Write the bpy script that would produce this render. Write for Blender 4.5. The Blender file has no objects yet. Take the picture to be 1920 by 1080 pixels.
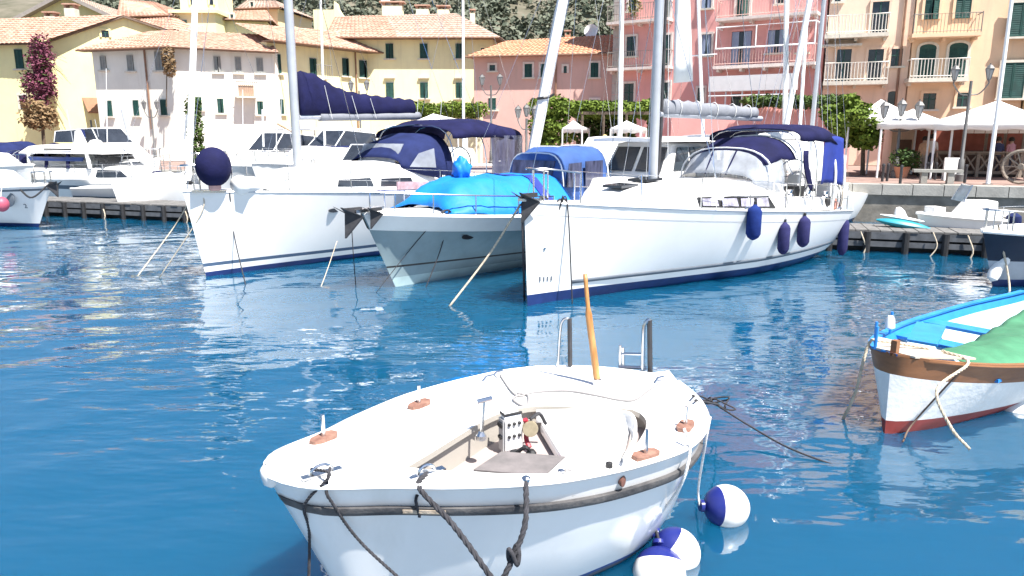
import bpy, bmesh, math, random
import numpy as np
from mathutils import Vector, Matrix, noise
R = math.radians
random.seed(7)
S = bpy.context.scene
C = S.collection

# ---------------------------------------------------------------- camera, sky, sun, exposure
FPX = 1387.0
CAM_H = 3.1
PITCH = math.atan(290 / FPX)
cam = bpy.data.cameras.new('camera')
cam.lens = 36 * FPX / 1920
cam.sensor_width = 36
cam.clip_start = 0.1
cam.clip_end = 2000
cam_o = bpy.data.objects.new('camera', cam)
C.objects.link(cam_o)
cam_o.location = (0, 0, CAM_H)
cam_o.rotation_euler = (math.pi / 2 - PITCH, 0, 0)
S.camera = cam_o

SUN_H = Vector((0.65, -0.76))
SUN_EL = R(61)
w = bpy.data.worlds.new('World')
S.world = w
w.use_nodes = True
nt = w.node_tree
bg = nt.nodes['Background']
sky = nt.nodes.new('ShaderNodeTexSky')
sky.sky_type = 'NISHITA'
sky.sun_disc = False
sky.sun_elevation = SUN_EL
sky.sun_rotation = math.atan2(SUN_H.x, SUN_H.y)
sky.air_density = 1.0
sky.dust_density = 0.6
sky.ozone_density = 2.0
nt.links.new(sky.outputs[0], bg.inputs[0])
bg.inputs[1].default_value = 0.065
sun = bpy.data.lights.new('sun', 'SUN')
sun.energy = 5.0
sun.angle = R(0.53)
sun.color = (1.0, 0.955, 0.89)
sun_o = bpy.data.objects.new('sun', sun)
C.objects.link(sun_o)
sdir = Vector((SUN_H.x * math.cos(SUN_EL), SUN_H.y * math.cos(SUN_EL), math.sin(SUN_EL)))
sun_o.rotation_euler = sdir.to_track_quat('Z', 'Y').to_euler()
sun_o.location = sdir * 60
S.view_settings.view_transform = 'Standard'
S.view_settings.look = 'None'
S.view_settings.gamma = 1
S.view_settings.use_curve_mapping = False
S.view_settings.exposure = 1.3
S.cycles.max_bounces = 6
S.cycles.diffuse_bounces = 3
S.cycles.glossy_bounces = 3
S.cycles.transmission_bounces = 4
S.cycles.transparent_max_bounces = 8
S.cycles.caustics_reflective = True
S.cycles.caustics_refractive = False
S.cycles.sample_clamp_indirect = 6
S.cycles.use_denoising = True

# ---------------------------------------------------------------- measuring helpers (pixels of the 1920x1080 photo -> metres)
_cp, _sp = math.cos(PITCH), math.sin(PITCH)
def ray(px, py):
    x = (px - 960) / FPX
    y = (540 - py) / FPX
    return Vector((x, _cp + y * _sp, -_sp + y * _cp))
EYE = Vector((0, 0, CAM_H))
def G(px, py, z=0.0):
    d = ray(px, py)
    return EYE + d * ((z - CAM_H) / d.z)
def W(px, py, Y):
    d = ray(px, py)
    return EYE + d * (Y / d.y)
def proj(P):
    q = Vector(P) - EYE
    fwd = q.y * _cp - q.z * _sp
    up = q.y * _sp + q.z * _cp
    return (960 + FPX * q.x / fwd, 540 - FPX * up / fwd)

# ---------------------------------------------------------------- materials
MATS = {}
def mat(key, col, rough=0.5, metal=0.0, var=0.12, scale=3.0, bump=0.0, bscale=30.0, spec=0.5, col2=None, alpha=1.0, stretch=(1, 1, 1), detail=5.0, trans=0.0):
    if key in MATS:
        return MATS[key]
    m = bpy.data.materials.new(key)
    m.use_nodes = True
    n = m.node_tree
    b = n.nodes['Principled BSDF']
    b.inputs['Roughness'].default_value = rough
    b.inputs['Metallic'].default_value = metal
    b.inputs['Specular IOR Level'].default_value = spec
    if trans:
        b.inputs['Transmission Weight'].default_value = trans
    tc = n.nodes.new('ShaderNodeTexCoord')
    mp = n.nodes.new('ShaderNodeMapping')
    mp.inputs['Scale'].default_value = stretch
    n.links.new(tc.outputs['Object'], mp.inputs[0])
    if var or col2:
        nz = n.nodes.new('ShaderNodeTexNoise')
        nz.inputs['Scale'].default_value = scale
        nz.inputs['Detail'].default_value = detail
        nz.inputs['Roughness'].default_value = 0.6
        n.links.new(mp.outputs[0], nz.inputs[0])
        rp = n.nodes.new('ShaderNodeValToRGB')
        rp.color_ramp.elements[0].position = 0.32
        rp.color_ramp.elements[1].position = 0.68
        c2 = col2 if col2 else tuple(min(1, c * (1 + var)) for c in col)
        c1 = col if col2 else tuple(c * (1 - var) for c in col)
        rp.color_ramp.elements[0].color = (*c1, 1)
        rp.color_ramp.elements[1].color = (*c2, 1)
        n.links.new(nz.outputs[0], rp.inputs[0])
        n.links.new(rp.outputs[0], b.inputs['Base Color'])
    else:
        b.inputs['Base Color'].default_value = (*col, 1)
    if bump:
        nb = n.nodes.new('ShaderNodeTexNoise')
        nb.inputs['Scale'].default_value = bscale
        nb.inputs['Detail'].default_value = 4
        n.links.new(mp.outputs[0], nb.inputs[0])
        bp = n.nodes.new('ShaderNodeBump')
        bp.inputs['Strength'].default_value = bump
        bp.inputs['Distance'].default_value = 0.02
        n.links.new(nb.outputs[0], bp.inputs['Height'])
        n.links.new(bp.outputs[0], b.inputs['Normal'])
    if alpha < 1:
        b.inputs['Alpha'].default_value = alpha
    MATS[key] = m
    return m

def plaster(key, col, dirt=(0.35, 0.3, 0.24), amount=0.35):
    """painted render with broad fading, fine grain and vertical weather streaks"""
    if key in MATS:
        return MATS[key]
    m = mat(key, col, 0.9, var=0.07, scale=0.6, bump=0.25, bscale=9, spec=0.2)
    n = m.node_tree
    b = n.nodes['Principled BSDF']
    src = b.inputs['Base Color'].links[0].from_socket
    tc = n.nodes.new('ShaderNodeTexCoord')
    mp = n.nodes.new('ShaderNodeMapping')
    mp.inputs['Scale'].default_value = (2.4, 2.4, 0.22)
    n.links.new(tc.outputs['Object'], mp.inputs[0])
    nz = n.nodes.new('ShaderNodeTexNoise')
    nz.inputs['Scale'].default_value = 1.0
    nz.inputs['Detail'].default_value = 7
    nz.inputs['Roughness'].default_value = 0.65
    n.links.new(mp.outputs[0], nz.inputs[0])
    rp = n.nodes.new('ShaderNodeValToRGB')
    rp.color_ramp.elements[0].position = 0.52
    rp.color_ramp.elements[1].position = 0.8
    rp.color_ramp.elements[0].color = (0, 0, 0, 1)
    rp.color_ramp.elements[1].color = (amount, amount, amount, 1)
    n.links.new(nz.outputs[0], rp.inputs[0])
    mx = n.nodes.new('ShaderNodeMix')
    mx.data_type = 'RGBA'
    n.links.new(rp.outputs[0], mx.inputs[0])
    n.links.new(src, mx.inputs[6])
    mx.inputs[7].default_value = (*dirt, 1)
    n.links.new(mx.outputs[2], b.inputs['Base Color'])
    return m

# ---------------------------------------------------------------- object helpers
def tag(o, label=None, cat=None, group=None, kind=None):
    if label: o['label'] = label
    if cat: o['category'] = cat
    if group: o['group'] = group
    if kind: o['kind'] = kind
    return o
def thing(name, label, cat, loc=(0, 0, 0), group=None):
    o = bpy.data.objects.new(name, None)
    C.objects.link(o)
    o.empty_display_size = 0.2
    o.location = loc
    return tag(o, label, cat, group)
def origin_of(o):
    v = Vector((0, 0, 0))
    while o is not None:
        v += o.location
        o = o.parent
    return v
def copy_tree(o, parent=None):
    c = o.copy()
    C.objects.link(c)
    if parent is not None:
        c.parent = parent
    for ch in list(o.children):
        copy_tree(ch, c)
    return c

class MB:
    """collects world-space shapes, builds them as one mesh object"""
    def __init__(s):
        s.v = []; s.f = []; s.mi = []
        s.cur = 0
    def add(s, vs, fs):
        o = len(s.v)
        s.v.extend([tuple(p) for p in vs])
        for q in fs:
            s.f.append(tuple(i + o for i in q)); s.mi.append(s.cur)
        return s
    def poly(s, *pts):
        return s.add(pts, [tuple(range(len(pts)))])
    def hexa(s, p):
        return s.add(p, [(0, 3, 2, 1), (4, 5, 6, 7), (0, 1, 5, 4), (1, 2, 6, 5), (2, 3, 7, 6), (3, 0, 4, 7)])
    def box(s, c, size, rz=0.0, M=None):
        c = Vector(c); hx, hy, hz = (a / 2 for a in size)
        pts = [Vector(p) for p in ((-hx, -hy, -hz), (hx, -hy, -hz), (hx, hy, -hz), (-hx, hy, -hz), (-hx, -hy, hz), (hx, -hy, hz), (hx, hy, hz), (-hx, hy, hz))]
        if M is None:
            M = Matrix.Rotation(rz, 3, 'Z')
        return s.hexa([c + M @ p for p in pts])
    def bar(s, p, q, wd, ht, up=(0, 0, 1)):
        p = Vector(p); q = Vector(q)
        t = (q - p).normalized()
        u = Vector(up)
        a = t.cross(u)
        if a.length < 1e-4:
            a = t.cross(Vector((1, 0, 0)))
        a.normalize()
        b = a.cross(t).normalized()
        a = a * wd / 2; b = b * ht / 2
        return s.hexa([p - a - b, q - a - b, q + a - b, p + a - b, p - a + b, q - a + b, q + a + b, p + a + b])
    def tube(s, pts, r, n=6, caps=True):
        pts = [Vector(p) for p in pts]
        k = len(pts)
        rs = r if isinstance(r, (list, tuple)) else [r] * k
        t0 = (pts[1] - pts[0]).normalized()
        a = t0.cross(Vector((0, 0, 1)))
        if a.length < 0.05:
            a = t0.cross(Vector((1, 0, 0)))
        a.normalize()
        vs = []
        for i in range(k):
            if i == 0: t = pts[1] - pts[0]
            elif i == k - 1: t = pts[-1] - pts[-2]
            else: t = (pts[i + 1] - pts[i]).normalized() + (pts[i] - pts[i - 1]).normalized()
            if t.length < 1e-9: t = t0
            t.normalize()
            a = a - t * a.dot(t)
            if a.length < 1e-5: a = t.orthogonal()
            a.normalize()
            b = t.cross(a)
            for j in range(n):
                th = 2 * math.pi * j / n
                vs.append(pts[i] + (a * math.cos(th) + b * math.sin(th)) * rs[i])
        fs = []
        for i in range(k - 1):
            for j in range(n):
                fs.append((i * n + j, i * n + (j + 1) % n, (i + 1) * n + (j + 1) % n, (i + 1) * n + j))
        if caps:
            fs.append(tuple(range(n - 1, -1, -1)))
            fs.append(tuple((k - 1) * n + j for j in range(n)))
        return s.add(vs, fs)
    def lathe(s, prof, c, n=16, axis=(0, 0, 1)):
        c = Vector(c)
        q = Vector(axis).normalized().to_track_quat('Z', 'Y').to_matrix()
        vs = []
        for r, z in prof:
            for j in range(n):
                th = 2 * math.pi * j / n
                vs.append(c + q @ Vector((r * math.cos(th), r * math.sin(th), z)))
        fs = []
        for i in range(len(prof) - 1):
            for j in range(n):
                fs.append((i * n + j, i * n + (j + 1) % n, (i + 1) * n + (j + 1) % n, (i + 1) * n + j))
        fs.append(tuple(range(n - 1, -1, -1)))
        fs.append(tuple((len(prof) - 1) * n + j for j in range(n)))
        return s.add(vs, fs)
    def loft(s, rings, closed=True, cap0=False, cap1=False, mi=None):
        n = len(rings[0]); vs = [p for r in rings for p in r]
        o = len(s.v)
        s.v.extend([tuple(p) for p in vs])
        for i in range(len(rings) - 1):
            for j in range(n if closed else n - 1):
                k = (j + 1) % n
                s.f.append((o + i * n + j, o + i * n + k, o + (i + 1) * n + k, o + (i + 1) * n + j))
                s.mi.append(mi[j] if mi else s.cur)
        if cap0: s.f.append(tuple(o + j for j in range(n - 1, -1, -1))); s.mi.append(s.cur)
        if cap1: s.f.append(tuple(o + (len(rings) - 1) * n + j for j in range(n))); s.mi.append(s.cur)
        return s
    def prism(s, poly, vec):
        """closed polygon swept along vec"""
        n = len(poly); vec = Vector(vec)
        a = [Vector(p) for p in poly]
        return s.add(a + [p + vec for p in a], [tuple(range(n - 1, -1, -1)), tuple(range(n, 2 * n))] + [(j, (j + 1) % n, n + (j + 1) % n, n + j) for j in range(n)])
    def build(s, name, m, parent=None, smooth=False, sharp=40, fix=True):
        me = bpy.data.meshes.new(name)
        off = origin_of(parent) if parent is not None else Vector((0, 0, 0))
        me.from_pydata([(p[0] - off.x, p[1] - off.y, p[2] - off.z) for p in s.v], [], s.f)
        ms = m if isinstance(m, (list, tuple)) else [m]
        for x in ms: me.materials.append(x)
        if len(ms) > 1:
            me.polygons.foreach_set('material_index', s.mi)
        if fix:
            bm = bmesh.new(); bm.from_mesh(me)
            bmesh.ops.remove_doubles(bm, verts=bm.verts, dist=1e-5)
            bmesh.ops.recalc_face_normals(bm, faces=bm.faces)
            bm.to_mesh(me); bm.free()
        if smooth:
            me.shade_smooth()
            if sharp < 180:
                me.set_sharp_from_angle(angle=R(sharp))
        me.update()
        o = bpy.data.objects.new(name, me)
        C.objects.link(o)
        if parent is not None: o.parent = parent
        return o
def lerp(a, b, t): return a + (b - a) * t
def interp(tab, x):
    """piecewise smooth lookup in [(x, y), ...]"""
    if x <= tab[0][0]: return tab[0][1]
    for (x0, y0), (x1, y1) in zip(tab, tab[1:]):
        if x <= x1:
            return y0 + (y1 - y0) * (x - x0) / (x1 - x0)
    return tab[-1][1]
def crv(pts, n=8):
    """Catmull-Rom through points"""
    P = [Vector(p) for p in pts]
    P = [P[0] * 2 - P[1]] + P + [P[-1] * 2 - P[-2]]
    out = []
    for i in range(1, len(P) - 2):
        for k in range(n):
            t = k / n
            a, b, c, d = P[i - 1], P[i], P[i + 1], P[i + 2]
            out.append(0.5 * ((2 * b) + (c - a) * t + (2 * a - 5 * b + 4 * c - d) * t * t + (3 * b - a - 3 * c + d) * t ** 3))
    out.append(P[-2])
    return out
def smoothtab(tab, n=6):
    q = crv([(x, y, 0) for x, y in tab], n)
    return [(p.x, p.y) for p in q]

# shared materials
GEL = mat('white_gelcoat', (0.82, 0.815, 0.80), 0.3, var=0.03, scale=1.5, spec=0.3)
DECKW = mat('white_deck', (0.78, 0.78, 0.76), 0.55, var=0.05, scale=6, bump=0.1, bscale=120)
NAVY = mat('navy_canvas', (0.009, 0.010, 0.05), 0.85, var=0.25, scale=3, bump=0.3, bscale=25, spec=0.2)
NAVYL = mat('blue_canvas', (0.014, 0.022, 0.085), 0.85, var=0.2, scale=3, bump=0.3, bscale=25, spec=0.2)
STEEL = mat('polished_steel', (0.62, 0.63, 0.65), 0.22, 1.0, var=0.1)
ALU = mat('white_aluminium', (0.78, 0.79, 0.8), 0.4, 0.0, var=0.05)
ALUG = mat('grey_aluminium', (0.5, 0.52, 0.56), 0.35, 0.4, var=0.08)
BLACK = mat('black_plastic', (0.02, 0.02, 0.022), 0.5, var=0.3)
RUB = mat('black_rubber', (0.035, 0.035, 0.04), 0.7, var=0.3, scale=8, bump=0.2)
GLASSD = mat('tinted_glass', (0.03, 0.035, 0.045), 0.06, var=0.3, scale=2, spec=0.8)
ROPE = mat('pale_rope', (0.55, 0.47, 0.36), 0.9, var=0.3, scale=25, bump=0.4, bscale=200)
ROPEB = mat('black_rope', (0.035, 0.035, 0.042), 0.9, var=0.4, scale=25, bump=0.4, bscale=200)
ROPEW = mat('white_rope', (0.72, 0.72, 0.72), 0.9, var=0.15, scale=25, bump=0.4, bscale=200)
NAVYP = mat('navy_paint', (0.012, 0.03, 0.13), 0.35, var=0.2, scale=4)
GREYS = mat('grey_stripe', (0.13, 0.15, 0.18), 0.35, var=0.1)
# ================================================================ SETTING: water, quay, hill
def quay_y(x): return 25.75 - 0.33 * (x - 15.1)

def make_water():
    nr, nc = 430, 720
    q = np.linspace(math.log(4.0), math.log(66.0), nr)
    Y = np.exp(q) - 8.0
    k = np.linspace(-1.35, 1.35, nc)
    YY, KK = np.meshgrid(Y, k, indexing='ij')
    XX = (YY + 8.0) * KK
    sp = (YY + 8) * 0.0066
    rng = np.random.default_rng(3)
    H = np.zeros_like(XX)
    # gustier far out and to the right, calm close in under the wall on the left
    def blob(x, y, s, ph): return np.sin(x * s + ph) * np.cos(y * s * 1.3 + ph * 1.7)
    patch = 0.72 + 0.28 * (blob(XX, YY, 0.55, 1.0) + 0.7 * blob(XX + YY, YY - XX, 0.31, 2.2))
    calm = np.clip((YY - 4.5) / 6.0, 0, 1) + np.clip((XX - 0.5) / 2.5, 0, 1) * 0.6
    amp = patch * np.clip(0.28 + 0.75 * calm, 0, 1.1)
    for i in range(110):
        lam = 0.17 * (2.6 / 0.17) ** (rng.random() ** 1.35)
        th = R(100) + rng.normal(0, 0.6)
        kk = 2 * math.pi / lam
        slope = 0.008 * (lam / 0.5) ** -0.25
        fade = np.clip((lam / sp - 2.5) / 2.5, 0, 1)
        a = slope / kk
        loc = amp if lam < 1.1 else np.clip(0.55 + 0.45 * calm, 0, 1)
        # each train wanders so that the crests are short
        wob = 0.6 * np.sin(XX * rng.uniform(.2, .8) + YY * rng.uniform(-.5, .5) + rng.uniform(0, 6))
        H += a * fade * loc * np.sin(kk * (XX * math.cos(th) + YY * math.sin(th)) + rng.uniform(0, 6.28) + wob)
    v = np.stack([XX, YY, H], -1).reshape(-1, 3)
    idx = np.arange(nr * nc).reshape(nr, nc)
    f = np.stack([idx[:-1, :-1], idx[:-1, 1:], idx[1:, 1:], idx[1:, :-1]], -1).reshape(-1, 4)
    me = bpy.data.meshes.new('water')
    me.vertices.add(len(v)); me.vertices.foreach_set('co', v.ravel())
    me.loops.add(f.size); me.loops.foreach_set('vertex_index', f.ravel())
    me.polygons.add(len(f)); me.polygons.foreach_set('loop_start', np.arange(0, f.size, 4)); me.polygons.foreach_set('loop_total', np.full(len(f), 4))
    me.update(); me.shade_smooth()
    o = bpy.data.objects.new('water', me); C.objects.link(o)
    o['kind'] = 'structure'
    m = bpy.data.materials.new('sea_water'); m.use_nodes = True
    n = m.node_tree; b = n.nodes['Principled BSDF']
    b.inputs['Base Color'].default_value = (0.0035, 0.066, 0.138, 1)
    b.inputs['Roughness'].default_value = 0.008
    b.subsurface_method = 'BURLEY'
    b.inputs['Subsurface Weight'].default_value = 0.85
    b.inputs['Subsurface Radius'].default_value = (0.25, 0.8, 1.0)
    b.inputs['Subsurface Scale'].default_value = 2.5
    b.inputs['IOR'].default_value = 1.85
    b.inputs['Specular IOR Level'].default_value = 0.85
    tc = n.nodes.new('ShaderNodeTexCoord')
    hs = []
    for sc, st, dist in ((2.0, (.7, 1.7, 1), 0.046), (5.0, (.75, 1.8, 1), 0.0060)):
        mp = n.nodes.new('ShaderNodeMapping'); mp.inputs['Scale'].default_value = st
        mp.inputs['Rotation'].default_value = (0, 0, 0.2)
        nz = n.nodes.new('ShaderNodeTexNoise'); nz.inputs['Scale'].default_value = sc; nz.inputs['Detail'].default_value = 2
        n.links.new(tc.outputs['Object'], mp.inputs[0]); n.links.new(mp.outputs[0], nz.inputs[0])
        mu = n.nodes.new('ShaderNodeMath'); mu.operation = 'MULTIPLY'; mu.inputs[1].default_value = dist
        n.links.new(nz.outputs[0], mu.inputs[0]); hs.append(mu)
    ad = n.nodes.new('ShaderNodeMath'); ad.operation = 'ADD'
    n.links.new(hs[0].outputs[0], ad.inputs[0]); n.links.new(hs[1].outputs[0], ad.inputs[1])
    # gust patches: fine ripple only where the breeze touches
    pn = n.nodes.new('ShaderNodeTexNoise'); pn.inputs['Scale'].default_value = 0.35; pn.inputs['Detail'].default_value = 3
    n.links.new(tc.outputs['Object'], pn.inputs[0])
    pr = n.nodes.new('ShaderNodeMapRange'); pr.inputs[1].default_value = 0.38; pr.inputs[2].default_value = 0.62; pr.inputs[3].default_value = 0.12; pr.inputs[4].default_value = 1.0
    n.links.new(pn.outputs[0], pr.inputs[0])
    mm = n.nodes.new('ShaderNodeMath'); mm.operation = 'MULTIPLY'
    n.links.new(ad.outputs[0], mm.inputs[0]); n.links.new(pr.outputs[0], mm.inputs[1])
    bp = n.nodes.new('ShaderNodeBump'); bp.inputs['Strength'].default_value = 0.72; bp.inputs['Distance'].default_value = 1.0
    n.links.new(mm.outputs[0], bp.inputs['Height']); n.links.new(bp.outputs[0], b.inputs['Normal'])
    me.materials.append(m)
make_water()

# ---- quay: rubble wall with a pale coping, promenade of reddish paving behind
STONE = mat('quay_stone', (0.10, 0.09, 0.075), 0.95, scale=1.3, col2=(0.24, 0.22, 0.19), bump=0.8, bscale=6, detail=8)
COPING = mat('pale_coping_stone', (0.30, 0.29, 0.265), 0.9, scale=2.0, var=0.2, bump=0.4, bscale=20, detail=8)
PAVE = mat('reddish_paving', (0.22, 0.14, 0.115), 0.9, scale=1.6, col2=(0.30, 0.21, 0.18), bump=0.3, bscale=25)
QZ = 1.34
qd = Vector((1, -0.33, 0)).normalized()
qn = Vector((-qd.y, qd.x, 0))            # away from the water
def qp(x, back=0.0, z=QZ):
    p = Vector((x, quay_y(x), 0)) + qn * back
    return Vector((p.x, p.y, z))
m = MB()
m.hexa([qp(-75, 0, -3), qp(60, 0, -3), qp(60, 1.2, -3), qp(-75, 1.2, -3), qp(-75, 0, 0.96), qp(60, 0, 0.96), qp(60, 1.2, 0.96), qp(-75, 1.2, 0.96)])
quay = m.build('quay_wall', STONE); quay['kind'] = 'structure'
cm = None
for i in range(26):                       # coping blocks, each its own piece
    x0 = 3.0 + i * 0.92
    b = MB()
    dz = random.uniform(-.012, .012)
    a0, a1 = x0 + .012, x0 + .908
    b.hexa([qp(a0, -.1, .97), qp(a1, -.1, .97), qp(a1, .62, .97), qp(a0, .62, .97), qp(a0, -.1, QZ + dz), qp(a1, -.1, QZ + dz), qp(a1, .62, QZ + dz), qp(a0, .62, QZ + dz)])
    b.build('coping_stone', COPING, quay)
b = MB()
b.hexa([qp(-75, -.08, .97), qp(2.99, -.08, .97), qp(2.99, .62, .97), qp(-75, .62, .97), qp(-75, -.08, QZ), qp(2.99, -.08, QZ), qp(2.99, .62, QZ), qp(-75, .62, QZ)])
b.build('coping', COPING, quay)
m = MB()
m.poly(qp(-75, .622, QZ - .006), qp(60, .622, QZ - .006), Vector((60, 90, QZ - .006)), Vector((-75, 90, QZ - .006)))
pv = m.build('promenade', PAVE); pv['kind'] = 'structure'

# ---- hill behind the town
def hill_h(x, y):
    d = max(0, y - 76)
    rise = 24 * (1 - math.exp(-d / 42.0)) + 0.10 * d
    side = 1.0 + max(0, min(60, -x - 15)) * 0.005 + 0.12 * math.sin(x * 0.021 + 0.6) + 0.10 * math.sin(x * 0.05 + 2)
    nz = noise.noise(Vector((x * 0.03, y * 0.03, 0))) * 3.2 + noise.noise(Vector((x * 0.1, y * 0.1, 5))) * 1.2
    return QZ - .3 + rise * side + nz * min(1, d / 14)
HILLM = mat('dry_hillside', (0.07, 0.07, 0.042), 1.0, scale=0.25, col2=(0.17, 0.15, 0.115), bump=0.6, bscale=1.2, detail=9)
xs = np.linspace(-210, 210, 106); ys = np.concatenate([np.linspace(72, 150, 40), np.linspace(155, 420, 30)])
vs = []; fs = []
for y in ys:
    for x in xs: vs.append((x, y, hill_h(x, y)))
for j in range(len(ys) - 1):
    for i in range(len(xs) - 1):
        a = j * len(xs) + i; fs.append((a, a + 1, a + 1 + len(xs), a + len(xs)))
m = MB(); m.add(vs, fs)
ho = m.build('hill', HILLM, smooth=True, sharp=180, fix=False); ho['kind'] = 'structure'

def leaf_mesh(name, blobs, per, size, m, parent=None, seed=1, flat=0.5, kind=None):
    """many small leaf quads scattered through ellipsoids: blobs = [(centre, (rx, ry, rz)), ...]"""
    rng = np.random.default_rng(seed)
    V = []
    for c, r in blobs:
        nq = per if isinstance(per, int) else max(6, int(per * r[0] * r[2]))
        d = rng.normal(size=(nq, 3)); d /= np.linalg.norm(d, axis=1)[:, None]
        rad = rng.uniform(0.45, 1.05, (nq, 1)) ** 0.6
        p = np.array(c)[None] + d * rad * np.array(r)[None]
        u = rng.normal(size=(nq, 3)); u[:, 2] *= flat; u /= np.linalg.norm(u, axis=1)[:, None]
        t = np.cross(u, d + rng.normal(scale=.6, size=(nq, 3))); t /= np.linalg.norm(t, axis=1)[:, None] + 1e-9
        s = size * rng.uniform(0.6, 1.4, (nq, 1))
        V.append(np.stack([p - u * s, p - t * s * .55, p + u * s, p + t * s * .55], 1))
    V = np.concatenate(V).reshape(-1, 3)
    if parent is not None: V = V - np.array(origin_of(parent))[None]
    nf = len(V) // 4
    me = bpy.data.meshes.new(name)
    me.vertices.add(len(V)); me.vertices.foreach_set('co', V.ravel())
    me.loops.add(nf * 4); me.loops.foreach_set('vertex_index', np.arange(nf * 4))
    me.polygons.add(nf); me.polygons.foreach_set('loop_start', np.arange(0, nf * 4, 4)); me.polygons.foreach_set('loop_total', np.full(nf, 4))
    me.update(); me.materials.append(m)
    o = bpy.data.objects.new(name, me); C.objects.link(o)
    if parent is not None: o.parent = parent
    if kind: o['kind'] = kind
    return o
def leafmat(key, c1, c2, scale=2.0):
    m = mat(key, c1, 0.7, col2=c2, scale=scale, spec=0.25, detail=3)
    return m
SCRUB = leafmat('grey_green_scrub', (0.08, 0.10, 0.07), (0.17, 0.18, 0.135), 0.35)
rng = random.Random(5)
bl = []
while len(bl) < 3400:
    y = rng.uniform(80, 190); x = rng.uniform(-0.55, 0.55) * y
    if noise.noise(Vector((x * .06, y * .06, 9))) < -0.28: continue
    r = rng.uniform(0.6, 1.7)
    bl.append(((x, y, hill_h(x, y) + r * .5), (r * 1.15, r * 1.15, r * rng.uniform(.7, 1.2))))
o = leaf_mesh('scrub_woodland', bl, 40, 0.36, SCRUB, seed=2)
tag(o, kind='stuff')
# ================================================================ HOUSES
TERR = mat('terracotta_tiles', (0.36, 0.19, 0.13), 0.9, scale=2.2, col2=(0.54, 0.36, 0.28), bump=0.2, bscale=14, detail=9)
TERRO = mat('new_orange_tiles', (0.48, 0.20, 0.11), 0.9, scale=1.6, col2=(0.56, 0.30, 0.19), bump=0.2, bscale=14, detail=8)
TERRG = mat('weathered_tiles', (0.33, 0.225, 0.17), 0.9, scale=2.6, col2=(0.52, 0.40, 0.335), bump=0.2, bscale=14, detail=9)
SOFF = mat('timber_soffit', (0.17, 0.12, 0.09), 0.9, scale=6, var=0.25)
GREEN = mat('green_shutter_paint', (0.011, 0.062, 0.052), 0.6, scale=4, var=0.25)
GREYSH = mat('grey_shutter_paint', (0.28, 0.29, 0.28), 0.6, scale=4, var=0.12)
SURR = mat('pale_stone_surround', (0.62, 0.58, 0.5), 0.85, scale=5, var=0.12)
PINKS = mat('pink_white_trim', (0.68, 0.6, 0.56), 0.85, scale=5, var=0.12)
DARKW = mat('dark_interior_glass', (0.015, 0.02, 0.03), 0.12, scale=1, var=0.3, spec=0.7)
CURT = mat('grey_blue_curtain', (0.30, 0.36, 0.5), 0.9, scale=6, var=0.2, stretch=(8, 8, 1))
IRON = mat('grey_ironwork', (0.22, 0.2, 0.18), 0.6, var=0.2)
WIRON = mat('white_ironwork', (0.75, 0.72, 0.66), 0.6, var=0.1)
DRAIN = mat('copper_drainpipe', (0.25, 0.14, 0.09), 0.6, var=0.2)
GZ = 1.36
WR = random.Random(21)

class Fac:
    """a vertical wall plane through the plan points A -> B (seen from outside, A on the left)"""
    def __init__(s, A, B):
        s.A = Vector((A[0], A[1], 0)); s.B = Vector((B[0], B[1], 0))
        s.t = (s.B - s.A).normalized()
        s.n = Vector((s.t.y, -s.t.x, 0))
        s.L = (s.B - s.A).length
    def hit(s, px, py):
        d = ray(px, py)
        k = (s.A - EYE).dot(s.n) / d.dot(s.n)
        P = EYE + d * k
        return (P - s.A).dot(s.t), P.z
    def P(s, u, z, out=0.0):
        q = s.A + s.t * u + s.n * out
        return Vector((q.x, q.y, z))
    def slab(s, mb, u0, u1, z0, z1, o0, o1):
        return mb.hexa([s.P(u0, z0, o1), s.P(u1, z0, o1), s.P(u1, z0, o0), s.P(u0, z0, o0), s.P(u0, z1, o1), s.P(u1, z1, o1), s.P(u1, z1, o0), s.P(u0, z1, o0)])

def shutter(fac, u0, u1, z0, z1, o, m, parent, ajar=0.0, hinge='l'):
    mb = MB()
    w_ = u1 - u0
    def Q(u, z, out):
        if ajar:
            k = u / w_
            if hinge == 'l': return fac.P(u0 + u * math.cos(ajar), z, o + out + u * math.sin(ajar))
            return fac.P(u1 - (w_ - u) * math.cos(ajar), z, o + out + (w_ - u) * math.sin(ajar))
        return fac.P(u0 + u, z, o + out)
    def bx(a, b, c, d, e, f_):
        mb.hexa([Q(a, c, f_), Q(b, c, f_), Q(b, c, e), Q(a, c, e), Q(a, d, f_), Q(b, d, f_), Q(b, d, e), Q(a, d, e)])
    fr = 0.05
    bx(0, fr, z0, z1, 0, .045); bx(w_ - fr, w_, z0, z1, 0, .045)
    bx(fr, w_ - fr, z0, z0 + .07, 0, .045); bx(fr, w_ - fr, z1 - .07, z1, 0, .045)
    n = max(5, int((z1 - z0) / 0.11))
    for i in range(n):
        za = z0 + .07 + (z1 - z0 - .14) * i / n
        zb = za + (z1 - z0 - .14) / n
        mb.hexa([Q(fr, za, .036), Q(w_ - fr, za, .036), Q(w_ - fr, za, .026), Q(fr, za, .026), Q(fr, zb, .012), Q(w_ - fr, zb, .012), Q(w_ - fr, zb, .002), Q(fr, zb, .002)])
    return mb.build('shutter', m, parent, fix=False)

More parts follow.
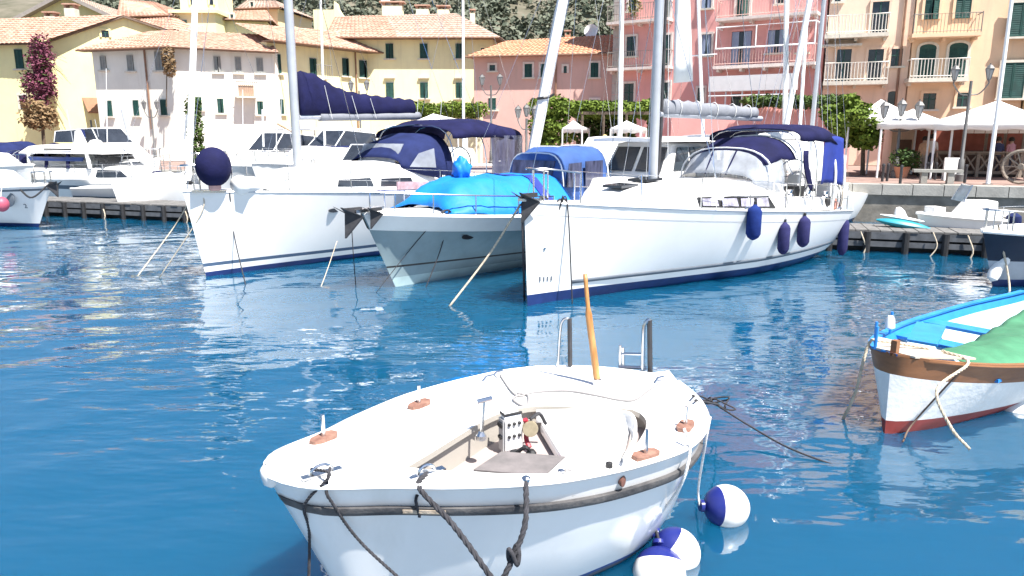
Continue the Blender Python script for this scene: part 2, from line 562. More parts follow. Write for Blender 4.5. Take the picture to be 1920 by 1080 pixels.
def window(fac, house, rect, kind='shut', m=None, trim=None, sill=True, label=None):
    u0, z1 = fac.hit(rect[0], rect[1]); u1, z0 = fac.hit(rect[2], rect[3])
    return window_at(fac, house, u0, u1, z0, z1, kind, m, trim, sill, label)
def window_at(fac, house, u0, u1, z0, z1, kind='shut', m=None, trim=None, sill=True, label=None):
    if u1 < u0: u0, u1 = u1, u0
    m = m or GREEN
    tr = 0.13
    mb = MB()
    if trim is not None or kind in ('dark', 'curtain', 'open'):
        t_ = trim or SURR
        if 'arch' in kind:
            n = 8; pts_o = []; pts_i = []
            um = (u0 + u1) / 2; ww = (u1 - u0) / 2; rise = ww * .45
            po = [(u0 - tr, z0), (u0 - tr, z1)]; pi = [(u0, z0), (u0, z1)]
            for k in range(n + 1):
                th = math.pi * (1 - k / n)
                po.append((um + (ww + tr) * math.cos(th), z1 + (rise + tr) * math.sin(th)))
                pi.append((um + ww * math.cos(th), z1 + rise * math.sin(th)))
            po += [(u1 + tr, z1), (u1 + tr, z0)]; pi += [(u1, z1), (u1, z0)]
            for k in range(len(po) - 1):
                a, b_, c, d = po[k], po[k + 1], pi[k + 1], pi[k]
                if abs(a[0] - b_[0]) + abs(a[1] - b_[1]) < 1e-6: continue
                mb.hexa([fac.P(*a, .0), fac.P(*b_, .0), fac.P(*c, .0), fac.P(*d, .0), fac.P(*a, .09), fac.P(*b_, .09), fac.P(*c, .09), fac.P(*d, .09)])
        else:
            fac.slab(mb, u0 - tr, u0, z0, z1, 0, .09); fac.slab(mb, u1, u1 + tr, z0, z1, 0, .09)
            fac.slab(mb, u0 - tr, u1 + tr, z1, z1 + tr, 0, .095)
    else:
        t_ = SURR
        fac.slab(mb, u0 - .03, u1 + .03, z1, z1 + .05, 0, .05)
    wo = mb.build('window', t_, house, fix=False)
    if sill:
        sb = MB(); fac.slab(sb, u0 - tr - .05, u1 + tr + .05, z0 - .1, z0 - .002, 0, .17)
        sb.build('sill', SURR, wo, fix=False)
    if label: wo['label'] = label
    # glass deep in the opening, always there
    g = MB(); 
    if 'arch' in kind:
        um = (u0 + u1) / 2; ww = (u1 - u0) / 2
        pl = [(u0, z0), (u1, z0)] + [(um + ww * math.cos(math.pi * k / 8), z1 + ww * .45 * math.sin(math.pi * k / 8)) for k in range(9)]
        g.prism([fac.P(u, z, .004) for u, z in pl], fac.n * .02)
    else:
        fac.slab(g, u0, u1, z0, z1, .004, .016)
    go = g.build('pane', DARKW, wo)
    um = (u0 + u1) / 2
    if kind == 'shut' and WR.random() < .35:
        shutter(fac, u0, um - .006, z0, z1, .03, m, wo, R(WR.uniform(0, 16)), 'l'); shutter(fac, um + .006, u1, z0, z1, .03, m, wo, R(WR.uniform(6, 34)), 'r')
    elif kind == 'shut':
        shutter(fac, u0, um - .006, z0, z1, .03, m, wo); shutter(fac, um + .006, u1, z0, z1, .03, m, wo)
    elif kind == 'ajar':
        shutter(fac, u0, um - .006, z0, z1, .03, m, wo, R(14), 'l'); shutter(fac, um + .006, u1, z0, z1, .03, m, wo, R(38), 'r')
    elif kind == 'open':
        ww = (u1 - u0) / 2
        shutter(fac, u0 - ww - tr, u0 - tr, z0, z1, .1, m, wo); shutter(fac, u1 + tr, u1 + ww + tr, z0, z1, .1, m, wo)
    elif kind in ('archshut',):
        shutter(fac, u0, um - .006, z0, z1, .03, m, wo); shutter(fac, um + .006, u1, z0, z1, .03, m, wo)
        g2 = MB(); ww = (u1 - u0) / 2
        pl = [(u0, z1 + .005)] + [(um + ww * math.cos(math.pi * (1 - k / 8)), z1 + .005 + ww * .44 * math.sin(math.pi * k / 8)) for k in range(1, 8)] + [(u1, z1 + .005)]
        g2.prism([fac.P(u, z, .03) for u, z in pl], fac.n * .03); g2.build('fanlight', m, wo)
    elif kind == 'curtain':
        cm_ = MB()
        for (a, b_) in ((u0 + .02, u0 + (u1 - u0) * .36), (u0 + (u1 - u0) * .6, u1 - .05)):
            k = 10
            for j in range(k):
                ua = a + (b_ - a) * j / k; ub = a + (b_ - a) * (j + 1) / k
                oa = .03 + .025 * (j % 2); ob = .03 + .025 * ((j + 1) % 2)
                cm_.poly(fac.P(ua, z0 + .02, oa), fac.P(ub, z0 + .02, ob), fac.P(ub, z1 - .02, ob), fac.P(ua, z1 - .02, oa))
        cm_.build('curtain', CURT, wo)
    elif kind == 'dark':
        fm = MB()
        fac.slab(fm, um - .03, um + .03, z0, z1, .017, .05); fac.slab(fm, u0, um - .031, (z0 * .4 + z1 * .6), (z0 * .4 + z1 * .6) + .05, .017, .045); fac.slab(fm, um + .031, u1, (z0 * .4 + z1 * .6), (z0 * .4 + z1 * .6) + .05, .017, .045)
        fm.build('sash', m, wo)
    return wo

def tiled(mb, e0, e1, r1, r0, pitch=0.34, course=0.42, amp=0.055):
    """a roof slope of barrel tiles: scalloped across, stepped up the slope"""
    e0, e1, r1, r0 = map(Vector, (e0, e1, r1, r0))
    nu = max(2, int((e1 - e0).length / pitch)); nv = max(2, int(((r0 + r1) / 2 - (e0 + e1) / 2).length / course))
    nrm = (e1 - e0).cross(r0 - e0 if (r0 - e0).length > .1 else r1 - e0).normalized()
    if nrm.z < 0: nrm = -nrm
    cols = nu * 4
    prof = [0, .8, 1.0, .8]
    vs = []; fs = []
    for j in range(nv):
        for e in (0, 1):
            t = (j + e) / nv
            a = e0.lerp(r0, t); b = e1.lerp(r1, t)
            lift = .05 if e == 0 else .012
            for i in range(cols + 1):
                s = i / cols
                p = a.lerp(b, s)
                jit = .012 * noise.noise(Vector((i // 4 * 1.7, j * 2.3, e0.x)))
                vs.append(p + nrm * (amp * prof[i % 4] + lift + jit))
    w_ = cols + 1
    for j in range(2 * nv - 1):
        for i in range(cols):
            fs.append((j * w_ + i, j * w_ + i + 1, (j + 1) * w_ + i + 1, (j + 1) * w_ + i))
    mb.add(vs, fs)
    # closing underside and eave edge
    d = nrm * .03
    mb.add([e0 + d, e1 + d, r1 + d, r0 + d], [(3, 2, 1, 0)])
    mb.add([e0 + d, e1 + d, vs[0], vs[cols]], [(0, 1, 3, 2)])

def walls_of(name, tops, back, z0, m, parent):
    """vertical walls under a polyline of top points, closed at the back"""
    b = MB()
    T = [Vector(p) for p in tops]
    T2 = T + [T[-1] + Vector(back), T[0] + Vector(back)]
    n = len(T2)
    for i in range(n):
        a, c = T2[i], T2[(i + 1) % n]
        b.poly(Vector((a.x, a.y, z0)), Vector((c.x, c.y, z0)), c, a)
    return b.build(name, m, parent)
def soffit(parent, pairs, m=None, name='eaves', drop=.05):
    """underside + gutter board between wall line and eave line; pairs = [(wall pt, eave pt), ...]"""
    b = MB()
    for (w0, e0), (w1, e1) in zip(pairs, pairs[1:]):
        w0, e0, w1, e1 = map(Vector, (w0, e0, w1, e1))
        z = Vector((0, 0, 1))
        b.hexa([w0 - z * drop, w1 - z * drop, e1 - z * drop, e0 - z * drop, w0 + z * .02, w1 + z * .02, e1 + z * .02, e0 + z * .02])
    b.build(name, m or SOFF, parent)
def gutter(parent, pts, r=.07):
    MB().tube(pts, r, 6).build('gutter', DRAIN, parent)
def chimney(parent, P, sx, sy, h, m, capm=None):
    b = MB(); P = Vector(P)
    b.box(P + Vector((0, 0, h / 2 - .6)), (sx, sy, h + 1.2))
    o = b.build('chimney', m, parent)
    c = MB(); 
    for q in (-1, 1): c.box(P + Vector((q * sx * .42, 0, h + .12)), (sx * .16, sy * .9, .24))
    c.box(P + Vector((0, 0, h + .28)), (sx * 1.25, sy * 1.25, .09))
    c.build('chimney_cap', capm or TERR, o)
def dish(parent, P, r=.45, aim=(0.3, -1, .4)):
    b = MB(); aim = Vector(aim).normalized()
    b.lathe([(.02, .0), (r * .5, .04), (r * .85, .12), (r, .2), (r * .97, .22), (r * .5, .07), (.02, .03)], P, 14, aim)
    b.tube([Vector(P), Vector(P) - Vector((0, 0, 1.0))], .03, 5)
    b.build('satellite_dish', ALU, parent, smooth=True)

# ---------------- A: yellow gabled house at the far left
YEL = plaster('yellow_render', (0.82, 0.76, 0.42))
CRM = plaster('cream_render', (0.82, 0.76, 0.52))
WHR = plaster('white_render', (0.79, 0.775, 0.71))
PALY = plaster('pale_yellow_render', (0.82, 0.77, 0.47))
PINK = plaster('dusty_pink_render', (0.62, 0.41, 0.365))
PINKD = plaster('salmon_pink_render', (0.74, 0.37, 0.35))
ORAN = plaster('apricot_render', (0.80, 0.60, 0.47))
ORAN2 = plaster('orange_render', (0.74, 0.54, 0.37))
YEL2 = plaster('straw_render', (0.76, 0.64, 0.40))

K = W(82, 78, 52.0); zA = K.z
LA = G(-190, 84, zA)
RA = G(420, 92, zA)
facL = Fac(LA, K); facG = Fac(K, RA)
hA = thing('yellow_house', 'yellow house with a gable wall beside a purple climber', 'house', (K.x, K.y, GZ))
apx = facG.hit(232, 30); ap = facG.P(apx[0], apx[1])
bk = Vector((-3.0, 9.0, 0))
b = MB()
b.poly(Vector((LA.x, LA.y, GZ)), Vector((K.x, K.y, GZ)), K, LA)
b.poly(Vector((K.x, K.y, GZ)), Vector((RA.x, RA.y, GZ)), RA, ap, K)
b.poly(Vector((LA.x, LA.y, GZ)), Vector((LA.x, LA.y, zA)), LA + bk, Vector((LA.x + bk.x, LA.y + bk.y, GZ)))
b.poly(Vector((RA.x, RA.y, GZ)), RA, RA + bk, Vector((RA.x + bk.x, RA.y + bk.y, GZ)))
b.build('wall', YEL, hA)
ridgeL = ap + (LA - K) * 1.0
b = MB()
ov = facG.n * .35 + facG.t * -.35
dwn = Vector((0, 0, -.1))
e0 = LA + facL.n * .55 + dwn * 2; e1 = K + facL.n * .55 + facG.n * .3 + dwn * 2
tiled(b, e0, e1, ap + facG.n * .3, ridgeL)
# far slope of the gable roof
tiled(b, RA + facG.n * .3 + facG.t * .5 + dwn, RA + facG.n * .3 + facG.t * .5 + dwn + (LA - K), ridgeL, ap + facG.n * .3)
b.build('roof', TERR, hA, fix=False)
soffit(hA, [(LA + dwn, LA + facL.n * .55 + dwn * 2), (K + dwn, K + facL.n * .55 + dwn * 2)])
b = MB(); b.bar(K + facG.n * .16 - Vector((0, 0, .12)), ap + facG.n * .16 - Vector((0, 0, .06)), .28, .12); b.bar(ap + facG.n * .16 - Vector((0, 0, .06)), RA + facG.n * .16 - Vector((0, 0, .1)), .28, .12)
b.build('verge_board', SOFF, hA)
window(facL, hA, (27, 93, 46, 129), 'shut')
window(facL, hA, (36, 179, 52, 205), 'dark', sill=False)
window(facG, hA, (190, 57, 205, 70), 'dark', trim=YEL, sill=False)
# wall-mounted bracket and awning on the gable
b = MB(); u, z = facG.hit(171, 185)
b.hexa([facG.P(u - .55, z, .02), facG.P(u + .5, z, .02), facG.P(u + .5, z - 1.0, .7), facG.P(u - .2, z - 1.0, .7), facG.P(u - .55, z + .06, .02), facG.P(u + .5, z + .06, .02), facG.P(u + .5, z - .94, .74), facG.P(u - .2, z - .94, .74)])
b.build('awning', mat('brown_awning', (0.30, 0.15, 0.09), 0.9), hA)
for (px, py) in ((100, 45), (137, 30)):
    q = W(px, py + 14, 56); chimney(hA, q, .75, .6, 1.0, SURR)

# second gable behind and the tiled roofs behind it
P0 = W(125, -8, 66)
hA2 = thing('tall_yellow_house', 'pale yellow gable with wide grey eaves behind the yellow house', 'house', (P0.x, P0.y, GZ))
f2 = Fac(W(20, 30, 66), W(250, 28, 66))
zE = f2.hit(30, 34)[1]
aL = f2.P(f2.hit(40, 34)[0], zE); aR = f2.P(f2.hit(222, 34)[0], zE); aT = f2.P(*f2.hit(125, -10))
b = MB(); b.poly(Vector((aL.x, aL.y, GZ)), Vector((aR.x, aR.y, GZ)), aR, aT, aL)
bk = Vector((0, 9, 0))
b.poly(Vector((aL.x, aL.y, GZ)), aL, aL + bk, Vector((aL.x, aL.y + 9, GZ))); b.poly(Vector((aR.x, aR.y, GZ)), aR, aR + bk, Vector((aR.x, aR.y + 9, GZ)))
b.build('wall', YEL, hA2)
b = MB(); o_ = f2.n * .7
tiled(b, aL + o_ + (aL - aT) * .12, aL + bk + (aL - aT) * .12, aT + bk, aT + o_); tiled(b, aR + o_ + (aR - aT) * .12, aR + bk + (aR - aT) * .12, aT + bk, aT + o_)
b.build('roof', TERRG, hA2, fix=False)
b = MB()
for e in (aL, aR):
    q = e + (e - aT) * .12
    b.bar(q + f2.n * .35 - Vector((0, 0, .16)), aT + f2.n * .35 - Vector((0, 0, .1)), .7, .16); b.bar(q + f2.n * .69 - Vector((0, 0, .1)), aT + f2.n * .69 - Vector((0, 0, .04)), .06, .3)
b.build('eaves', mat('grey_eaves', (0.3, 0.27, 0.25), 0.9, scale=5), hA2)

def simple_house(name, label, pts, Y, eave_drop, depth, wm, rm, ridge, over=.45, windows=(), chimneys=(), group=None):
    """box house seen over others: pts = the front eave line (two pixels at depth Y), ridge = its two ridge pixels"""
    a = W(pts[0][0], pts[0][1], Y); c = G(pts[1][0], pts[1][1], a.z)
    f = Fac(a, c)
    h = thing(name, label, 'house', (a.x, a.y, GZ), group)
    bk = -f.n * depth
    walls_of('wall', [a, c], bk, GZ, wm, h)
    r0 = W(ridge[0][0], ridge[0][1], Y + depth * .5); r1 = G(ridge[1][0], ridge[1][1], r0.z)
    b = MB(); e0 = a + f.n * over - f.t * over; e1 = c + f.n * over + f.t * over
    b0 = a + bk - f.n * over - f.t * over; b1 = c + bk - f.n * over + f.t * over
    tiled(b, e0, e1, r1, r0); tiled(b, b1, b0, r0, r1); tiled(b, e1, b1, r1, r1); tiled(b, b0, e0, r0, r0)
    b.build('roof', rm, h, fix=False)
    soffit(h, [(a - f.t * over, e0), (c + f.t * over, e1)])
    gutter(h, [e0 + f.n * .05, e1 + f.n * .05])
    for wd in windows: window(f, h, *wd)
    for ch in chimneys: chimney(h, W(ch[0], ch[1], Y + ch[2]), ch[3], ch[3] * .8, ch[4], ch[5] if len(ch) > 5 else wm)
    return h, f
simple_house('tiled_house', 'house with a terracotta roof peeping over the yellow gable', [(236, 33), (318, 31)], 60, 0, 9, CRM, TERR, [(225, 0), (285, 4)])
simple_house('brick_house', 'low brick-walled house tucked behind the white corner house', [(262, 60), (322, 58)], 57, 0, 6, mat('old_brick_render', (0.42, 0.33, 0.28), 0.9, scale=7, col2=(0.55, 0.45, 0.38)), TERR, [(268, 32), (318, 30)])

# ---------------- bell tower
tw = thing('bell_tower', 'square yellow tower rising over the white corner house roof', 'tower', (W(365, 60, 60).x, 60, GZ))
def tower_box(x0, x1, y0, Y, zb, m, nm, depth=3.2):
    a = W(x0, y0, Y); c = W(x1, y0, Y); b = MB()
    b.box(((a.x + c.x) / 2, Y + depth / 2, (a.z + zb) / 2), (c.x - a.x, depth, a.z - zb)); b.build(nm, m, tw); return a, c
a, c = tower_box(325, 403, 25, 60, GZ, PALY, 'tower_base', 4.2)
ft = Fac(a, c)
window(ft, tw, (340, 38, 352, 60), 'shut')
b = MB(); b.box(((a.x + c.x) / 2, 62.05, a.z + .12), (c.x - a.x + .5, 4.7, .24)); b.build('cornice', PALY, tw)
zt = a.z
a2 = W(337, 0, 60.6); c2 = W(408, 0, 60.6)
b = MB(); b.box(((a2.x + c2.x) / 2, 62.2, zt + .24 + 2.4), (c2.x - a2.x, 3.2, 4.8)); b.build('belfry', PALY, tw)
fb = Fac((a2.x, 60.6), (c2.x, 60.6))
for px in (356, 392):
    window(fb, tw, (px, -14, px + 9, 9), 'archdark', trim=PALY, sill=False)
simple_house('low_house', 'small cream house with a tiled roof behind the tower', [(418, 38), (500, 40)], 62, 0, 7, CRM, TERR, [(425, 22), (498, 20)], windows=[((432, 27, 438, 35), 'dark')])
simple_house('hillside_house', 'tan house with a flat tile roof up the slope', [(455, 18), (520, 16)], 70, 0, 7, YEL2, TERRG, [(462, 2), (515, 2)], windows=[((470, 4, 476, 16), 'dark')])

# ---------------- B: white corner house
Kc = W(327, 90, 48.0); zB = Kc.z
LB = G(172, 96, zB); RB = G(512, 99, zB)
hB = thing('white_corner_house', 'white corner house with grey upper shutters and green lower ones', 'house', (Kc.x, Kc.y, GZ))
fBL = Fac(LB, Kc); fBR = Fac(Kc, RB)
walls_of('wall', [LB, Kc, RB], (0.5, 8, 0), GZ, WHR, hB)
def B_(P, f_, d=.55, extra=0): return Vector(P) + f_.n * d
eL = LB + fBL.n * .6 - fBL.t * .6; eR = RB + fBR.n * .6 + fBR.t * .2; eK = Kc + (fBL.n + fBR.n).normalized() * .68
rL = W(283, 60, 52.5); rR = G(375, 56, rL.z); rR2 = G(500, 66, rL.z)
b = MB(); tiled(b, eL, eK, rL + (rR - rL) * .45, rL); tiled(b, eK, eR, rR2, rL + (rR - rL) * .45)
tiled(b, LB + Vector((.5, 8.5, 0)), eL, rL, rL)
b.build('roof', TERR, hB, fix=False)
soffit(hB, [(LB - fBL.t * .6, eL), (Kc, eK), (RB + fBR.t * .2, eR)])
gutter(hB, [eL + fBL.n * .05, eK + (fBL.n + fBR.n) * .03, eR + fBR.n * .05])
for r_ in ((188, 106, 201, 131), (238, 104, 252, 133), (290, 97, 306, 132)): window(fBL, hB, r_, 'shut', GREYSH if r_[0] < 280 else GREYSH)
for r_ in ((200, 189, 212, 218), (250, 188, 262, 217), (301, 187, 314, 216)): window(fBL, hB, r_, 'shut')
for r_ in ((400, 106, 415, 136), (440, 107, 453, 137), (480, 109, 494, 138)): window(fBR, hB, r_, 'shut', GREYSH)
window(fBR, hB, (363, 182, 379, 206), 'ajar')
for r_ in ((407, 185, 420, 212), (482, 190, 494, 215)): window(fBR, hB, r_, 'ajar')
b = MB(); u, z = fBL.hit(272, 92); b.tube([fBL.P(u, z, .1), fBL.P(u, GZ + 2, .1)], .06, 6); b.build('drainpipe', DRAIN, hB)
b = MB(); u0, z0_ = fBR.hit(440, 184); u1, z1_ = fBR.hit(478, 160)
fBR.slab(b, u0, u1, z0_, z0_ + .1, 0, .9); ob = b.build('balcony', SURR, hB)
b = MB()
for k in range(11): 
    q = lerp(u0 + .03, u1 - .03, k / 10); b.tube([fBR.P(q, z0_ + .1, .86), fBR.P(q, z0_ + 1.0, .86)], .018, 4)
b.tube([fBR.P(u0, z0_ + 1.0, .86), fBR.P(u1, z0_ + 1.0, .86)], .025, 4); b.build('railing', IRON, ob)
b = MB(); fBR.slab(b, u0 + .2, u1 - .2, z0_ + .12, z0_ + .8, .4, .7); b.build('balcony_awning', mat('tan_awning', (0.6, 0.4, 0.28), .9), ob)

# ---------------- C: long cream house with wide soffit, receding
Cc = W(500, 78, 51.0); zC = Cc.z
RC = G(722, 103, zC)
hC = thing('cream_terrace_house', 'cream house with green shutters and a sloping roofline beside the corner house', 'house', (Cc.x, Cc.y, GZ))
fC = Fac(Cc, RC)
walls_of('wall', [Cc, RC], -fC.n * 7, GZ, PALY, hC)
e0 = Cc + fC.n * .9 - fC.t * .4; e1 = RC + fC.n * .9 + fC.t * .1
r0 = W(440, 44, 54); r1 = G(640, 60, r0.z)
b = MB(); tiled(b, e0, e1, r1, r0); b.build('roof', TERR, hC, fix=False)
soffit(hC, [(Cc - fC.t * .4, e0), (RC + fC.t * .1, e1)]); gutter(hC, [e0 + fC.n * .05, e1 + fC.n * .05])
window(fC, hC, (512, 101, 527, 138), 'shut'); window(fC, hC, (580, 109, 594, 146), 'shut')
window(fC, hC, (641, 109, 654, 143), 'ajar'); window(fC, hC, (673, 113, 688, 146), 'ajar')
window(fC, hC, (520, 186, 532, 214), 'shut'); window(fC, hC, (590, 188, 603, 214), 'shut')
b = MB(); u, z = fC.hit(664, 88); b.tube([fC.P(u, z, .1), fC.P(u, GZ + 1, .1)], .06, 6); b.build('drainpipe', DRAIN, hC)
b = MB(); u0, z0_ = fC.hit(585, 147); u1, _ = fC.hit(612, 147); fC.slab(b, u0 - .1, u1, z0_ - .06, z0_ + .04, 0, .7); ob = b.build('balcony', SURR, hC)
b = MB()
for k in range(8):
    q = lerp(u0 - .07, u1 - .03, k / 7); b.tube([fC.P(q, z0_, .66), fC.P(q, z0_ + .9, .66)], .018, 4)
b.tube([fC.P(u0 - .1, z0_ + .9, .66), fC.P(u1, z0_ + .9, .66)], .025, 4); b.build('railing', IRON, ob)

# ---------------- D: pale yellow house with hipped roof
Dl = W(716, 73, 58.0); zD = Dl.z
Dr = G(924, 73, zD)
hD = thing('pale_yellow_house', 'pale yellow house with two rows of green shutters under a hipped roof', 'house', (Dl.x, Dl.y, GZ))
DL0 = Dl + (Dl - Dr) * .42
fD = Fac(DL0, Dr); bkD = -fD.n * 9 + fD.t * 1.3
walls_of('wall', [DL0, Dr], bkD, GZ, PALY, hD)
e0 = DL0 + fD.n * .8 - fD.t * .6; e1 = Dr + fD.n * .8 + fD.t * .5; bb1 = Dr + bkD + fD.t * .7
r0 = W(628, 32, 62.5); r1 = G(852, 26, r0.z)
k_ = .42; em = e0.lerp(e1, k_); rm = r0.lerp(r1, k_)
b = MB(); tiled(b, em, e1, r1, rm); tiled(b, e1, bb1, r1, r1); tiled(b, DL0 + bkD - fD.t * .6, e0, r0, r0); tiled(b, bb1, DL0 + bkD, r0, r1)
b.build('roof', TERRG, hD, fix=False)
b = MB(); tiled(b, e0, em, rm, r0); b.build('roof', TERR, hD, fix=False)['label'] = 'redder newer stretch of the tiled roof'
soffit(hD, [(DL0 - fD.t * .6, e0), (Dr + fD.t * .05, e1)]); gutter(hD, [e0 + fD.n * .05, e1 + fD.n * .05])
soffit(hD, [(Dr + fD.t * .01, e1), (Dr + bkD, bb1)])
for i, x in enumerate((723, 787, 854)):
    window(fD, hD, (x, 82, x + 15 if i != 2 else 867, 110), 'ajar' if i != 1 else 'shut')
    window(fD, hD, (x + 1, 155, x + 16 if i != 2 else 868, 184), 'shut' if i == 0 else 'ajar')
    b = MB(); u0, z0_ = fD.hit(x - 2, 147); u1, _ = fD.hit(x + 18, 147); fD.slab(b, u0, u1, z0_, z0_ + .12, 0, .18); b.build('hood_mould', SURR, hD)
window(fD, hD, (902, 90, 908, 97), 'dark', trim=PALY, sill=False)
chimney(hD, W(737, 27, 62.5), 1.6, .9, .6, CRM); chimney(hD, W(793, 27, 62.5), 1.0, .8, .35, CRM); chimney(hD, W(832, 28, 62.3), .9, .8, .35, CRM); chimney(hD, W(886, 38, 61.5), .4, .4, .5, CRM)
dish(hD, W(723, 8, 62.4), .42)
# tall plain wall rising behind D
b = thing('cream_chimney_house', 'plain cream wall with a curved shoulder rising behind the hipped roof', 'house', (W(607, 30, 68).x, 68, GZ))
m_ = MB(); P4 = [W(587, 18, 68), W(626, 17, 68)]
m_.box(((P4[0].x + P4[1].x) / 2, 69.5, (P4[0].z + GZ) / 2), (P4[1].x - P4[0].x, 3, P4[0].z - GZ)); m_.build('wall', PALY, b)
m_ = MB(); pl = [W(626, 40, 68.2), W(650, 40, 68.2), W(647, 33, 68.2), W(638, 24, 68.2), W(632, 14, 68.2), W(630, 4, 68.2), W(626, 2, 68.2)]
m_.prism(pl, (0, 1.2, 0)); m_.build('shoulder_wall', PALY, b)

# ---------------- E: long pink house with orange roof
El = W(888, 108, 52.5); zE = El.z
Er = G(1150, 102, zE)
hE = thing('long_pink_house', 'long low pink house with a bright orange tile roof', 'house', (El.x, El.y, GZ))
fE = Fac(El, Er); bkE = -fE.n * 8
walls_of('wall', [El, Er], bkE, GZ, PINK, hE)
e0 = El + fE.n * .6 - fE.t * .4; e1 = Er + fE.n * .6
r0 = W(950, 78, 56.5); r1 = G(1150, 66, r0.z)
b = MB(); tiled(b, e0, e1, r1, r0); tiled(b, El + bkE - fE.t * .4, e0, r0, r0); b.build('roof', TERRO, hE, fix=False)
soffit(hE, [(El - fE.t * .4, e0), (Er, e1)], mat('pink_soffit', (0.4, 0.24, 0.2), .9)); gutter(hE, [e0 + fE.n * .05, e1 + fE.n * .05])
for r_ in ((984, 120, 998, 145), (1014, 120, 1026, 145), (1108, 118, 1122, 145)): window(fE, hE, r_, 'shut', trim=PINKS)
window(fE, hE, (918, 122, 929, 133), 'dark', trim=PINKS); window(fE, hE, (1057, 124, 1063, 137), 'dark', trim=PINKS, sill=False)
window(fE, hE, (917, 184, 930, 206), 'shut'); window(fE, hE, (1108, 187, 1122, 205), 'dark', trim=PINKS)
b = MB(); u, z = fE.hit(1043, 112); b.tube([fE.P(u, z, .1), fE.P(u, GZ + 1, .1)], .06, 6); b.build('drainpipe', DRAIN, hE)
dish(hE, W(1109, 60, 55), .5, (-.3, -1, .3)); chimney(hE, W(1064, 74, 55.2), .4, .35, .3, TERRO)

# ---------------- F: tall salmon-pink house with balconies
Fl = W(1150, 100, 49.5); Fr_ = G(1546, 100 - 24, Fl.z)
fF = Fac((Fl.x, Fl.y), (Fr_.x, Fr_.y))
hF = thing('tall_pink_house', 'tall salmon pink house with balconies and white window surrounds', 'house', (Fl.x, Fl.y, GZ))
zF = 17.5
walls_of('wall', [fF.P(0, zF), fF.P(fF.L, zF)], -fF.n * 9, GZ, PINKD, hF)
# quoins up the left corner
for k in range(22):
    b = MB(); z_ = GZ + .02 + k * .7
    fF.slab(b, -.03, .62 if k % 2 else .42, z_, z_ + .67, -.3, .04); b.build('quoin', mat('grey_quoin', (0.4, 0.36, 0.34), .9, scale=4), hF)
def balcony(fac, h, x0, x1, ytop_slab, depth=1.0, thick=.16, rail='iron', railh=.95, m=None, n=None, brackets=True, mr=None):
    u0, zt = fac.hit(x0, ytop_slab); u1, zt2 = fac.hit(x1, ytop_slab)
    b = MB(); fac.slab(b, u0, u1, zt - thick, zt, 0, depth)
    if brackets:
        k = max(2, int((u1 - u0) / 1.4) + 1)
        for i in range(k):
            q = lerp(u0 + .15, u1 - .15, i / (k - 1)); fac.slab(b, q - .07, q + .07, zt - thick - .16, zt - thick - .002, 0, depth * .6)
    ob = b.build('balcony', m or SURR, h)
    mr = mr or (IRON if rail == 'iron' else WIRON)
    b = MB(); d_ = depth - .06
    b.tube([fac.P(u0 + .05, zt + railh, .05), fac.P(u0 + .05, zt + railh, d_), fac.P(u1 - .05, zt + railh, d_), fac.P(u1 - .05, zt + railh, .05)], .028 if rail == 'iron' else .04, 5)
    b.tube([fac.P(u0 + .05, zt + .1, d_), fac.P(u1 - .05, zt + .1, d_)], .02, 4)
    k = n or int((u1 - u0) / .16)
    for i in range(k + 1):
        q = lerp(u0 + .05, u1 - .05, i / k)
        b.tube([fac.P(q, zt + .002, d_), fac.P(q, zt + railh, d_)], .014 if rail == 'iron' else .024, 4)
    if rail == 'iron':
        for q in (u0 + .05, u1 - .05): b.tube([fac.P(q, zt, d_), fac.P(q, zt + railh + .05, d_)], .03, 5)
    b.build('railing', mr, ob)
    return ob, u0, u1, zt
balcony(fF, hF, 1148, 1262, 45, .9, .16, m=PINKS)
balcony(fF, hF, 1148, 1262, 130, .9, .16, m=PINKS)
for r_, k in (((1176, 69, 1192, 105), 'dark'), ((1243, 66, 1256, 125), 'dark'), ((1171, 157, 1188, 200), 'dark'), ((1238, 155, 1254, 200), 'dark'), ((1180, -20, 1194, 20), 'dark'), ((1240, -20, 1256, 38), 'ajar')):
    window(fF, hF, r_, k, trim=PINKS)
for r_ in ((1317, -22, 1334, 15), (1317, 65, 1333, 104)): window(fF, hF, r_, 'curtain', trim=PINKS)
window(fF, hF, (1309, 165, 1320, 200), 'dark', trim=PINKS)
window(fF, hF, (1383, -20, 1404, 34), 'ajar', trim=PINKS); window(fF, hF, (1458, -15, 1472, 6), 'dark', trim=PINKS)
balcony(fF, hF, 1352, 1538, 39, 1.1, .16, m=PINKS, mr=mat('pink_ironwork', (0.6, 0.4, 0.36), .6))
window(fF, hF, (1373, 60, 1407, 124), 'curtain', trim=PINKD, sill=False); window(fF, hF, (1441, 57, 1474, 98), 'curtain', trim=PINKD)
window(fF, hF, (1500, 57, 1512, 98), 'curtain', trim=PINKD)
ob, u0, u1, zt = balcony(fF, hF, 1348, 1535, 127, 1.25, .16, m=PINKS, mr=mat('pink_ironwork', (0.6, 0.4, 0.36), .6))
b = MB(); zz = fF.hit(1352, 57)[1]
for k, q in enumerate((u0 + .1, lerp(u0, u1, .42), lerp(u0, u1, .72), u1 - .1)): b.tube([fF.P(q, zt + .9, 1.18), fF.P(q, zz, 1.18)], .045, 5)
b.tube([fF.P(u0 + .1, zz, .05), fF.P(u0 + .1, zz, 1.18), fF.P(u1 - .1, zz, 1.18), fF.P(u1 - .1, zz, .05)], .05, 5)
b.tube([fF.P(u0 + .1, zt + .95, 1.18), fF.P(u1 - .1, zt + .95, 1.18)], .05, 5); b.build('pergola_frame', ALU, ob)
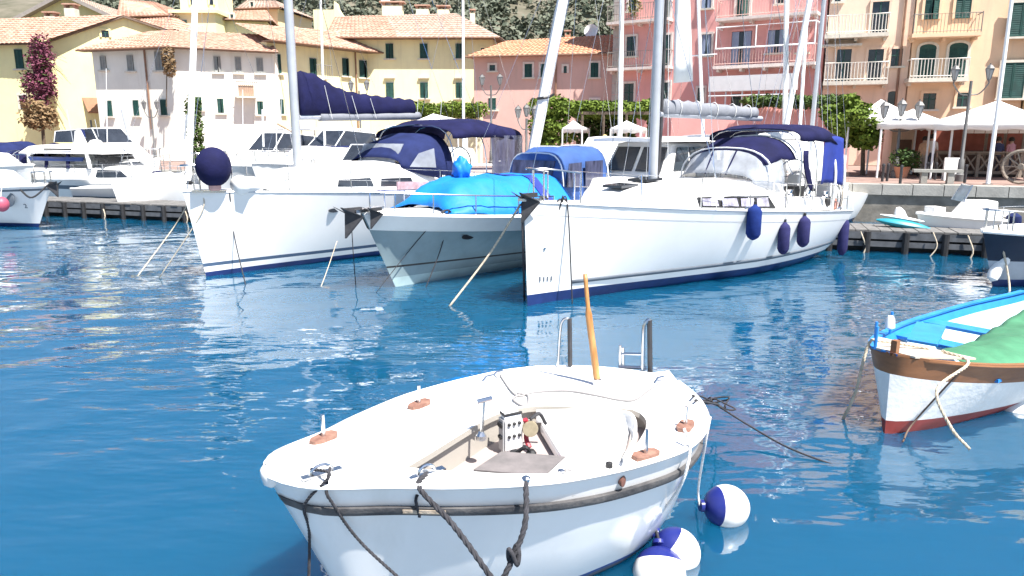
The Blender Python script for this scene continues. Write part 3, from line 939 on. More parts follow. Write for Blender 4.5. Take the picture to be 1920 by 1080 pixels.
# white awning roll and terrace below
b = MB(); ua, za = fF.hit(1346, 147); ub, zb_ = fF.hit(1502, 170)
fF.slab(b, ua, ub, zb_, za, .9, 1.75); ao = b.build('terrace_awning', ALU, hF)
b = MB()
for k in range(6):
    q = lerp(ua + .05, ub - .05, k / 5); b.tube([fF.P(q, GZ, 1.6), fF.P(q, zb_, 1.6)], .05, 5)
b.tube([fF.P(ua, zb_ - .25, 1.68), fF.P(ub, zb_ - .25, 1.68)], .05, 5); b.build('awning_post', ALU, ao)
window(fF, hF, (1372, 176, 1393, 200), 'dark', trim=PINKD); window(fF, hF, (1430, 176, 1466, 200), 'dark', trim=PINKD)
b = MB(); u_, z_ = fF.hit(1195, 40); 
leaf_mesh('balcony_plant', [(fF.P(u_, z_ + .75, .55), (.5, .4, .6))], 160, .09, leafmat('potted_leaf', (0.06, 0.08, 0.02), (0.2, 0.17, 0.05)), hF, 4)

# ---------------- G, H, I
Gl = fF.P(fF.L, 8) + Vector((.02, 0, 0)); Gr = G(1702, 70, W(1546, 76, Gl.y).z)
fG = Fac((Gl.x, Gl.y - .25), (Gr.x, Gr.y - .4))
hG = thing('apricot_house', 'apricot house with white balcony railings beside the pink house', 'house', (Gl.x, Gl.y, GZ))
walls_of('wall', [fG.P(0, 17.5), fG.P(fG.L, 17.5)], -fG.n * 9, GZ, ORAN, hG)
balcony(fG, hG, 1546, 1664, 69, 1.0, .2, 'white', .95, SURR)
balcony(fG, hG, 1543, 1662, 155, 1.0, .2, 'white', .95, SURR)
for r_, k in (((1637, 4, 1662, 66), 'dark'), ((1570, 93, 1592, 152), 'dark'), ((1629, 93, 1652, 152), 'dark')): window(fG, hG, r_, k, sill=False, trim=ORAN)
window(fG, hG, (1672, 92, 1690, 124), 'dark', trim=ORAN); window(fG, hG, (1566, -8, 1576, 3), 'dark', trim=SURR); window(fG, hG, (1665, 175, 1681, 200), 'archdark', trim=ORAN, sill=False)
b = MB(); u0, z0_ = fG.hit(1540, 90); u1, _ = fG.hit(1615, 90); fG.slab(b, u0, u1, z0_, z0_ + .1, .02, .7); b.build('awning_rail', SURR, hG)
b = MB(); u, z = fG.hit(1698, 10); b.tube([fG.P(u, 17, .1), fG.P(u, GZ + 1, .1)], .06, 6); b.build('drainpipe', DRAIN, hG)
Hl = fG.P(fG.L, 8); Hr = Vector((Hl.x + 5.2, Hl.y - 1.6, 0))
fH = Fac((Hl.x + .01, Hl.y - .15), (Hr.x, Hr.y))
hH = thing('orange_house', 'orange house with arched green shutters beside the apricot house', 'house', (Hl.x, Hl.y, GZ))
walls_of('wall', [fH.P(0, 17.5), fH.P(fH.L, 17.5)], -fH.n * 9, GZ, ORAN2, hH)
u0, z0_ = fH.hit(1700, 69); u1, _ = fH.hit(1830, 67)
balcony(fH, hH, 1702, 1830, 68, 1.0, .18, 'iron', .95, ORAN2)
balcony(fH, hH, 1696, 1806, 149, 1.0, .2, 'white', .95, SURR)
for r_ in ((1735, 0, 1758, 36), (1793, -2, 1818, 34)): window(fH, hH, r_, 'shut', trim=ORAN2, sill=False)
for r_ in ((1724, 90, 1749, 148), (1780, 88, 1808, 146)): window(fH, hH, r_, 'archshut', trim=SURR, sill=False)
window(fH, hH, (1731, 175, 1752, 205), 'dark', trim=ORAN2); window(fH, hH, (1795, 174, 1814, 200), 'dark', trim=ORAN2)
Il = fH.P(fH.L, 8)
fI = Fac((Il.x + .01, Il.y - .3), (Il.x + 9, Il.y - 3.2))
hI = thing('straw_yellow_house', 'straw yellow house with large green shutters by the awnings', 'house', (Il.x, Il.y, GZ))
walls_of('wall', [fI.P(0, 17.5), fI.P(fI.L, 17.5)], -fI.n * 9, GZ, YEL2, hI)
window(fI, hI, (1898, 6, 1935, 68), 'shut', trim=SURR)
window(fI, hI, (1880, 118, 1916, 184), 'shut', trim=SURR); window(fI, hI, (1945, 118, 1980, 184), 'shut', trim=SURR)
b = MB(); u0, z0_ = fI.hit(1838, 112); fI.slab(b, -.02, fI.L, z0_, z0_ + .35, 0, .2); fI.slab(b, -.02, fI.L, z0_ + .9, z0_ + 1.05, 0, .12); b.build('string_course', SURR, hI)
b = MB(); u, z = fI.hit(1842, 10); b.tube([fI.P(.15, 17, .1), fI.P(.15, GZ + 1, .1)], .06, 6); b.build('drainpipe', DRAIN, hI)
# ================================================================ ON THE QUAY: plants, cafe, lamps, people
def QW(px, py, back):
    """pixel -> point on the vertical plane parallel to the quay edge, `back` metres behind it"""
    d = ray(px, py); A = qp(0, back)
    nn = Vector((qn.x, qn.y, 0))
    k = (A - EYE).dot(nn) / d.dot(nn)
    return EYE + d * k
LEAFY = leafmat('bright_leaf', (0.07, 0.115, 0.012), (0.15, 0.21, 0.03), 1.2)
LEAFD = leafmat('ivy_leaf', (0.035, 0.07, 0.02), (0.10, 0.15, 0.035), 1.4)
BOUG = leafmat('purple_bougainvillea', (0.12, 0.03, 0.06), (0.28, 0.09, 0.14), 1.6)
DRY = leafmat('dry_foliage', (0.16, 0.10, 0.05), (0.32, 0.22, 0.12), 2.0)
BARK = mat('bark', (0.10, 0.075, 0.055), 0.95, scale=9, var=0.4, bump=0.6)

def plant(name, label, cat, blobs, m, per=240, size=.13, stems=(), seed=1, part='foliage', group=None):
    c = Vector(blobs[0][0])
    t = thing(name, label, cat, (c.x, c.y, QZ), group)
    leaf_mesh(part, blobs, per, size, m, t, seed)
    if stems:
        b = MB()
        for pts, r0, r1 in stems:
            b.tube(pts, [lerp(r0, r1, i / (len(pts) - 1)) for i in range(len(pts))], 6)
        b.build('trunk', BARK, t)
    return t
def gz(p, z=QZ): return Vector((p.x, p.y, z))
rr = random.Random(3)
# bougainvillea on the yellow house
bl = []
for i in range(26):
    k = i / 25
    px = lerp(80, 72, k) + rr.uniform(-1, 1) * lerp(5, 30, k ** .8); py = lerp(88, 200, k)
    p = W(px, py, 51.0); bl.append(((p.x, p.y - rr.uniform(0, .5), p.z), (.55, .45, .6)))
b0 = W(72, 200, 51.0)
bl = [((c[0] + rr.uniform(-.3, .3), c[1], c[2] + rr.uniform(-.3, .3)), (r[0] * rr.uniform(.6, 1.4), r[1], r[2] * rr.uniform(.6, 1.3))) for c, r in bl for _ in (0, 1)]
t = plant('bougainvillea', 'purple bougainvillea climbing the corner of the yellow house', 'climbing plant', bl, BOUG, 85, .10, [([gz(b0), W(73, 150, 51.3), W(78, 90, 51.6)], .12, .05)], 3)
bl2 = [((W(rr.uniform(45, 100), rr.uniform(195, 232), 49).x, 49, W(70, rr.uniform(195, 232), 49).z), (.7, .5, .55)) for i in range(12)]
leaf_mesh('dry_foliage', bl2, 110, .14, DRY, t, 4)
leaf_mesh('green_leaves', bl[::3], 22, .13, LEAFD, t, 44)
b = MB()
for i in range(26):
    a = W(rr.uniform(74, 92), rr.uniform(90, 150), 51); e = a + Vector((rr.uniform(.5, 1.7), -.2, rr.uniform(-1.2, -.1)))
    b.tube([a, (a + e) / 2 + Vector((0, 0, .25)), e], .012, 3, False)
b.build('twig', BARK, t)['kind'] = 'stuff'
# cypress-like shrub by the white house, ivy on the lamp bracket
p = W(366, 248, 40)
plant('slim_shrub', 'slim dark green shrub against the white house wall', 'shrub', [((p.x, 40, lerp(QZ, W(363, 196, 40).z, k / 6)), (.42, .42, .5)) for k in range(7)], LEAFD, 260, .1, [([gz(p), gz(p, 2.6)], .06, .03)], 5)
p = W(314, 120, 47); plant('wall_ivy', 'brown tangled creeper on the corner of the white house', 'climbing plant', [((p.x, 47.2, W(312, y, 47).z), (.42, .3, .5)) for y in (102, 116, 130)], DRY, 200, .1, [([W(312, 200, 47.4), W(313, 110, 47.4)], .04, .02)], 6)
# hedge on the terrace wall, round shrub, ivy pergola, small tree
bl = [((QW(x, 207, 11).x, QW(x, 207, 11).y, QW(x, 207, 11).z + rr.uniform(-.1, .1)), (.6, .7, .45)) for x in range(772, 900, 9)]
plant('clipped_hedge', 'clipped green hedge below the pale yellow house', 'hedge', bl, LEAFY, 300, .09, seed=7)
m_ = MB(); a = QW(770, 216, 11.6); c = QW(900, 216, 11.6)
m_.hexa([gz(a), gz(c), gz(c) + qn * .4, gz(a) + qn * .4, gz(a, a.z), gz(c, c.z), gz(c, c.z) + qn * .4, gz(a, a.z) + qn * .4])
w_ = m_.build('terrace_wall', CRM); tag(w_, 'cream terrace wall under the clipped hedge', 'wall')
bl = []
for i in range(16):
    p = QW(1034 + rr.uniform(-32, 30), rr.uniform(195, 275), 7); bl.append(((p.x, p.y + rr.uniform(-.5, .5), p.z), (.55, .55, .5)))
p = QW(1036, 280, 7)
plant('round_bush', 'round yellow-green bush behind the leaning white mast', 'bush', bl, LEAFY, 260, .11, [([gz(p), gz(p, 3)], .08, .05)], 8)
bl = [((QW(x, 207, 7.5).x, QW(x, 207, 7.5).y + dy, QW(x, 205, 7.5).z + rr.uniform(-.12, .12)), (.5, .7, .4)) for x in range(1085, 1236, 9) for dy in (0, 1.4)]
bl += [((QW(1226, y, 7.5).x, QW(1226, y, 7.5).y, QW(1226, y, 7.5).z), (.32, .5, .4)) for y in range(215, 265, 10)]
bl += [((QW(1180, y, 9.5).x, QW(1180, y, 9.5).y, QW(1180, y, 9.5).z), (.35, .5, .4)) for y in range(225, 280, 10)]
pg = plant('ivy_pergola', 'ivy-covered pergola roof on posts in front of the pink houses', 'pergola', bl, LEAFY, 300, .1, seed=9)
b = MB()
for x in (1092, 1132, 1175, 1226):
    for bk in (6.9, 9.6):
        p = QW(x, 210, bk); MB().tube([gz(p), p], .07, 6).build('post', BARK, pg)
for bk in (6.9, 9.6):
    MB().bar(QW(1084, 212, bk), QW(1236, 212, bk), .1, .14).build('beam', BARK, pg)
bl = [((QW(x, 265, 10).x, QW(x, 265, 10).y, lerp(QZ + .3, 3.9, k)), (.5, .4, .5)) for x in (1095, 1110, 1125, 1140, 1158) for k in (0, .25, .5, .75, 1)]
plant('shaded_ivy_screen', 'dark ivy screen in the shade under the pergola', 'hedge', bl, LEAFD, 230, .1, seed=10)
bl = []
for i in range(34):
    a = rr.uniform(0, 6.28); q = rr.uniform(0, 1) ** .6
    p = QW(1606 + 44 * q * math.cos(a), 228 + 45 * q * math.sin(a), 6); bl.append(((p.x, p.y + rr.uniform(-.9, .9), p.z), (.42, .45, .34)))
p = QW(1618, 320, 6)
plant('small_leafy_tree', 'small bright green tree beside the white awnings', 'tree', bl, LEAFY, 190, .12, [([gz(p), p + Vector((-.1, 0, 1.2)), QW(1608, 220, 6)], .1, .04), ([p + Vector((-.1, 0, 1.0)), QW(1588, 232, 6)], .06, .02), ([p + Vector((-.1, 0, 1.0)), QW(1634, 215, 6.3)], .06, .02)], 11, 'crown')
bl = [((QW(x, 192, 12).x, QW(x, 192, 12).y, QW(x, 192 + rr.uniform(-4, 4), 12).z), (.5, .5, .32)) for x in range(1408, 1590, 10)]
plant('terrace_creeper', 'low green creeper along the terrace below the pink house', 'hedge', bl, LEAFD, 230, .1, seed=12)
m_ = MB(); a = QW(1260, 200, 12.6); c = QW(1600, 200, 12.6)
m_.hexa([gz(a), gz(c), gz(c) + qn * .3, gz(a) + qn * .3, gz(a, a.z), gz(c, c.z), gz(c, c.z) + qn * .3, gz(a, a.z) + qn * .3])
tag(m_.build('terrace_wall', PINKD), 'salmon terrace wall below the balconies of the pink house', 'wall')

# ---- cafe with white canopies, red awning, timber railing
CANV = mat('white_canvas', (0.80, 0.79, 0.77), 0.85, var=0.04, scale=2, bump=0.2, bscale=6)
REDW = mat('red_cafe_front', (0.28, 0.09, 0.06), 0.8, scale=3, var=0.2)
WOOD = mat('weathered_grey_wood', (0.26, 0.22, 0.18), 0.85, scale=8, var=0.25, stretch=(1, 1, 6))
cf0 = QW(1668, 325, 5.9); cf1 = QW(1990, 325, 5.9)
fK = Fac(gz(qp(cf0.x, 7.6)), gz(qp(cf1.x + 2, 7.6)))
fK = Fac((qp(0, 7.6) + qd * 0).to_2d().to_3d() + qd * ((QW(1668, 300, 7.6) - qp(0, 7.6)).dot(qd)), qp(0, 7.6) + qd * ((QW(2000, 300, 7.6) - qp(0, 7.6)).dot(qd)))
cafe = thing('cafe_pavilion', 'red-fronted cafe pavilion under the white canopies', 'cafe', (fK.A.x, fK.A.y, QZ))
zt = fK.hit(1760, 222)[1]
b = MB(); fK.slab(b, 0, fK.L, QZ, zt, -2.6, -2.3); b.build('back_wall', REDW, cafe)
ua, _ = fK.hit(1672, 300); 
b = MB(); fK.slab(b, 0, .9, QZ, zt, -2.3, 0); b.build('wall', ORAN, cafe)
b = MB(); u_, _ = fK.hit(1745, 300); fK.slab(b, .901, u_, QZ, zt - .2, -.3, -.02); b.build('wall', REDW, cafe)
b = MB(); fK.slab(b, .3, .8, QZ + .05, zt - .9, .003, .05); b.build('door', mat('brown_door', (.14, .07, .04), .6), cafe)
um, zm = fK.hit(1800, 232)
b = MB(); fK.slab(b, .7, um, zm - .08, zm + .18, .0, 1.2); b.build('red_awning', mat('faded_red_awning', (.62, .33, .24), .85), cafe)
b = MB()
for x in (1745, 1780, 1802, 1845, 1880, 1915, 1960):
    u, _ = fK.hit(x, 300); fK.slab(b, u - .05, u + .05, QZ, zt, -.1, .0)
b.build('post', WOOD, cafe)
b = MB(); u, z_ = fK.hit(1775, 262); fK.slab(b, u, fK.L, QZ, QZ + 1.0, -1.9, -1.2); b.build('counter', mat('dark_wood', (.09, .055, .04), .6), cafe)
for i, (x, c_) in enumerate(((1790, (.5, .12, .12)), (1865, (.12, .14, .2)), (1890, (.6, .5, .4)), (1905, (.3, .1, .14)))):
    pass
# hanging front of the awning (cream valance) to the right
b = MB(); u0, z1 = fK.hit(1803, 228); u1, z0 = fK.hit(1990, 250)
for k in range(9):
    ua = lerp(u0, u1, k / 9); ub = lerp(u0, u1, (k + .94) / 9); fK.slab(b, ua, ub, z0, z1, .6 - .1, .62 - .1)
b.build('valance', CANV, cafe)
b = MB(); fK.slab(b, u0, u1, z1 + .01, z1 + .1, -2.2, .7); b.build('canopy_roof', CANV, cafe)

# railing: posts, rails and crossed braces
u_a, _ = fK.hit(1716, 300); u_b = fK.L
rl = thing('cafe_railing', 'grey timber railing with crossed braces along the cafe terrace', 'railing', tuple(fK.P(u_a, QZ, 1.5)))
n_ = 11
for i in range(n_ + 1):
    u = lerp(u_a, u_b, i / n_); b = MB(); fK.slab(b, u - .06, u + .06, QZ, QZ + .98, 1.44, 1.56); b.build('post', WOOD, rl)
for z_ in (QZ + .9, QZ + .12):
    b = MB(); fK.slab(b, u_a, u_b, z_, z_ + .12, 1.4, 1.438); b.build('rail', WOOD, rl)
b = MB(); fK.slab(b, u_a, u_b, QZ + .985, QZ + 1.03, 1.4, 1.65); b.build('rail_cap', WOOD, rl)
for i in range(n_):
    ua = lerp(u_a, u_b, i / n_) + .07; ub = lerp(u_a, u_b, (i + 1) / n_) - .07
    for s_ in (0, 1):
        b = MB(); b.bar(fK.P(ua, QZ + (.85 if s_ else .28), 1.48 + .03 * s_), fK.P(ub, QZ + (.28 if s_ else .85), 1.48 + .03 * s_), .03, .06); b.build('brace', WOOD, rl)
b = MB(); fK.slab(b, u_a, u_b, QZ, QZ + .12, .0, 1.35); b.build('terrace_deck', mat('dark_decking', (.05, .04, .035), .8), rl)

def canopy(label, peak, edge_y, xl, xr, back, dp):
    P = QW(peak[0], peak[1], back + dp)
    c1 = QW(xl, edge_y, back); c2 = QW(xr, edge_y, back)
    z_ = (c1.z + c2.z) / 2
    c1.z = c2.z = z_
    c3 = c2 + qn * dp * 2; c4 = c1 + qn * dp * 2
    t = thing('canopy', label, 'canopy', (P.x, P.y, QZ), 'white cafe canopies')
    b = MB(); N = 10
    cs = [c1, c2, c3, c4]
    for s_ in range(4):
        a, c = cs[s_], cs[(s_ + 1) % 4]
        rows = []
        for j in range(N + 1):
            k = j / N
            row = []
            for i in range(N + 1):
                e = a.lerp(c, i / N)
                sag = math.sin(math.pi * i / N) * .0
                q = e.lerp(P, k); q.z = z_ + (P.z - z_) * (k ** 1.25) - sag
                row.append(q)
            rows.append(row)
        b.loft(rows, closed=False)
        lo = [q - Vector((0, 0, .22 + .03 * math.sin(i * 1.9))) for i, q in enumerate(rows[0])]
        b.loft([lo, rows[0]], closed=False)
    o = b.build('canvas', CANV, t, smooth=True, sharp=30)
    sm = o.modifiers.new('thickness', 'SOLIDIFY'); sm.thickness = .012
    for q in cs:
        MB().tube([gz(q.lerp(P, .03)), q.lerp(P, .03) - Vector((0, 0, .05))], .04, 6).build('pole', ALU, t)
canopy('wide white canvas canopy with its peak behind the tall white pole', (1872, 188), 232, 1752, 2010, 3.4, 2.0)
canopy('smaller white canvas canopy behind the three-lantern lamp', (1652, 186), 226, 1590, 1748, 5.2, 1.5)
canopy('low white canopy roof half hidden by the navy bimini', (1712, 204), 231, 1652, 1790, 3.9, 1.6)
# white canopies behind the middle boats
canopy('white pointed gazebo roof seen over the navy sail cover', (812, 213), 228, 770, 860, 5.5, 1.3)
canopy('white square parasol in front of the ivy pergola', (1175, 226), 240, 1144, 1202, 4.5, .9)
canopy('white low awning roof beside the round bush', (1075, 226), 240, 1054, 1092, 6, .8)

# ---- lamps
LAMPI = mat('grey_lamp_iron', (0.12, 0.12, 0.12), 0.5, var=0.15)
LGL = mat('lantern_glass', (0.22, 0.23, 0.24), 0.15, var=0.1, spec=0.7)
def lantern(root, P, s=1.0, up=True):
    b = MB(); P = Vector(P)
    b.lathe([(.06 * s, 0), (.09 * s, .03 * s), (.05 * s, .05 * s)], P, 6)
    b.lathe([(.2 * s, .5 * s), (.21 * s, .52 * s), (.1 * s, .66 * s), (.03 * s, .7 * s), (.03 * s, .76 * s)], P, 6)
    for k in range(6):
        a = math.pi * 2 * k / 6
        b.tube([P + Vector((.085 * s * math.cos(a), .085 * s * math.sin(a), .05 * s)), P + Vector((.195 * s * math.cos(a), .195 * s * math.sin(a), .5 * s))], .012 * s, 4)
    o = b.build('lantern', LAMPI, root)
    MB().lathe([(.078 * s, .05 * s), (.186 * s, .5 * s)], P, 6).build('lantern_glass', LGL, o)
def street_lamp(label, px, base_y, back, heads, top_y, arm=.55, s=1.0, group='street lamps on the quay'):
    base = gz(QW(px, base_y, back)); top = QW(px, top_y, back).z
    t = thing('street_lamp', label, 'street lamp', tuple(base), group)
    MB().lathe([(.16, 0), (.17, .25), (.11, .3), (.1, .8), (.06, .85), (.05, top - base.z)], base, 10).build('post', LAMPI, t, smooth=True)
    ptop = Vector((base.x, base.y, top))
    if heads == 1:
        lantern(t, ptop, s)
    else:
        for k in range(heads):
            if heads == 3 and k == 0: lantern(t, ptop + Vector((0, 0, .06)), s); continue
            sg = -1 if k % 2 else 1
            e = ptop + qd * arm * sg + Vector((0, 0, .0))
            MB().tube(crv([ptop - Vector((0, 0, .5)), ptop + qd * sg * arm * .55 - Vector((0, 0, .45)), e - Vector((0, 0, .12)), e], 5), .025, 5).build('arm', LAMPI, t)
            lantern(t, e, s)
street_lamp('three-lantern iron street lamp beside the small leafy tree', 1679, 318, 4.3, 3, 222, .62, .95)
street_lamp('tall iron street lamp standing before the wide white canopy', 1800, 325, 2.6, 2, 152, .55, .8)
street_lamp('iron street lamp against the pale corner of the white house', 287, 250, 9, 2, 205, .5, .8)
street_lamp('iron street lamp in front of the cream terrace house', 676, 240, 9, 2, 170, .5, .8)
street_lamp('iron street lamp before the long pink house', 921, 235, 9, 2, 160, .5, .8)
street_lamp('grey street lamp behind the navy bimini and the leaning mast', 987, 255, 4, 3, 222, .4, .8)

# tall white pole on the quay edge
p = gz(QW(1852, 345, .9))
t = thing('flagpole', 'tall white pole standing on the quay edge by the canopies', 'pole', tuple(p))
MB().tube([p, p + Vector((0, 0, 11))], [.075, .05], 10).build('pole', ALU, t, smooth=True); MB().lathe([(.16, 0), (.16, .03), (.1, .05)], p, 10).build('foot_plate', STEEL, t)
# bench
p = gz(QW(1755, 344, .9))
t = thing('stone_bench', 'low stone bench with two block legs near the quay edge', 'bench', tuple(p))
def obox(c, a, d_, z0, z1): 
    return [c + qd * (-a) + qn * (-d_) + Vector((0, 0, z0)), c + qd * a + qn * (-d_) + Vector((0, 0, z0)), c + qd * a + qn * d_ + Vector((0, 0, z0)), c + qd * (-a) + qn * d_ + Vector((0, 0, z0)), c + qd * (-a) + qn * (-d_) + Vector((0, 0, z1)), c + qd * a + qn * (-d_) + Vector((0, 0, z1)), c + qd * a + qn * d_ + Vector((0, 0, z1)), c + qd * (-a) + qn * d_ + Vector((0, 0, z1))]
MB().hexa(obox(p, .78, .2, .4, .5)).build('seat', COPING, t)
for s_ in (-.42, .42): MB().hexa(obox(p + qd * s_, .1, .16, 0, .398)).build('leg', COPING, t)
# mooring posts / bollards along the edge
for i, (x, y, bk) in enumerate(((1687, 350, .5), (1655, 330, 1.6), (1664, 328, 1.9), (1738, 327, 3.4), (1754, 326, 3.6), (1809, 338, 1.7))):
    p = gz(QW(x, y, bk)); b = MB(); b.lathe([(.05, 0), (.05, .55), (.065, .6), (.04, .66)], p, 8)
    o = b.build('iron_bollard', RUB, None, smooth=True)
    tag(o, ['dark iron bollard right on the coping of the quay', 'dark bollard by the bicycles behind the stern arch', 'second dark bollard by the bicycles behind the stern arch', 'thin bollard at the start of the cafe railing', 'thin bollard behind the stone bench', 'bollard between the bench and the tall white pole'][i], 'bollard', 'bollards on the quay')
# white menu board, planter, cartwheel
p = gz(QW(1783, 333, 3.2))
t = thing('menu_board', 'white folding board standing against the cafe railing', 'sign', tuple(p))
for s_ in (-1, 1):
    b = MB(); b.hexa([p + qd * -.28 + qn * .22 * s_, p + qd * .28 + qn * .22 * s_, p + qd * .28 + qn * (.22 * s_ + .03), p + qd * -.28 + qn * (.22 * s_ + .03)] + [q + Vector((0, 0, .85)) for q in (p + qd * -.28 + qn * .02 * s_, p + qd * .28 + qn * .02 * s_, p + qd * .28 + qn * (.02 * s_ + .03), p + qd * -.28 + qn * (.02 * s_ + .03))]); b.build('panel', CANV, t)
p = gz(QW(1690, 325, 4.2))
t = thing('flower_planter', 'terracotta planter with a bushy yellow-green plant by the cafe', 'planter', tuple(p))
MB().lathe([(.2, 0), (.3, .42), (.32, .45), (.27, .45), (.26, .4)], p, 12).build('pot', TERRO, t, smooth=True)
leaf_mesh('foliage', [(p + Vector((0, 0, .8)), (.5, .4, .4)), (p + Vector((.5, .3, .7)), (.4, .4, .4))], 240, .08, LEAFD, t, 13)
p = QW(1916, 306, 1.2)
t = thing('cart_wheel', 'old wooden cart wheel standing on the quay at the picture edge', 'wheel', tuple(gz(p)))
c = Vector((p.x, p.y, QZ + .62)); ax = (qn + qd * .5).normalized(); sd = ax.cross(Vector((0, 0, 1))).normalized()
ring = [c + sd * .56 * math.cos(a) + Vector((0, 0, .56)) * math.sin(a) for a in [2 * math.pi * k / 20 for k in range(21)]]
MB().tube(ring, .06, 6, False).build('rim', WOOD, t); MB().lathe([(.1, -.12), (.12, 0), (.1, .12)], c, 10, ax).build('hub', WOOD, t)
for k in range(10):
    a = math.pi * 2 * k / 10; MB().tube([c + (sd * math.cos(a) + Vector((0, 0, math.sin(a)))) * .08, c + (sd * math.cos(a) + Vector((0, 0, math.sin(a)))) * .53], .025, 5).build('spoke', WOOD, t)

# ---- people on the quay
SKIN = mat('skin', (0.5, 0.32, 0.24), 0.6, var=0.08)
def person(label, P, h, yaw, top, legs, hair, group='people on the quay', seat=False):
    t = thing('person', label, 'person', tuple(P), group)
    s = h / 1.72
    cy, sy = math.cos(yaw), math.sin(yaw)
    def L(x, y, z): return Vector(P) + Vector((x * cy - y * sy, x * sy + y * cy, z)) * s
    verts = [(0, 0, .95), (0, 0, 1.15), (0, 0, 1.38), (0, .01, 1.5), (0, 0, 1.6), (.09, 0, .9), (.1, .03, .5), (.1, -.02, .08), (.11, .12, .03), (-.09, 0, .9), (-.1, -.06, .5), (-.1, -.14, .1), (-.1, 0, .04), (.19, 0, 1.38), (.24, .02, 1.1), (.23, .12, .86), (.23, .16, .78), (-.19, 0, 1.38), (-.25, -.03, 1.1), (-.24, .06, .86), (-.24, .1, .78)]
    rad = [.15, .13, .15, .055, .1, .085, .06, .045, .035, .085, .06, .045, .035, .06, .042, .032, .035, .06, .042, .032, .035]
    edges = [(0, 1), (1, 2), (2, 3), (3, 4), (0, 5), (5, 6), (6, 7), (7, 8), (0, 9), (9, 10), (10, 11), (11, 12), (2, 13), (13, 14), (14, 15), (15, 16), (2, 17), (17, 18), (18, 19), (19, 20)]
    me = bpy.data.meshes.new('body'); off = Vector(P)
    me.from_pydata([tuple(L(*v) - off) for v in verts], edges, [])
    o = bpy.data.objects.new('body', me); C.objects.link(o); o.parent = t
    o.modifiers.new('skin', 'SKIN')
    for i, r in enumerate(rad): me.skin_vertices[0].data[i].radius = (r * s, r * s)
    me.skin_vertices[0].data[0].use_root = True
    sd_ = o.modifiers.new('smooth', 'SUBSURF'); sd_.levels = sd_.render_levels = 1
    dg = bpy.context.evaluated_depsgraph_get(); m2 = bpy.data.meshes.new_from_object(o.evaluated_get(dg))
    o.modifiers.clear(); o.data = m2
    m2.materials.clear()
    for q in (SKIN, top, legs, BLACK): m2.materials.append(q)
    for f in m2.polygons:
        z = f.center.z / s; r_ = math.hypot(f.center.x, f.center.y) / s
        f.material_index = 3 if z < .1 else 2 if z < .95 and not (r_ > .2 and z > .74) else 1 if z < 1.44 and not (r_ > .2 and z < 1.12) else 0
        f.use_smooth = True
    hb = MB(); hb.lathe([(.02, .13), (.075, .11), (.108, .05), (.112, -.01), (.1, -.05), (.085, -.05)], L(0, -.012, 1.62), 10); hb.build('hair', hair, t, smooth=True)
    return t
def clothes(k, c): return mat('cloth_' + k, c, .9, var=.12, scale=6)
HAIRD = mat('dark_hair', (.03, .02, .015), .7)
HAIRL = mat('straw_hat', (.6, .45, .2), .8)
person('person in a white shirt standing behind the cafe railing', gz(QW(1741, 318, 6)), 1.7, 2.8, clothes('white', (.75, .74, .72)), clothes('dark', (.05, .05, .07)), HAIRD)
person('person in a red top standing by the cafe doorway', gz(QW(1733, 318, 6.6)), 1.6, .4, clothes('red', (.5, .07, .08)), clothes('dark', (.05, .05, .07)), HAIRD)
person('person in an orange top beside the flower planter', gz(QW(1728, 320, 5.6)), 1.62, 1.9, clothes('orange', (.62, .38, .24)), clothes('tan', (.4, .33, .25)), HAIRD)
person('person in a yellow hat and blue trousers by the ivy pergola', gz(QW(1133, 296, 3.2)), 1.68, 3.3, clothes('cream', (.7, .6, .42)), clothes('blue', (.06, .08, .3)), HAIRL)
person('person in dark clothes sitting area back, near the cafe counter', gz(QW(1866, 318, 7.2)), 1.6, 3.0, clothes('navy', (.05, .06, .14)), clothes('dark', (.05, .05, .07)), HAIRD)['label'] = 'person in a navy top standing inside the cafe'
person('person in a pink top standing inside the cafe beside the navy-clad one', gz(QW(1890, 318, 7.4)), 1.58, 3.4, clothes('pink', (.6, .3, .35)), clothes('dark', (.05, .05, .07)), HAIRD)

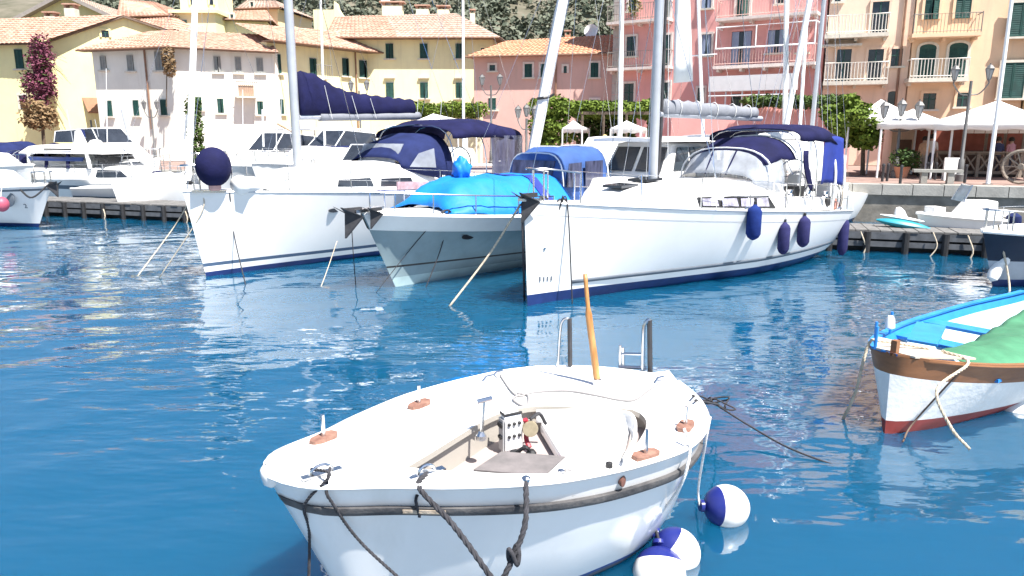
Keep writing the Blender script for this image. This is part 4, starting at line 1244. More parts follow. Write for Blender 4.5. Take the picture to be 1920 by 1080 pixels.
# grey double arm on the lamp by the white house corner
# ================================================================ BOATS: shared hull builder
SAIL_B = smoothtab([(0, .0), (.03, .10), (.1, .30), (.2, .54), (.35, .80), (.5, .95), (.65, 1.0), (.8, .97), (1, .84)])
MOT_B = smoothtab([(0, .0), (.03, .16), (.08, .34), (.18, .60), (.32, .84), (.5, .97), (.7, 1.0), (.85, .98), (1, .92)])
class Boat:
    def __init__(s, root, B, ang, L, half, zb, zs, beam=SAIL_B, rake=.2, tr=0.0, pw=((0, 1.0), (.3, .5), (.6, .3), (1, .4)), zmid=None, kup=.40, zk=-.35):
        s.root = root; s.B = Vector((B[0], B[1], 0)); s.a = ang; s.L = L; s.half = half
        s.zb, s.zs, s.beam, s.rake, s.tr, s.pw = zb, zs, beam, rake, tr, pw
        s.zmid = zmid; s.kup = kup; s.zk0 = zk
        s.d = Vector((math.cos(ang), math.sin(ang), 0)); s.n = Vector((math.sin(ang), -math.cos(ang), 0))
    def P(s, u, v, z):
        q = s.B + s.d * u + s.n * v
        return Vector((q.x, q.y, z))
    def hb(s, t): return s.half * interp(s.beam, t)
    def sheer(s, t):
        if s.zmid is not None:   # quadratic through bow, middle, stern
            return s.zb * (1 - t) * (1 - 2 * t) + 4 * s.zmid * t * (1 - t) + s.zs * t * (2 * t - 1)
        return lerp(s.zb, s.zs, t ** .9)
    def zk(s, t): return s.zk0 + s.kup * max(0, (t - .68) / .32) ** 2
    def side(s, t, z, sg=1, out=0.0):
        k = max(0.0, min(1.0, (z - s.zk(t)) / (s.sheer(t) - s.zk(t))))
        w_ = s.hb(t) * (k ** interp(s.pw, t) if k > 0 else 0)
        u = t * s.L + s.rake * (1 - k) * (1 - t) ** 4 - s.tr * (1 - k) * t ** 6
        return s.P(u, sg * (w_ + out), z)
    def hull(s, bands, mats, ns=30, name='hull'):
        """bands = [(z, material index of the strip just above z)], sheer closes the list; z may be a function of t"""
        b = MB()
        ts = [(i / ns) ** 1.25 for i in range(ns + 1)]
        rings = []; mi = None
        for t in ts:
            zs_ = s.sheer(t); zk = s.zk(t)
            zz = [(bz(t) if callable(bz) else bz) for bz, _ in bands]
            top = zz[-1]
            fill = [lerp(top, zs_, k / 6) for k in range(1, 7)]
            lev = [zk, lerp(zk, zz[0], .5)] + zz + fill
            lev = [max(zk + 1e-4 * i, q) for i, q in enumerate(lev)]
            lm = [bands[0][1] if False else 0, 0] + [m_ for _, m_ in bands[:-1]] + [bands[-1][1]] * 6
            prt = [s.side(t, q, 1) for q in reversed(lev)]
            stb = [s.side(t, q, -1) for q in lev[1:]]
            rings.append(prt + stb)
            if mi is None:
                mm = list(reversed(lm)); mi = mm + lm[0:]
        n = len(rings[0]); mi = (mi + [0] * n)[:n]
        b.loft(rings, closed=False, mi=mi)
        b.cur = bands[-1][1]
        b.f.append(tuple(len(b.v) - n + j for j in range(n))); b.mi.append(bands[-1][1])
        o = b.build(name, mats, s.root, smooth=True, sharp=50)
        return o
    def deck(s, m, inset=.0, drop=.0, camber=.06, t0=0.0, t1=1.0, ns=26, name='deck', hole=None):
        b = MB(); rows = []
        for i in range(ns + 1):
            t = lerp(t0, t1, i / ns); w_ = max(.004, s.hb(t) - inset); z = s.sheer(t) - drop
            rows.append([s.P(t * s.L, v * w_, z + camber * (1 - v * v)) for v in (1, .8, .5, .2, 0, -.2, -.5, -.8, -1)])
        b.loft(rows, closed=False)
        return b.build(name, m, s.root, smooth=True, sharp=60)
    def rail(s, m, r=.02, up=.0, t0=0, t1=1, name='toe_rail', n=28, out=0.0, sides=(1, -1)):
        for sg in sides:
            pts = []
            for i in range(n + 1):
                t = lerp(t0, t1, i / n); pts.append(s.P(t * s.L, sg * (s.hb(t) + out), s.sheer(t) + up))
            MB().tube(pts, r, 5).build(name, m, s.root, smooth=True)
    def strake(s, z, h, dep, m, name='rubbing_strake', t0=0, t1=1, n=26, sides=(1, -1)):
        for sg in sides:
            b = MB(); rings = []
            for i in range(n + 1):
                t = lerp(t0, t1, i / n); zz = z(t) if callable(z) else z
                rings.append([s.side(t, zz - h, sg, -.01), s.side(t, zz - h, sg, dep * .8), s.side(t, zz, sg, dep), s.side(t, zz + h, sg, dep * .8), s.side(t, zz + h, sg, -.01)])
            b.loft(rings, closed=True, cap0=True, cap1=True); b.build(name, m, s.root, smooth=True)
    def guardrail(s, ts, h, m=None, wires=(1.0, .5), t_pulpit=None, r=.014, sides=(1, -1), inset=.06):
        m = m or STEEL
        for sg in sides:
            tops = []
            for t in ts:
                p = s.P(t * s.L, sg * (s.hb(t) - inset), s.sheer(t)); q = p + Vector((0, 0, h)); tops.append((p, q))
                MB().tube([p, q], r, 5).build('stanchion', m, s.root)
            b = MB()
            for k in wires:
                pts = []
                for i, (p, q) in enumerate(tops):
                    pts.append(p.lerp(q, k))
                b = MB(); b.tube(pts, .006, 4); b.build('guard_wire', m, s.root)
    def pulpit(s, t1, h, m=None, r=.018, over=.0):
        m = m or STEEL
        a = [s.P(t1 * s.L, sg * (s.hb(t1) - .05), s.sheer(t1) + h) for sg in (1, -1)]
        f = s.P(-over, 0, s.sheer(0) + h)
        m1 = [s.P(t1 * .35 * s.L, sg * s.hb(t1 * .6) * .8, s.sheer(0) + h) for sg in (1, -1)]
        b = MB(); b.tube(crv([a[0], m1[0], f, m1[1], a[1]], 6), r, 6); b.build('pulpit', m, s.root, smooth=True)
        for sg in (1, -1):
            for t in (t1, t1 * .35):
                p = s.P(t * s.L, sg * (s.hb(t) - .05), s.sheer(t)); q = Vector((p.x, p.y, s.sheer(t) + h))
                MB().tube([p, q], r * .9, 5).build('pulpit_leg', m, s.root)
    def block(s, u0, u1, w0, w1, z0, z1, m, name, tw=.8, slope0=.0, slope1=.0, n=1, smooth=False, crown=.0, bevel=0.0):
        """a raised house: base half widths w0 (front) w1 (aft), top narrowed by tw, ends sloped by slope0/slope1 metres"""
        b = MB(); rings = []
        for k, u in enumerate((u0, u1)):
            w_ = (w0, w1)[k]; ut = u + slope0 if k == 0 else u - slope1
            zb_ = z0 if not callable(z0) else z0(u); zt = z1 if not callable(z1) else z1(ut)
            rings.append([s.P(u, w_, zb_), s.P(ut, w_ * tw, zt - crown), s.P(ut, w_ * tw * .5, zt - crown * .25), s.P(ut, 0, zt), s.P(ut, -w_ * tw * .5, zt - crown * .25), s.P(ut, -w_ * tw, zt - crown), s.P(u, -w_, zb_)])
        b.loft(rings, closed=False, cap0=True, cap1=True)
        b.poly(*[rings[0][0], rings[0][-1], rings[1][-1], rings[1][0]])
        o = b.build(name, m, s.root)
        if bevel:
            bv = o.modifiers.new('edge', 'BEVEL'); bv.width = bevel; bv.segments = 2; bv.limit_method = 'ANGLE'; bv.angle_limit = R(35)
        return o
    def hood(s, arches, m, name, thick=.02, n=14, power=2.6, parent=None, lo=0.0, inset=0.0):
        """canvas over hoops: arches = [(u, half width, z of feet, z of crown), ...]"""
        b = MB(); rings = []
        for (u, w_, z0, z1) in arches:
            ring = []
            for k in range(n + 1):
                a = lo + (math.pi - 2 * lo) * k / n
                c, sn = math.cos(a), math.sin(a)
                x = math.copysign(abs(c) ** (2 / power), c); y = abs(sn) ** (2 / power)
                ring.append(s.P(u, (w_ - inset) * x, lerp(z0, z1 - inset, y)))
            rings.append(ring)
        # refine lengthwise with a slight scallop between hoops
        rr_ = []
        for a, c in zip(rings, rings[1:]):
            for k in range(4):
                t = k / 4; rr_.append([p.lerp(q, t) - Vector((0, 0, .018 * math.sin(math.pi * t))) for p, q in zip(a, c)])
        rr_.append(rings[-1])
        b.loft(rr_, closed=False)
        o = b.build(name, m, parent or s.root, smooth=True, sharp=60)
        sm = o.modifiers.new('thickness', 'SOLIDIFY'); sm.thickness = thick
        return o
    def hoop(s, u, w_, z0, z1, m=None, r=.018, n=14, power=2.6, name='hoop', parent=None, du=0.0):
        pts = []
        for k in range(n + 1):
            a = math.pi * k / n; c, sn = math.cos(a), math.sin(a)
            x = math.copysign(abs(c) ** (2 / power), c); y = abs(sn) ** (2 / power)
            pts.append(s.P(u + du * (1 - y), w_ * x, lerp(z0, z1, y)))
        return MB().tube(pts, r, 5).build(name, m or STEEL, parent or s.root, smooth=True)
    def panel(s, pts, m, name, out=.012, parent=None):
        """thin panel through given world points, thickened outwards"""
        pts = [Vector(p) for p in pts]
        nn = (pts[1] - pts[0]).cross(pts[2] - pts[0]).normalized()
        if nn.dot(EYE - pts[0]) < 0: nn = -nn
        b = MB(); b.prism([p - nn * .02 for p in pts], nn * (out + .02)); return b.build(name, m, parent or s.root)
    def mast(s, u, zbase, ztop, r=.075, m=None, spreaders=(), lean=(0, 0), name='mast', rx=1.0):
        m = m or ALU
        p = s.P(u, 0, zbase); q = s.P(u + lean[0], lean[1], ztop)
        o = MB().tube([p, p.lerp(q, .5), q], [r, r, r * .75], 10).build(name, m, s.root, smooth=True)
        for k, wd in spreaders:
            c = p.lerp(q, k)
            for sg in (1, -1): MB().tube([c, c + s.n * wd * sg + s.d * .15 + Vector((0, 0, .06))], [.03, .018], 6).build('spreader', m, o)
        return o, p, q
    def stays(s, q, anchors, r=.007, m=None):
        for a in anchors: MB().tube([q, a], r, 4).build('shroud', m or STEEL, s.root)

def rope(name, label, pts, r, m, group=None, n=8, twist=False):
    P = crv(pts, n) if len(pts) > 2 else [Vector(p) for p in pts]
    b = MB()
    if not twist:
        b.tube(P, r, 6)
    else:                                # three laid strands
        fine = []
        L_ = 0
        for a, c in zip(P, P[1:]):
            k = max(1, int((c - a).length / (r * 1.1)))
            for i in range(k): fine.append(a.lerp(c, i / k))
        fine.append(P[-1])
        for s_ in range(3):
            st = []; d = 0.0
            for i, p in enumerate(fine):
                t = (fine[min(i + 1, len(fine) - 1)] - fine[max(i - 1, 0)]).normalized()
                x = t.cross(Vector((.3, .2, .93))).normalized(); y = t.cross(x)
                if i: d += (p - fine[i - 1]).length
                a = d / (r * 8.5) * 2 * math.pi + s_ * 2.094
                st.append(p + (x * math.cos(a) + y * math.sin(a)) * r * .52)
            b.tube(st, r * .56, 5)
    o = b.build(name, m, None, smooth=True, sharp=180, fix=not twist)
    return tag(o, label, 'rope', group)

WHITEP = mat('white_paint', (0.78, 0.78, 0.76), 0.4, var=0.05, scale=2)
CLEARP = mat('clear_vinyl', (0.42, 0.45, 0.5), 0.12, var=0.25, scale=2, spec=0.7, alpha=.55)
CURTG = mat('smoked_vinyl', (0.05, 0.055, 0.10), 0.15, var=0.5, scale=3, spec=0.7, alpha=.97, stretch=(3, 3, .6))
BLUET = mat('bright_blue_tarp', (0.004, 0.18, 0.60), 0.6, var=0.12, scale=2.5, bump=0.5, bscale=8)
BLUED = mat('royal_blue_cover', (0.010, 0.028, 0.22), 0.7, var=0.15, scale=3)
BLUEC = mat('steel_blue_canvas', (0.03, 0.085, 0.27), 0.8, var=0.15, scale=3, bump=.3, bscale=16)
FENDN = mat('navy_fender_cloth', (0.03, 0.03, 0.10), 0.95, var=0.2, scale=7, bump=0.4, bscale=60, spec=.15)
FENDB = mat('blue_fender_cloth', (0.013, 0.03, 0.15), 0.95, var=0.2, scale=7, bump=0.4, bscale=60, spec=.15)
SAILG = mat('pale_grey_sailcloth', (0.20, 0.21, 0.24), 0.85, var=0.1, scale=4, bump=.3, bscale=14)
SAILW = mat('white_sailcloth', (0.80, 0.80, 0.79), 0.8, var=0.03, scale=3, bump=.15, bscale=8)
TEAK = mat('teak', (0.30, 0.19, 0.11), 0.6, var=0.3, scale=9, stretch=(1, 1, 6))
GREYD = mat('grey_nonslip', (0.42, 0.42, 0.41), 0.8, var=0.12, scale=9)

# ================================================================ RIGHT-HAND YACHT
tR = thing('sailing_yacht', 'white sailing yacht with four dark fenders along its side and a navy bimini', 'yacht', (0.24, 13.2, 0), 'yachts moored to the pontoon')
aR = R(40.5); YR = Boat(tR, (0.22, 13.18), aR, 9.75, 1.62, 1.90, 1.20, rake=.10, tr=.25, zmid=1.52, kup=.30, pw=((0, 1.0), (.25, .62), (.6, .3), (1, .30)))
s1 = lambda t: .30 + .05 * t
YR.hull([(.20, 1), (.205, 1), (s1, 2 if False else 1), (lambda t: s1(t) + .07, 1)], [NAVYP, GEL])
# the grey boot stripe starts a little aft of the stem
for sg in (1, -1):
    b = MB(); rows = []
    for i in range(25):
        t = lerp(.10, .995, i / 24); rows.append([YR.side(t, .31 + .06 * t, sg, .014), YR.side(t, .385 + .06 * t, sg, .014)])
    b.loft(rows, closed=False); o = b.build('boot_stripe', GREYS, tR, smooth=True); o.modifiers.new('thickness', 'SOLIDIFY').thickness = .004
YR.deck(DECKW, inset=.02, drop=.01)
YR.rail(ALUG, .02, .012)
for sg in (1,):
    b = MB(); rows = []
    for i in range(31):
        t = lerp(.02, .995, i / 30); z = YR.sheer(t) - .22; rows.append([YR.side(t, z, sg, .003), YR.side(t, z + .012, sg, .003)])
    b.loft(rows, closed=False); b.build('hull_seam', mat('seam_grey', (.5, .5, .52), .5), tR)
# coachroof with a long window each side
zc = lambda u: YR.sheer(u / YR.L) + .02
o = None
b = MB(); rings = []
CR = [(1.9, .30, .05), (2.3, .62, .24), (3.0, .86, .42), (4.0, 1.02, .52), (5.2, 1.1, .58), (6.3, 1.12, .64), (6.9, 1.1, .64)]
def cr_ring(u, w_, h):
    z = zc(u)
    return [YR.P(u, w_ + .06, z), YR.P(u, w_, z + h * .62), YR.P(u, w_ * .86, z + h * .92), YR.P(u, w_ * .45, z + h), YR.P(u, 0, z + h * 1.04), YR.P(u, -w_ * .45, z + h), YR.P(u, -w_ * .86, z + h * .92), YR.P(u, -w_, z + h * .62), YR.P(u, -w_ - .06, z)]
us = [lerp(1.9, 6.9, i / 20) for i in range(21)]
rings = [cr_ring(u, interp(smoothtab([(a, b_) for a, b_, _ in CR]), u), interp(smoothtab([(a, c) for a, _, c in CR]), u)) for u in us]
b.loft(rings, closed=False, cap0=True, cap1=True); coach = b.build('coachroof', GEL, tR, smooth=True, sharp=60)
def crp(u, k, sg=1, out=.0):
    w_ = interp(smoothtab([(a, b_) for a, b_, _ in CR]), u); h = interp(smoothtab([(a, c) for a, _, c in CR]), u); z = zc(u)
    return YR.P(u, sg * (lerp(w_ + .06, w_, k) + out), z + h * .62 * k)
for sg in (1, -1):
    b = MB(); b.prism([crp(3.75, .10, sg, .012), crp(5.0, .10, sg, .012), crp(6.4, .10, sg, .012), crp(6.1, .80, sg, .012), crp(5.0, .8, sg, .012), crp(3.7, .74, sg, .012)], YR.n * sg * .012)
    wo = b.build('window', BLACK, coach)
    for a, c in ((3.82, 4.3), (4.42, 4.95), (5.05, 5.55), (5.63, 6.1)):
        b = MB(); b.prism([crp(a, .2, sg, .03), crp(c, .2, sg, .03), crp(c - .04, .68, sg, .03), crp(a, .66, sg, .03)], YR.n * sg * .006)
        b.build('pane', mat('reflecting_glass', (.35, .33, .42), .05, var=.5, scale=4, spec=.8), coach)
# deck hatches
for u in (2.55, 3.3):
    zt = zc(u) + interp(CR and smoothtab([(a, c) for a, _, c in CR]), u) * 1.05
    b = MB(); b.hexa([YR.P(u - .25, .25, zt), YR.P(u + .25, .25, zt + .02), YR.P(u + .25, -.25, zt + .02), YR.P(u - .25, -.25, zt), YR.P(u - .25, .25, zt + .05), YR.P(u + .25, .25, zt + .07), YR.P(u + .25, -.25, zt + .07), YR.P(u - .25, -.25, zt + .05)]); b.build('hatch', GLASSD, coach)
# cockpit coaming, seats and stern
YR.block(6.95, 8.9, 1.25, 1.3, lambda u: zc(u), lambda u: zc(u) + .30, GEL, 'cockpit_coaming', tw=.92, slope1=.15, bevel=.04)
b = MB(); c_ = YR.P(8.1, .62, zc(8.1) + .75)
ring = [c_ + YR.n * .42 * math.cos(a) + Vector((0, 0, .42)) * math.sin(a) for a in [2 * math.pi * k / 20 for k in range(21)]]
b.tube(ring, .018, 5, False)
for k in range(3):
    a = math.pi * k / 3; b.tube([c_ - (YR.n * math.cos(a) + Vector((0, 0, math.sin(a)))) * .4, c_ + (YR.n * math.cos(a) + Vector((0, 0, math.sin(a)))) * .4], .01, 4)
b.build('steering_wheel', STEEL, tR)
b = MB(); b.hexa([YR.P(8.0, .8, zc(8)), YR.P(8.25, .8, zc(8)), YR.P(8.25, .45, zc(8)), YR.P(8.0, .45, zc(8)), YR.P(8.05, .75, zc(8) + .8), YR.P(8.2, .75, zc(8) + .8), YR.P(8.2, .5, zc(8) + .8), YR.P(8.05, .5, zc(8) + .8)]); b.build('pedestal', GEL, tR)
# mast, boom and stowed sail
mo, mp, mq = YR.mast(3.55, zc(3.55) + .3, 14.2, .095, ALUG, ((.36, .95), (.68, .75)))
b = MB(); g0 = YR.P(3.72, -.02, zc(3.55) + .5); b.tube([g0, YR.P(3.74, 0, 3.2), YR.P(3.72, 0, 9)], [.045, .05, .03], 6); b.build('mast_track', RUB, mo)
zb0 = W(1262, 203, YR.P(3.7, 0, 0).y).z; zb1 = W(1460, 214, YR.P(7.15, 0, 0).y).z
b = MB(); b.tube([YR.P(3.68, 0, zb0 - .12), YR.P(7.5, 0, zb1 - .10)], .06, 8); b.build('boom', ALUG, tR, smooth=True)
b = MB(); rings = []
for i in range(25):
    k = i / 24; u = lerp(3.75, 7.25, k); z = lerp(zb0, zb1, k); ww = .10 + .012 * math.sin(k * 37); hh = lerp(.17, .13, k) + .012 * math.sin(k * 51 + 1)
    rings.append([YR.P(u, ww * math.cos(a), z + .02 + hh * math.sin(a) + (.01 * math.sin(k * 90 + a * 3))) for a in [2 * math.pi * j / 12 for j in range(12)]])
b.loft(rings, cap0=True, cap1=True); b.build('sail_cover', SAILG, tR, smooth=True, sharp=180)
for k in (.15, .34, .52, .72, .9):
    u = lerp(3.75, 7.25, k); z = lerp(zb0, zb1, k); ring = [YR.P(u, .118 * math.cos(a), z + .02 + .18 * math.sin(a)) for a in [2 * math.pi * j / 12 for j in range(13)]]
    MB().tube(ring, .008, 4, False).build('sail_tie', ROPEW, tR)
YR.stays(mq, [YR.P(.05, 0, 1.95), YR.P(9.1, .7, 1.3), YR.P(9.1, -.7, 1.3)])
for sg in (1, -1):
    sp = mp.lerp(mq, .36) + YR.n * .95 * sg
    YR.stays(sp, [YR.P(3.8, sg * 1.42, zc(3.8))]); YR.stays(mp.lerp(mq, .68) + YR.n * .75 * sg, [sp])
    YR.stays(mp.lerp(mq, .36), [YR.P(4.1, sg * 1.4, zc(4.1))])
# white sail hoisted beside the mast
b = MB(); rows = []
pt = [W(1265, -160, 15.6), W(1284, -160, 15.55)]; pb = [W(1264, 156, 15.6), W(1301, 152, 15.5)]
for i in range(9):
    k = i / 8; l_ = pt[0].lerp(pb[0], k); r_ = pt[1].lerp(pb[1], k)
    rows.append([l_.lerp(r_, j / 6) + YR.d * .03 * math.sin(j * 1.1 + k * 4) for j in range(7)])
b.loft(rows, closed=False); o = b.build('hanging_sail', SAILW, tR, smooth=True); o.modifiers.new('thickness', 'SOLIDIFY').thickness = .008
# halyards
for (u, v, zt_) in ((3.9, .12, 9.0), (3.45, -.1, 10)): MB().tube([YR.P(u, v, zc(3.6) + .35), YR.P(3.6, v * .3, zt_)], .007, 4).build('halyard', ROPEW, tR)
# sprayhood, bimini with hanging side curtain, stern arch
hz = zc(6.3)
hz += .28
RH = [(5.75, 1.0, hz + .30, hz + .52), (6.1, 1.12, hz + .2, hz + 1.02), (6.7, 1.2, hz + .1, hz + 1.30), (7.25, 1.24, hz + .0, hz + 1.32)]
YR.hood(RH[1:], NAVY, 'sprayhood', power=2.8, lo=R(30))
YR.hood(RH[:3], CLEARP, 'hood_window', power=2.8, inset=.02, thick=.005)
for k_ in (.35, .65):
    MB().tube([YR.P(5.76, lerp(-.9, .9, k_), hz + .48), YR.P(6.1, lerp(-1.0, 1.0, k_), hz + 1.0)], .02, 5).build('hood_seam', NAVY, tR)
for u, dz in ((6.15, 1.06), (7.27, 1.335)): YR.hoop(u, 1.25, hz + .15, hz + dz, ALU, .02, power=2.8)
bz = zc(8.2)
bt = YR.hood([(7.2, 1.22, bz + 1.62, bz + 1.90), (7.75, 1.3, bz + 1.62, bz + 2.0), (8.4, 1.32, bz + 1.60, bz + 2.0), (9.0, 1.28, bz + 1.5, bz + 1.84)], NAVY, 'bimini', power=3.2)
for u in (7.2, 7.9, 9.0): YR.hoop(u, 1.3, bz + .15, bz + 1.86, STEEL, .016, power=5, name='bimini_frame')
b = MB(); rows = []
for i in range(11):
    k = i / 10; row = []
    for j in range(9):
        q = j / 8; u = lerp(8.15, 9.05, q) - .12 * k * (1 - q) + .1 * k * q; row.append(YR.P(u, 1.30 + .06 * math.sin(q * 7 + k * 2.0) * k, lerp(bz + 1.66, bz + .62, k) - .1 * q * k + .06 * math.sin(3.1 * q)))
    rows.append(row)
b.loft(rows, closed=False); o = b.build('side_curtain', BLUED, tR, smooth=True, sharp=180); o.modifiers.new('thickness', 'SOLIDIFY').thickness = .012
b = MB(); rows = []
for i in range(9):
    k = i / 8; rows.append([YR.P(7.28 + .45 * k ** 2 + q * .22, 1.26 + .02 * math.sin(q * 9), lerp(hz + 1.0, hz + .06, k)) for q in (0, .25, .5, .75, 1)])
b.loft(rows, closed=False); o = b.build('hood_side', NAVY, tR, smooth=True, sharp=180); o.modifiers.new('thickness', 'SOLIDIFY').thickness = .012
for sg in (1, -1):
    for u in (8.75, 9.2): MB().tube(crv([YR.P(u, sg * 1.3, 1.2), YR.P(u, sg * 1.32, 2.2), YR.P(u + .05, sg * 1.1, 2.95)], 5), .03, 6).build('stern_arch', GEL, tR, smooth=True)
MB().tube([YR.P(9.2, 1.1, 2.95), YR.P(9.2, -1.1, 2.95)], .03, 6).build('stern_arch', GEL, tR)
YR.guardrail((.22, .36, .5, .63, .75, .86, .97), .62)
YR.pulpit(.10, .58, over=-.08)
# stern kit: outboard, horseshoe buoy, liferaft, bags
b = MB(); c_ = YR.P(9.15, .9, 1.75); b.box(c_, (.34, .3, .42), aR); b.box(c_ - Vector((0, 0, .4)), (.12, .12, .5), aR); b.box(c_ - Vector((0, 0, .66)), (.2, .05, .16), aR)
o = b.build('outboard_motor', GEL, tR); bv = o.modifiers.new('edge', 'BEVEL'); bv.width = .05; bv.segments = 2
ring = [YR.P(9.1, .2 + .24 * math.cos(a), 1.9 + .28 * math.sin(a)) for a in [R(-60) + R(300) * k / 16 for k in range(17)]]
MB().tube(ring, .07, 8).build('horseshoe_buoy', GEL, tR, smooth=True)
b = MB(); b.lathe([(.05, -.25), (.17, -.22), (.17, .22), (.05, .25)], YR.P(9.25, -.5, 1.6), 12, YR.n); b.build('liferaft', GEL, tR, smooth=True)
for k, (u, v, z, r_, mm) in enumerate(((8.85, 1.2, 1.45, .1, BLACK), (9.0, .9, 1.35, .12, NAVY), (9.2, 1.15, 1.4, .09, mat('salmon_bag', (.6, .3, .25), .9)), (8.6, 1.25, 1.5, .08, BLACK))):
    b = MB(); b.lathe([(r_ * .3, -r_ * 1.6), (r_, -r_), (r_ * 1.05, r_ * .3), (r_ * .5, r_ * 1.5)], YR.P(u, v, z), 9); b.build('bag', mm, tR, smooth=True)
for k in range(4): MB().tube(crv([YR.P(8.9 + .1 * k, 1.28, 1.95), YR.P(8.95 + .1 * k, 1.35, 1.6), YR.P(9.0 + .09 * k, 1.3, 1.2)], 4), .012, 4).build('coiled_line', (ROPEW, ROPEB, ROPE, ROPEW)[k], tR)
# laundry and cushions in the cockpit
b = MB(); b.prism([YR.P(6.6, .55, hz + .55), YR.P(6.95, .58, hz + .5), YR.P(6.92, .57, hz + .98), YR.P(6.66, .55, hz + 1.0)], YR.n * .04); b.build('towel', BLUET, tR)
b = MB(); b.prism([YR.P(7.0, .2, hz + .4), YR.P(7.3, .22, hz + .4), YR.P(7.28, .2, hz + .98), YR.P(7.02, .2, hz + 1.0)], YR.n * .06); b.build('towel', GEL, tR)
b = MB(); b.box(YR.P(7.6, .9, zc(7.6) + .42), (.5, .3, .24), aR); o = b.build('instrument_box', BLACK, tR)
# anchor on the bow roller, cleats
MB().bar(YR.P(.35, .02, 1.93), YR.P(-.12, .02, 1.95), .12, .05).build('bow_roller', STEEL, tR)
def anchor(root, P, d_, n_, s=1.0, m=None):
    """plough anchor hanging over the roller: shank, two long flukes with the point down"""
    b = MB(); P = Vector(P)
    Cc = P - d_ * .34 * s
    b.bar(P, Cc, .05 * s, .08 * s)
    T = Cc - d_ * .02 * s + Vector((0, 0, -.46 * s))
    for sg in (1, -1):
        H = Cc + d_ * .20 * s + n_ * .21 * s * sg + Vector((0, 0, -.10 * s)); H2 = Cc - d_ * .16 * s + n_ * .10 * s * sg + Vector((0, 0, .07 * s))
        b.prism([H2, Cc + Vector((0, 0, -.03 * s)), T, H], d_ * .03 * s + n_ * .012 * s * sg)
    return b.build('anchor', m or RUB, root)
anchor(tR, YR.P(.28, .02, 2.02), YR.d, YR.n, 1.05)
for sg in (1, -1):
    for t in (.07, .5, .93):
        p = YR.P(t * YR.L, sg * (YR.hb(t) - .1), YR.sheer(t) + .05); b = MB(); b.tube([p - YR.d * .12, p - YR.d * .06 + Vector((0, 0, .04)), p + YR.d * .06 + Vector((0, 0, .04)), p + YR.d * .12], .02, 6); b.tube([p - Vector((0, 0, .05)), p + Vector((0, 0, .04))], .03, 6); b.build('cleat', BLACK if t < .1 else STEEL, tR, smooth=True)
# registration mark near the bow
def letters(text, size, m, root, origin, right, up, name='lettering', depth=.004):
    cu = bpy.data.curves.new(name, 'FONT'); cu.body = text; cu.size = size; cu.extrude = depth; cu.align_x = 'CENTER'; cu.align_y = 'CENTER'
    o = bpy.data.objects.new(name, cu)
    right = Vector(right).normalized(); up = Vector(up); nn = right.cross(up).normalized(); up = nn.cross(right)
    bpy.context.view_layer.update()
    C.objects.link(o); dg = bpy.context.evaluated_depsgraph_get(); me = bpy.data.meshes.new_from_object(o.evaluated_get(dg))
    bpy.data.objects.remove(o); bpy.data.curves.remove(cu); me.materials.clear(); me.materials.append(m)
    o = bpy.data.objects.new(name, me); o['kind'] = 'stuff'
    Mx = Matrix((right, up, nn)).transposed().to_4x4(); Mx.translation = Vector(origin) - (origin_of(root) if root else Vector())
    o.matrix_basis = Mx; C.objects.link(o)
    if root: o.parent = root
    return o
for k in range(4):
    q = YR.side(.028 + .0085 * k, .47, 1, .006); b = MB(); b.bar(q - Vector((0, 0, .04)), q + Vector((0, 0, .04 if k else .055)), .035, .012, YR.n); b.build('hull_mark', GREYS, tR)
MB().lathe([(.012, -.01), (.035, 0), (.02, .012)], YR.side(.036, 1.05, 1, .01), 8, YR.n).build('skin_fitting', STEEL, tR)
MB().box(YR.side(.53, 1.02, 1, .05), (.2, .05, .04), aR).build('skin_fitting', BLACK, tR)

def fender(px, ptop, pbot, bt, label, m, wd=.12, tail=True):
    t = bt[0]; bo = bt[1]
    zt = None
    # hang clear of the side at station t
    zs_ = bo.sheer(t)
    Pm = bo.side(t, zs_ - .3, 1, wd + .01)
    z1 = W(px, ptop, Pm.y).z; z0 = W(px, pbot, Pm.y).z
    P = bo.side(t, (z0 + z1) / 2, 1, wd + .01); Ps = bo.P(t * bo.L, bo.hb(t), zs_)
    xx, yy = P.x, P.y
    f = thing('fender', label, 'fender', (xx, yy, z0), 'dark fenders hanging on the yacht side')
    h = z1 - z0
    MB().lathe([(.02, 0), (.06, .02), (wd * .75, h * .08), (wd, h * .18), (wd, h * .8), (wd * .8, h * .9), (.05, h * .96), (.03, h)], (xx, yy, z0), 14).build('body', m, f, smooth=True, sharp=60)
    b = MB(); b.tube([(xx, yy, z1 - .02), (xx, yy, z1 + .06)], .03, 6); b.build('eye', BLACK, f)
    b = MB(); b.tube([(xx, yy, z1 + .03), tuple(Ps + Vector((0, 0, .02))), tuple(bo.P(t * bo.L, bo.hb(t) - .07, zs_ + .3))], .008, 4); b.build('line', ROPEW, f)
    return f
def station(bo, px, z, sg=1):
    best = min(((abs(proj(bo.side(k / 200, z, sg, .13))[0] - px), k / 200) for k in range(201)))
    return best[1]
fender(1411, 383, 450, (station(YR, 1411, 1.3), YR), 'bright blue fender, hung highest under the long cabin window', FENDB, .15)
fender(1477, 417, 478, (station(YR, 1477, 1.1), YR), 'navy fender hung lowest, second along from the bow', FENDN, .125)
fender(1511, 405, 464, (station(YR, 1511, 1.1), YR), 'navy fender under the hanging blue side curtain', FENDN, .135)
fender(1597, 408, 480, (station(YR, 1597, .9), YR), 'longest navy fender at the stern corner by the pontoon', FENDN, .125)
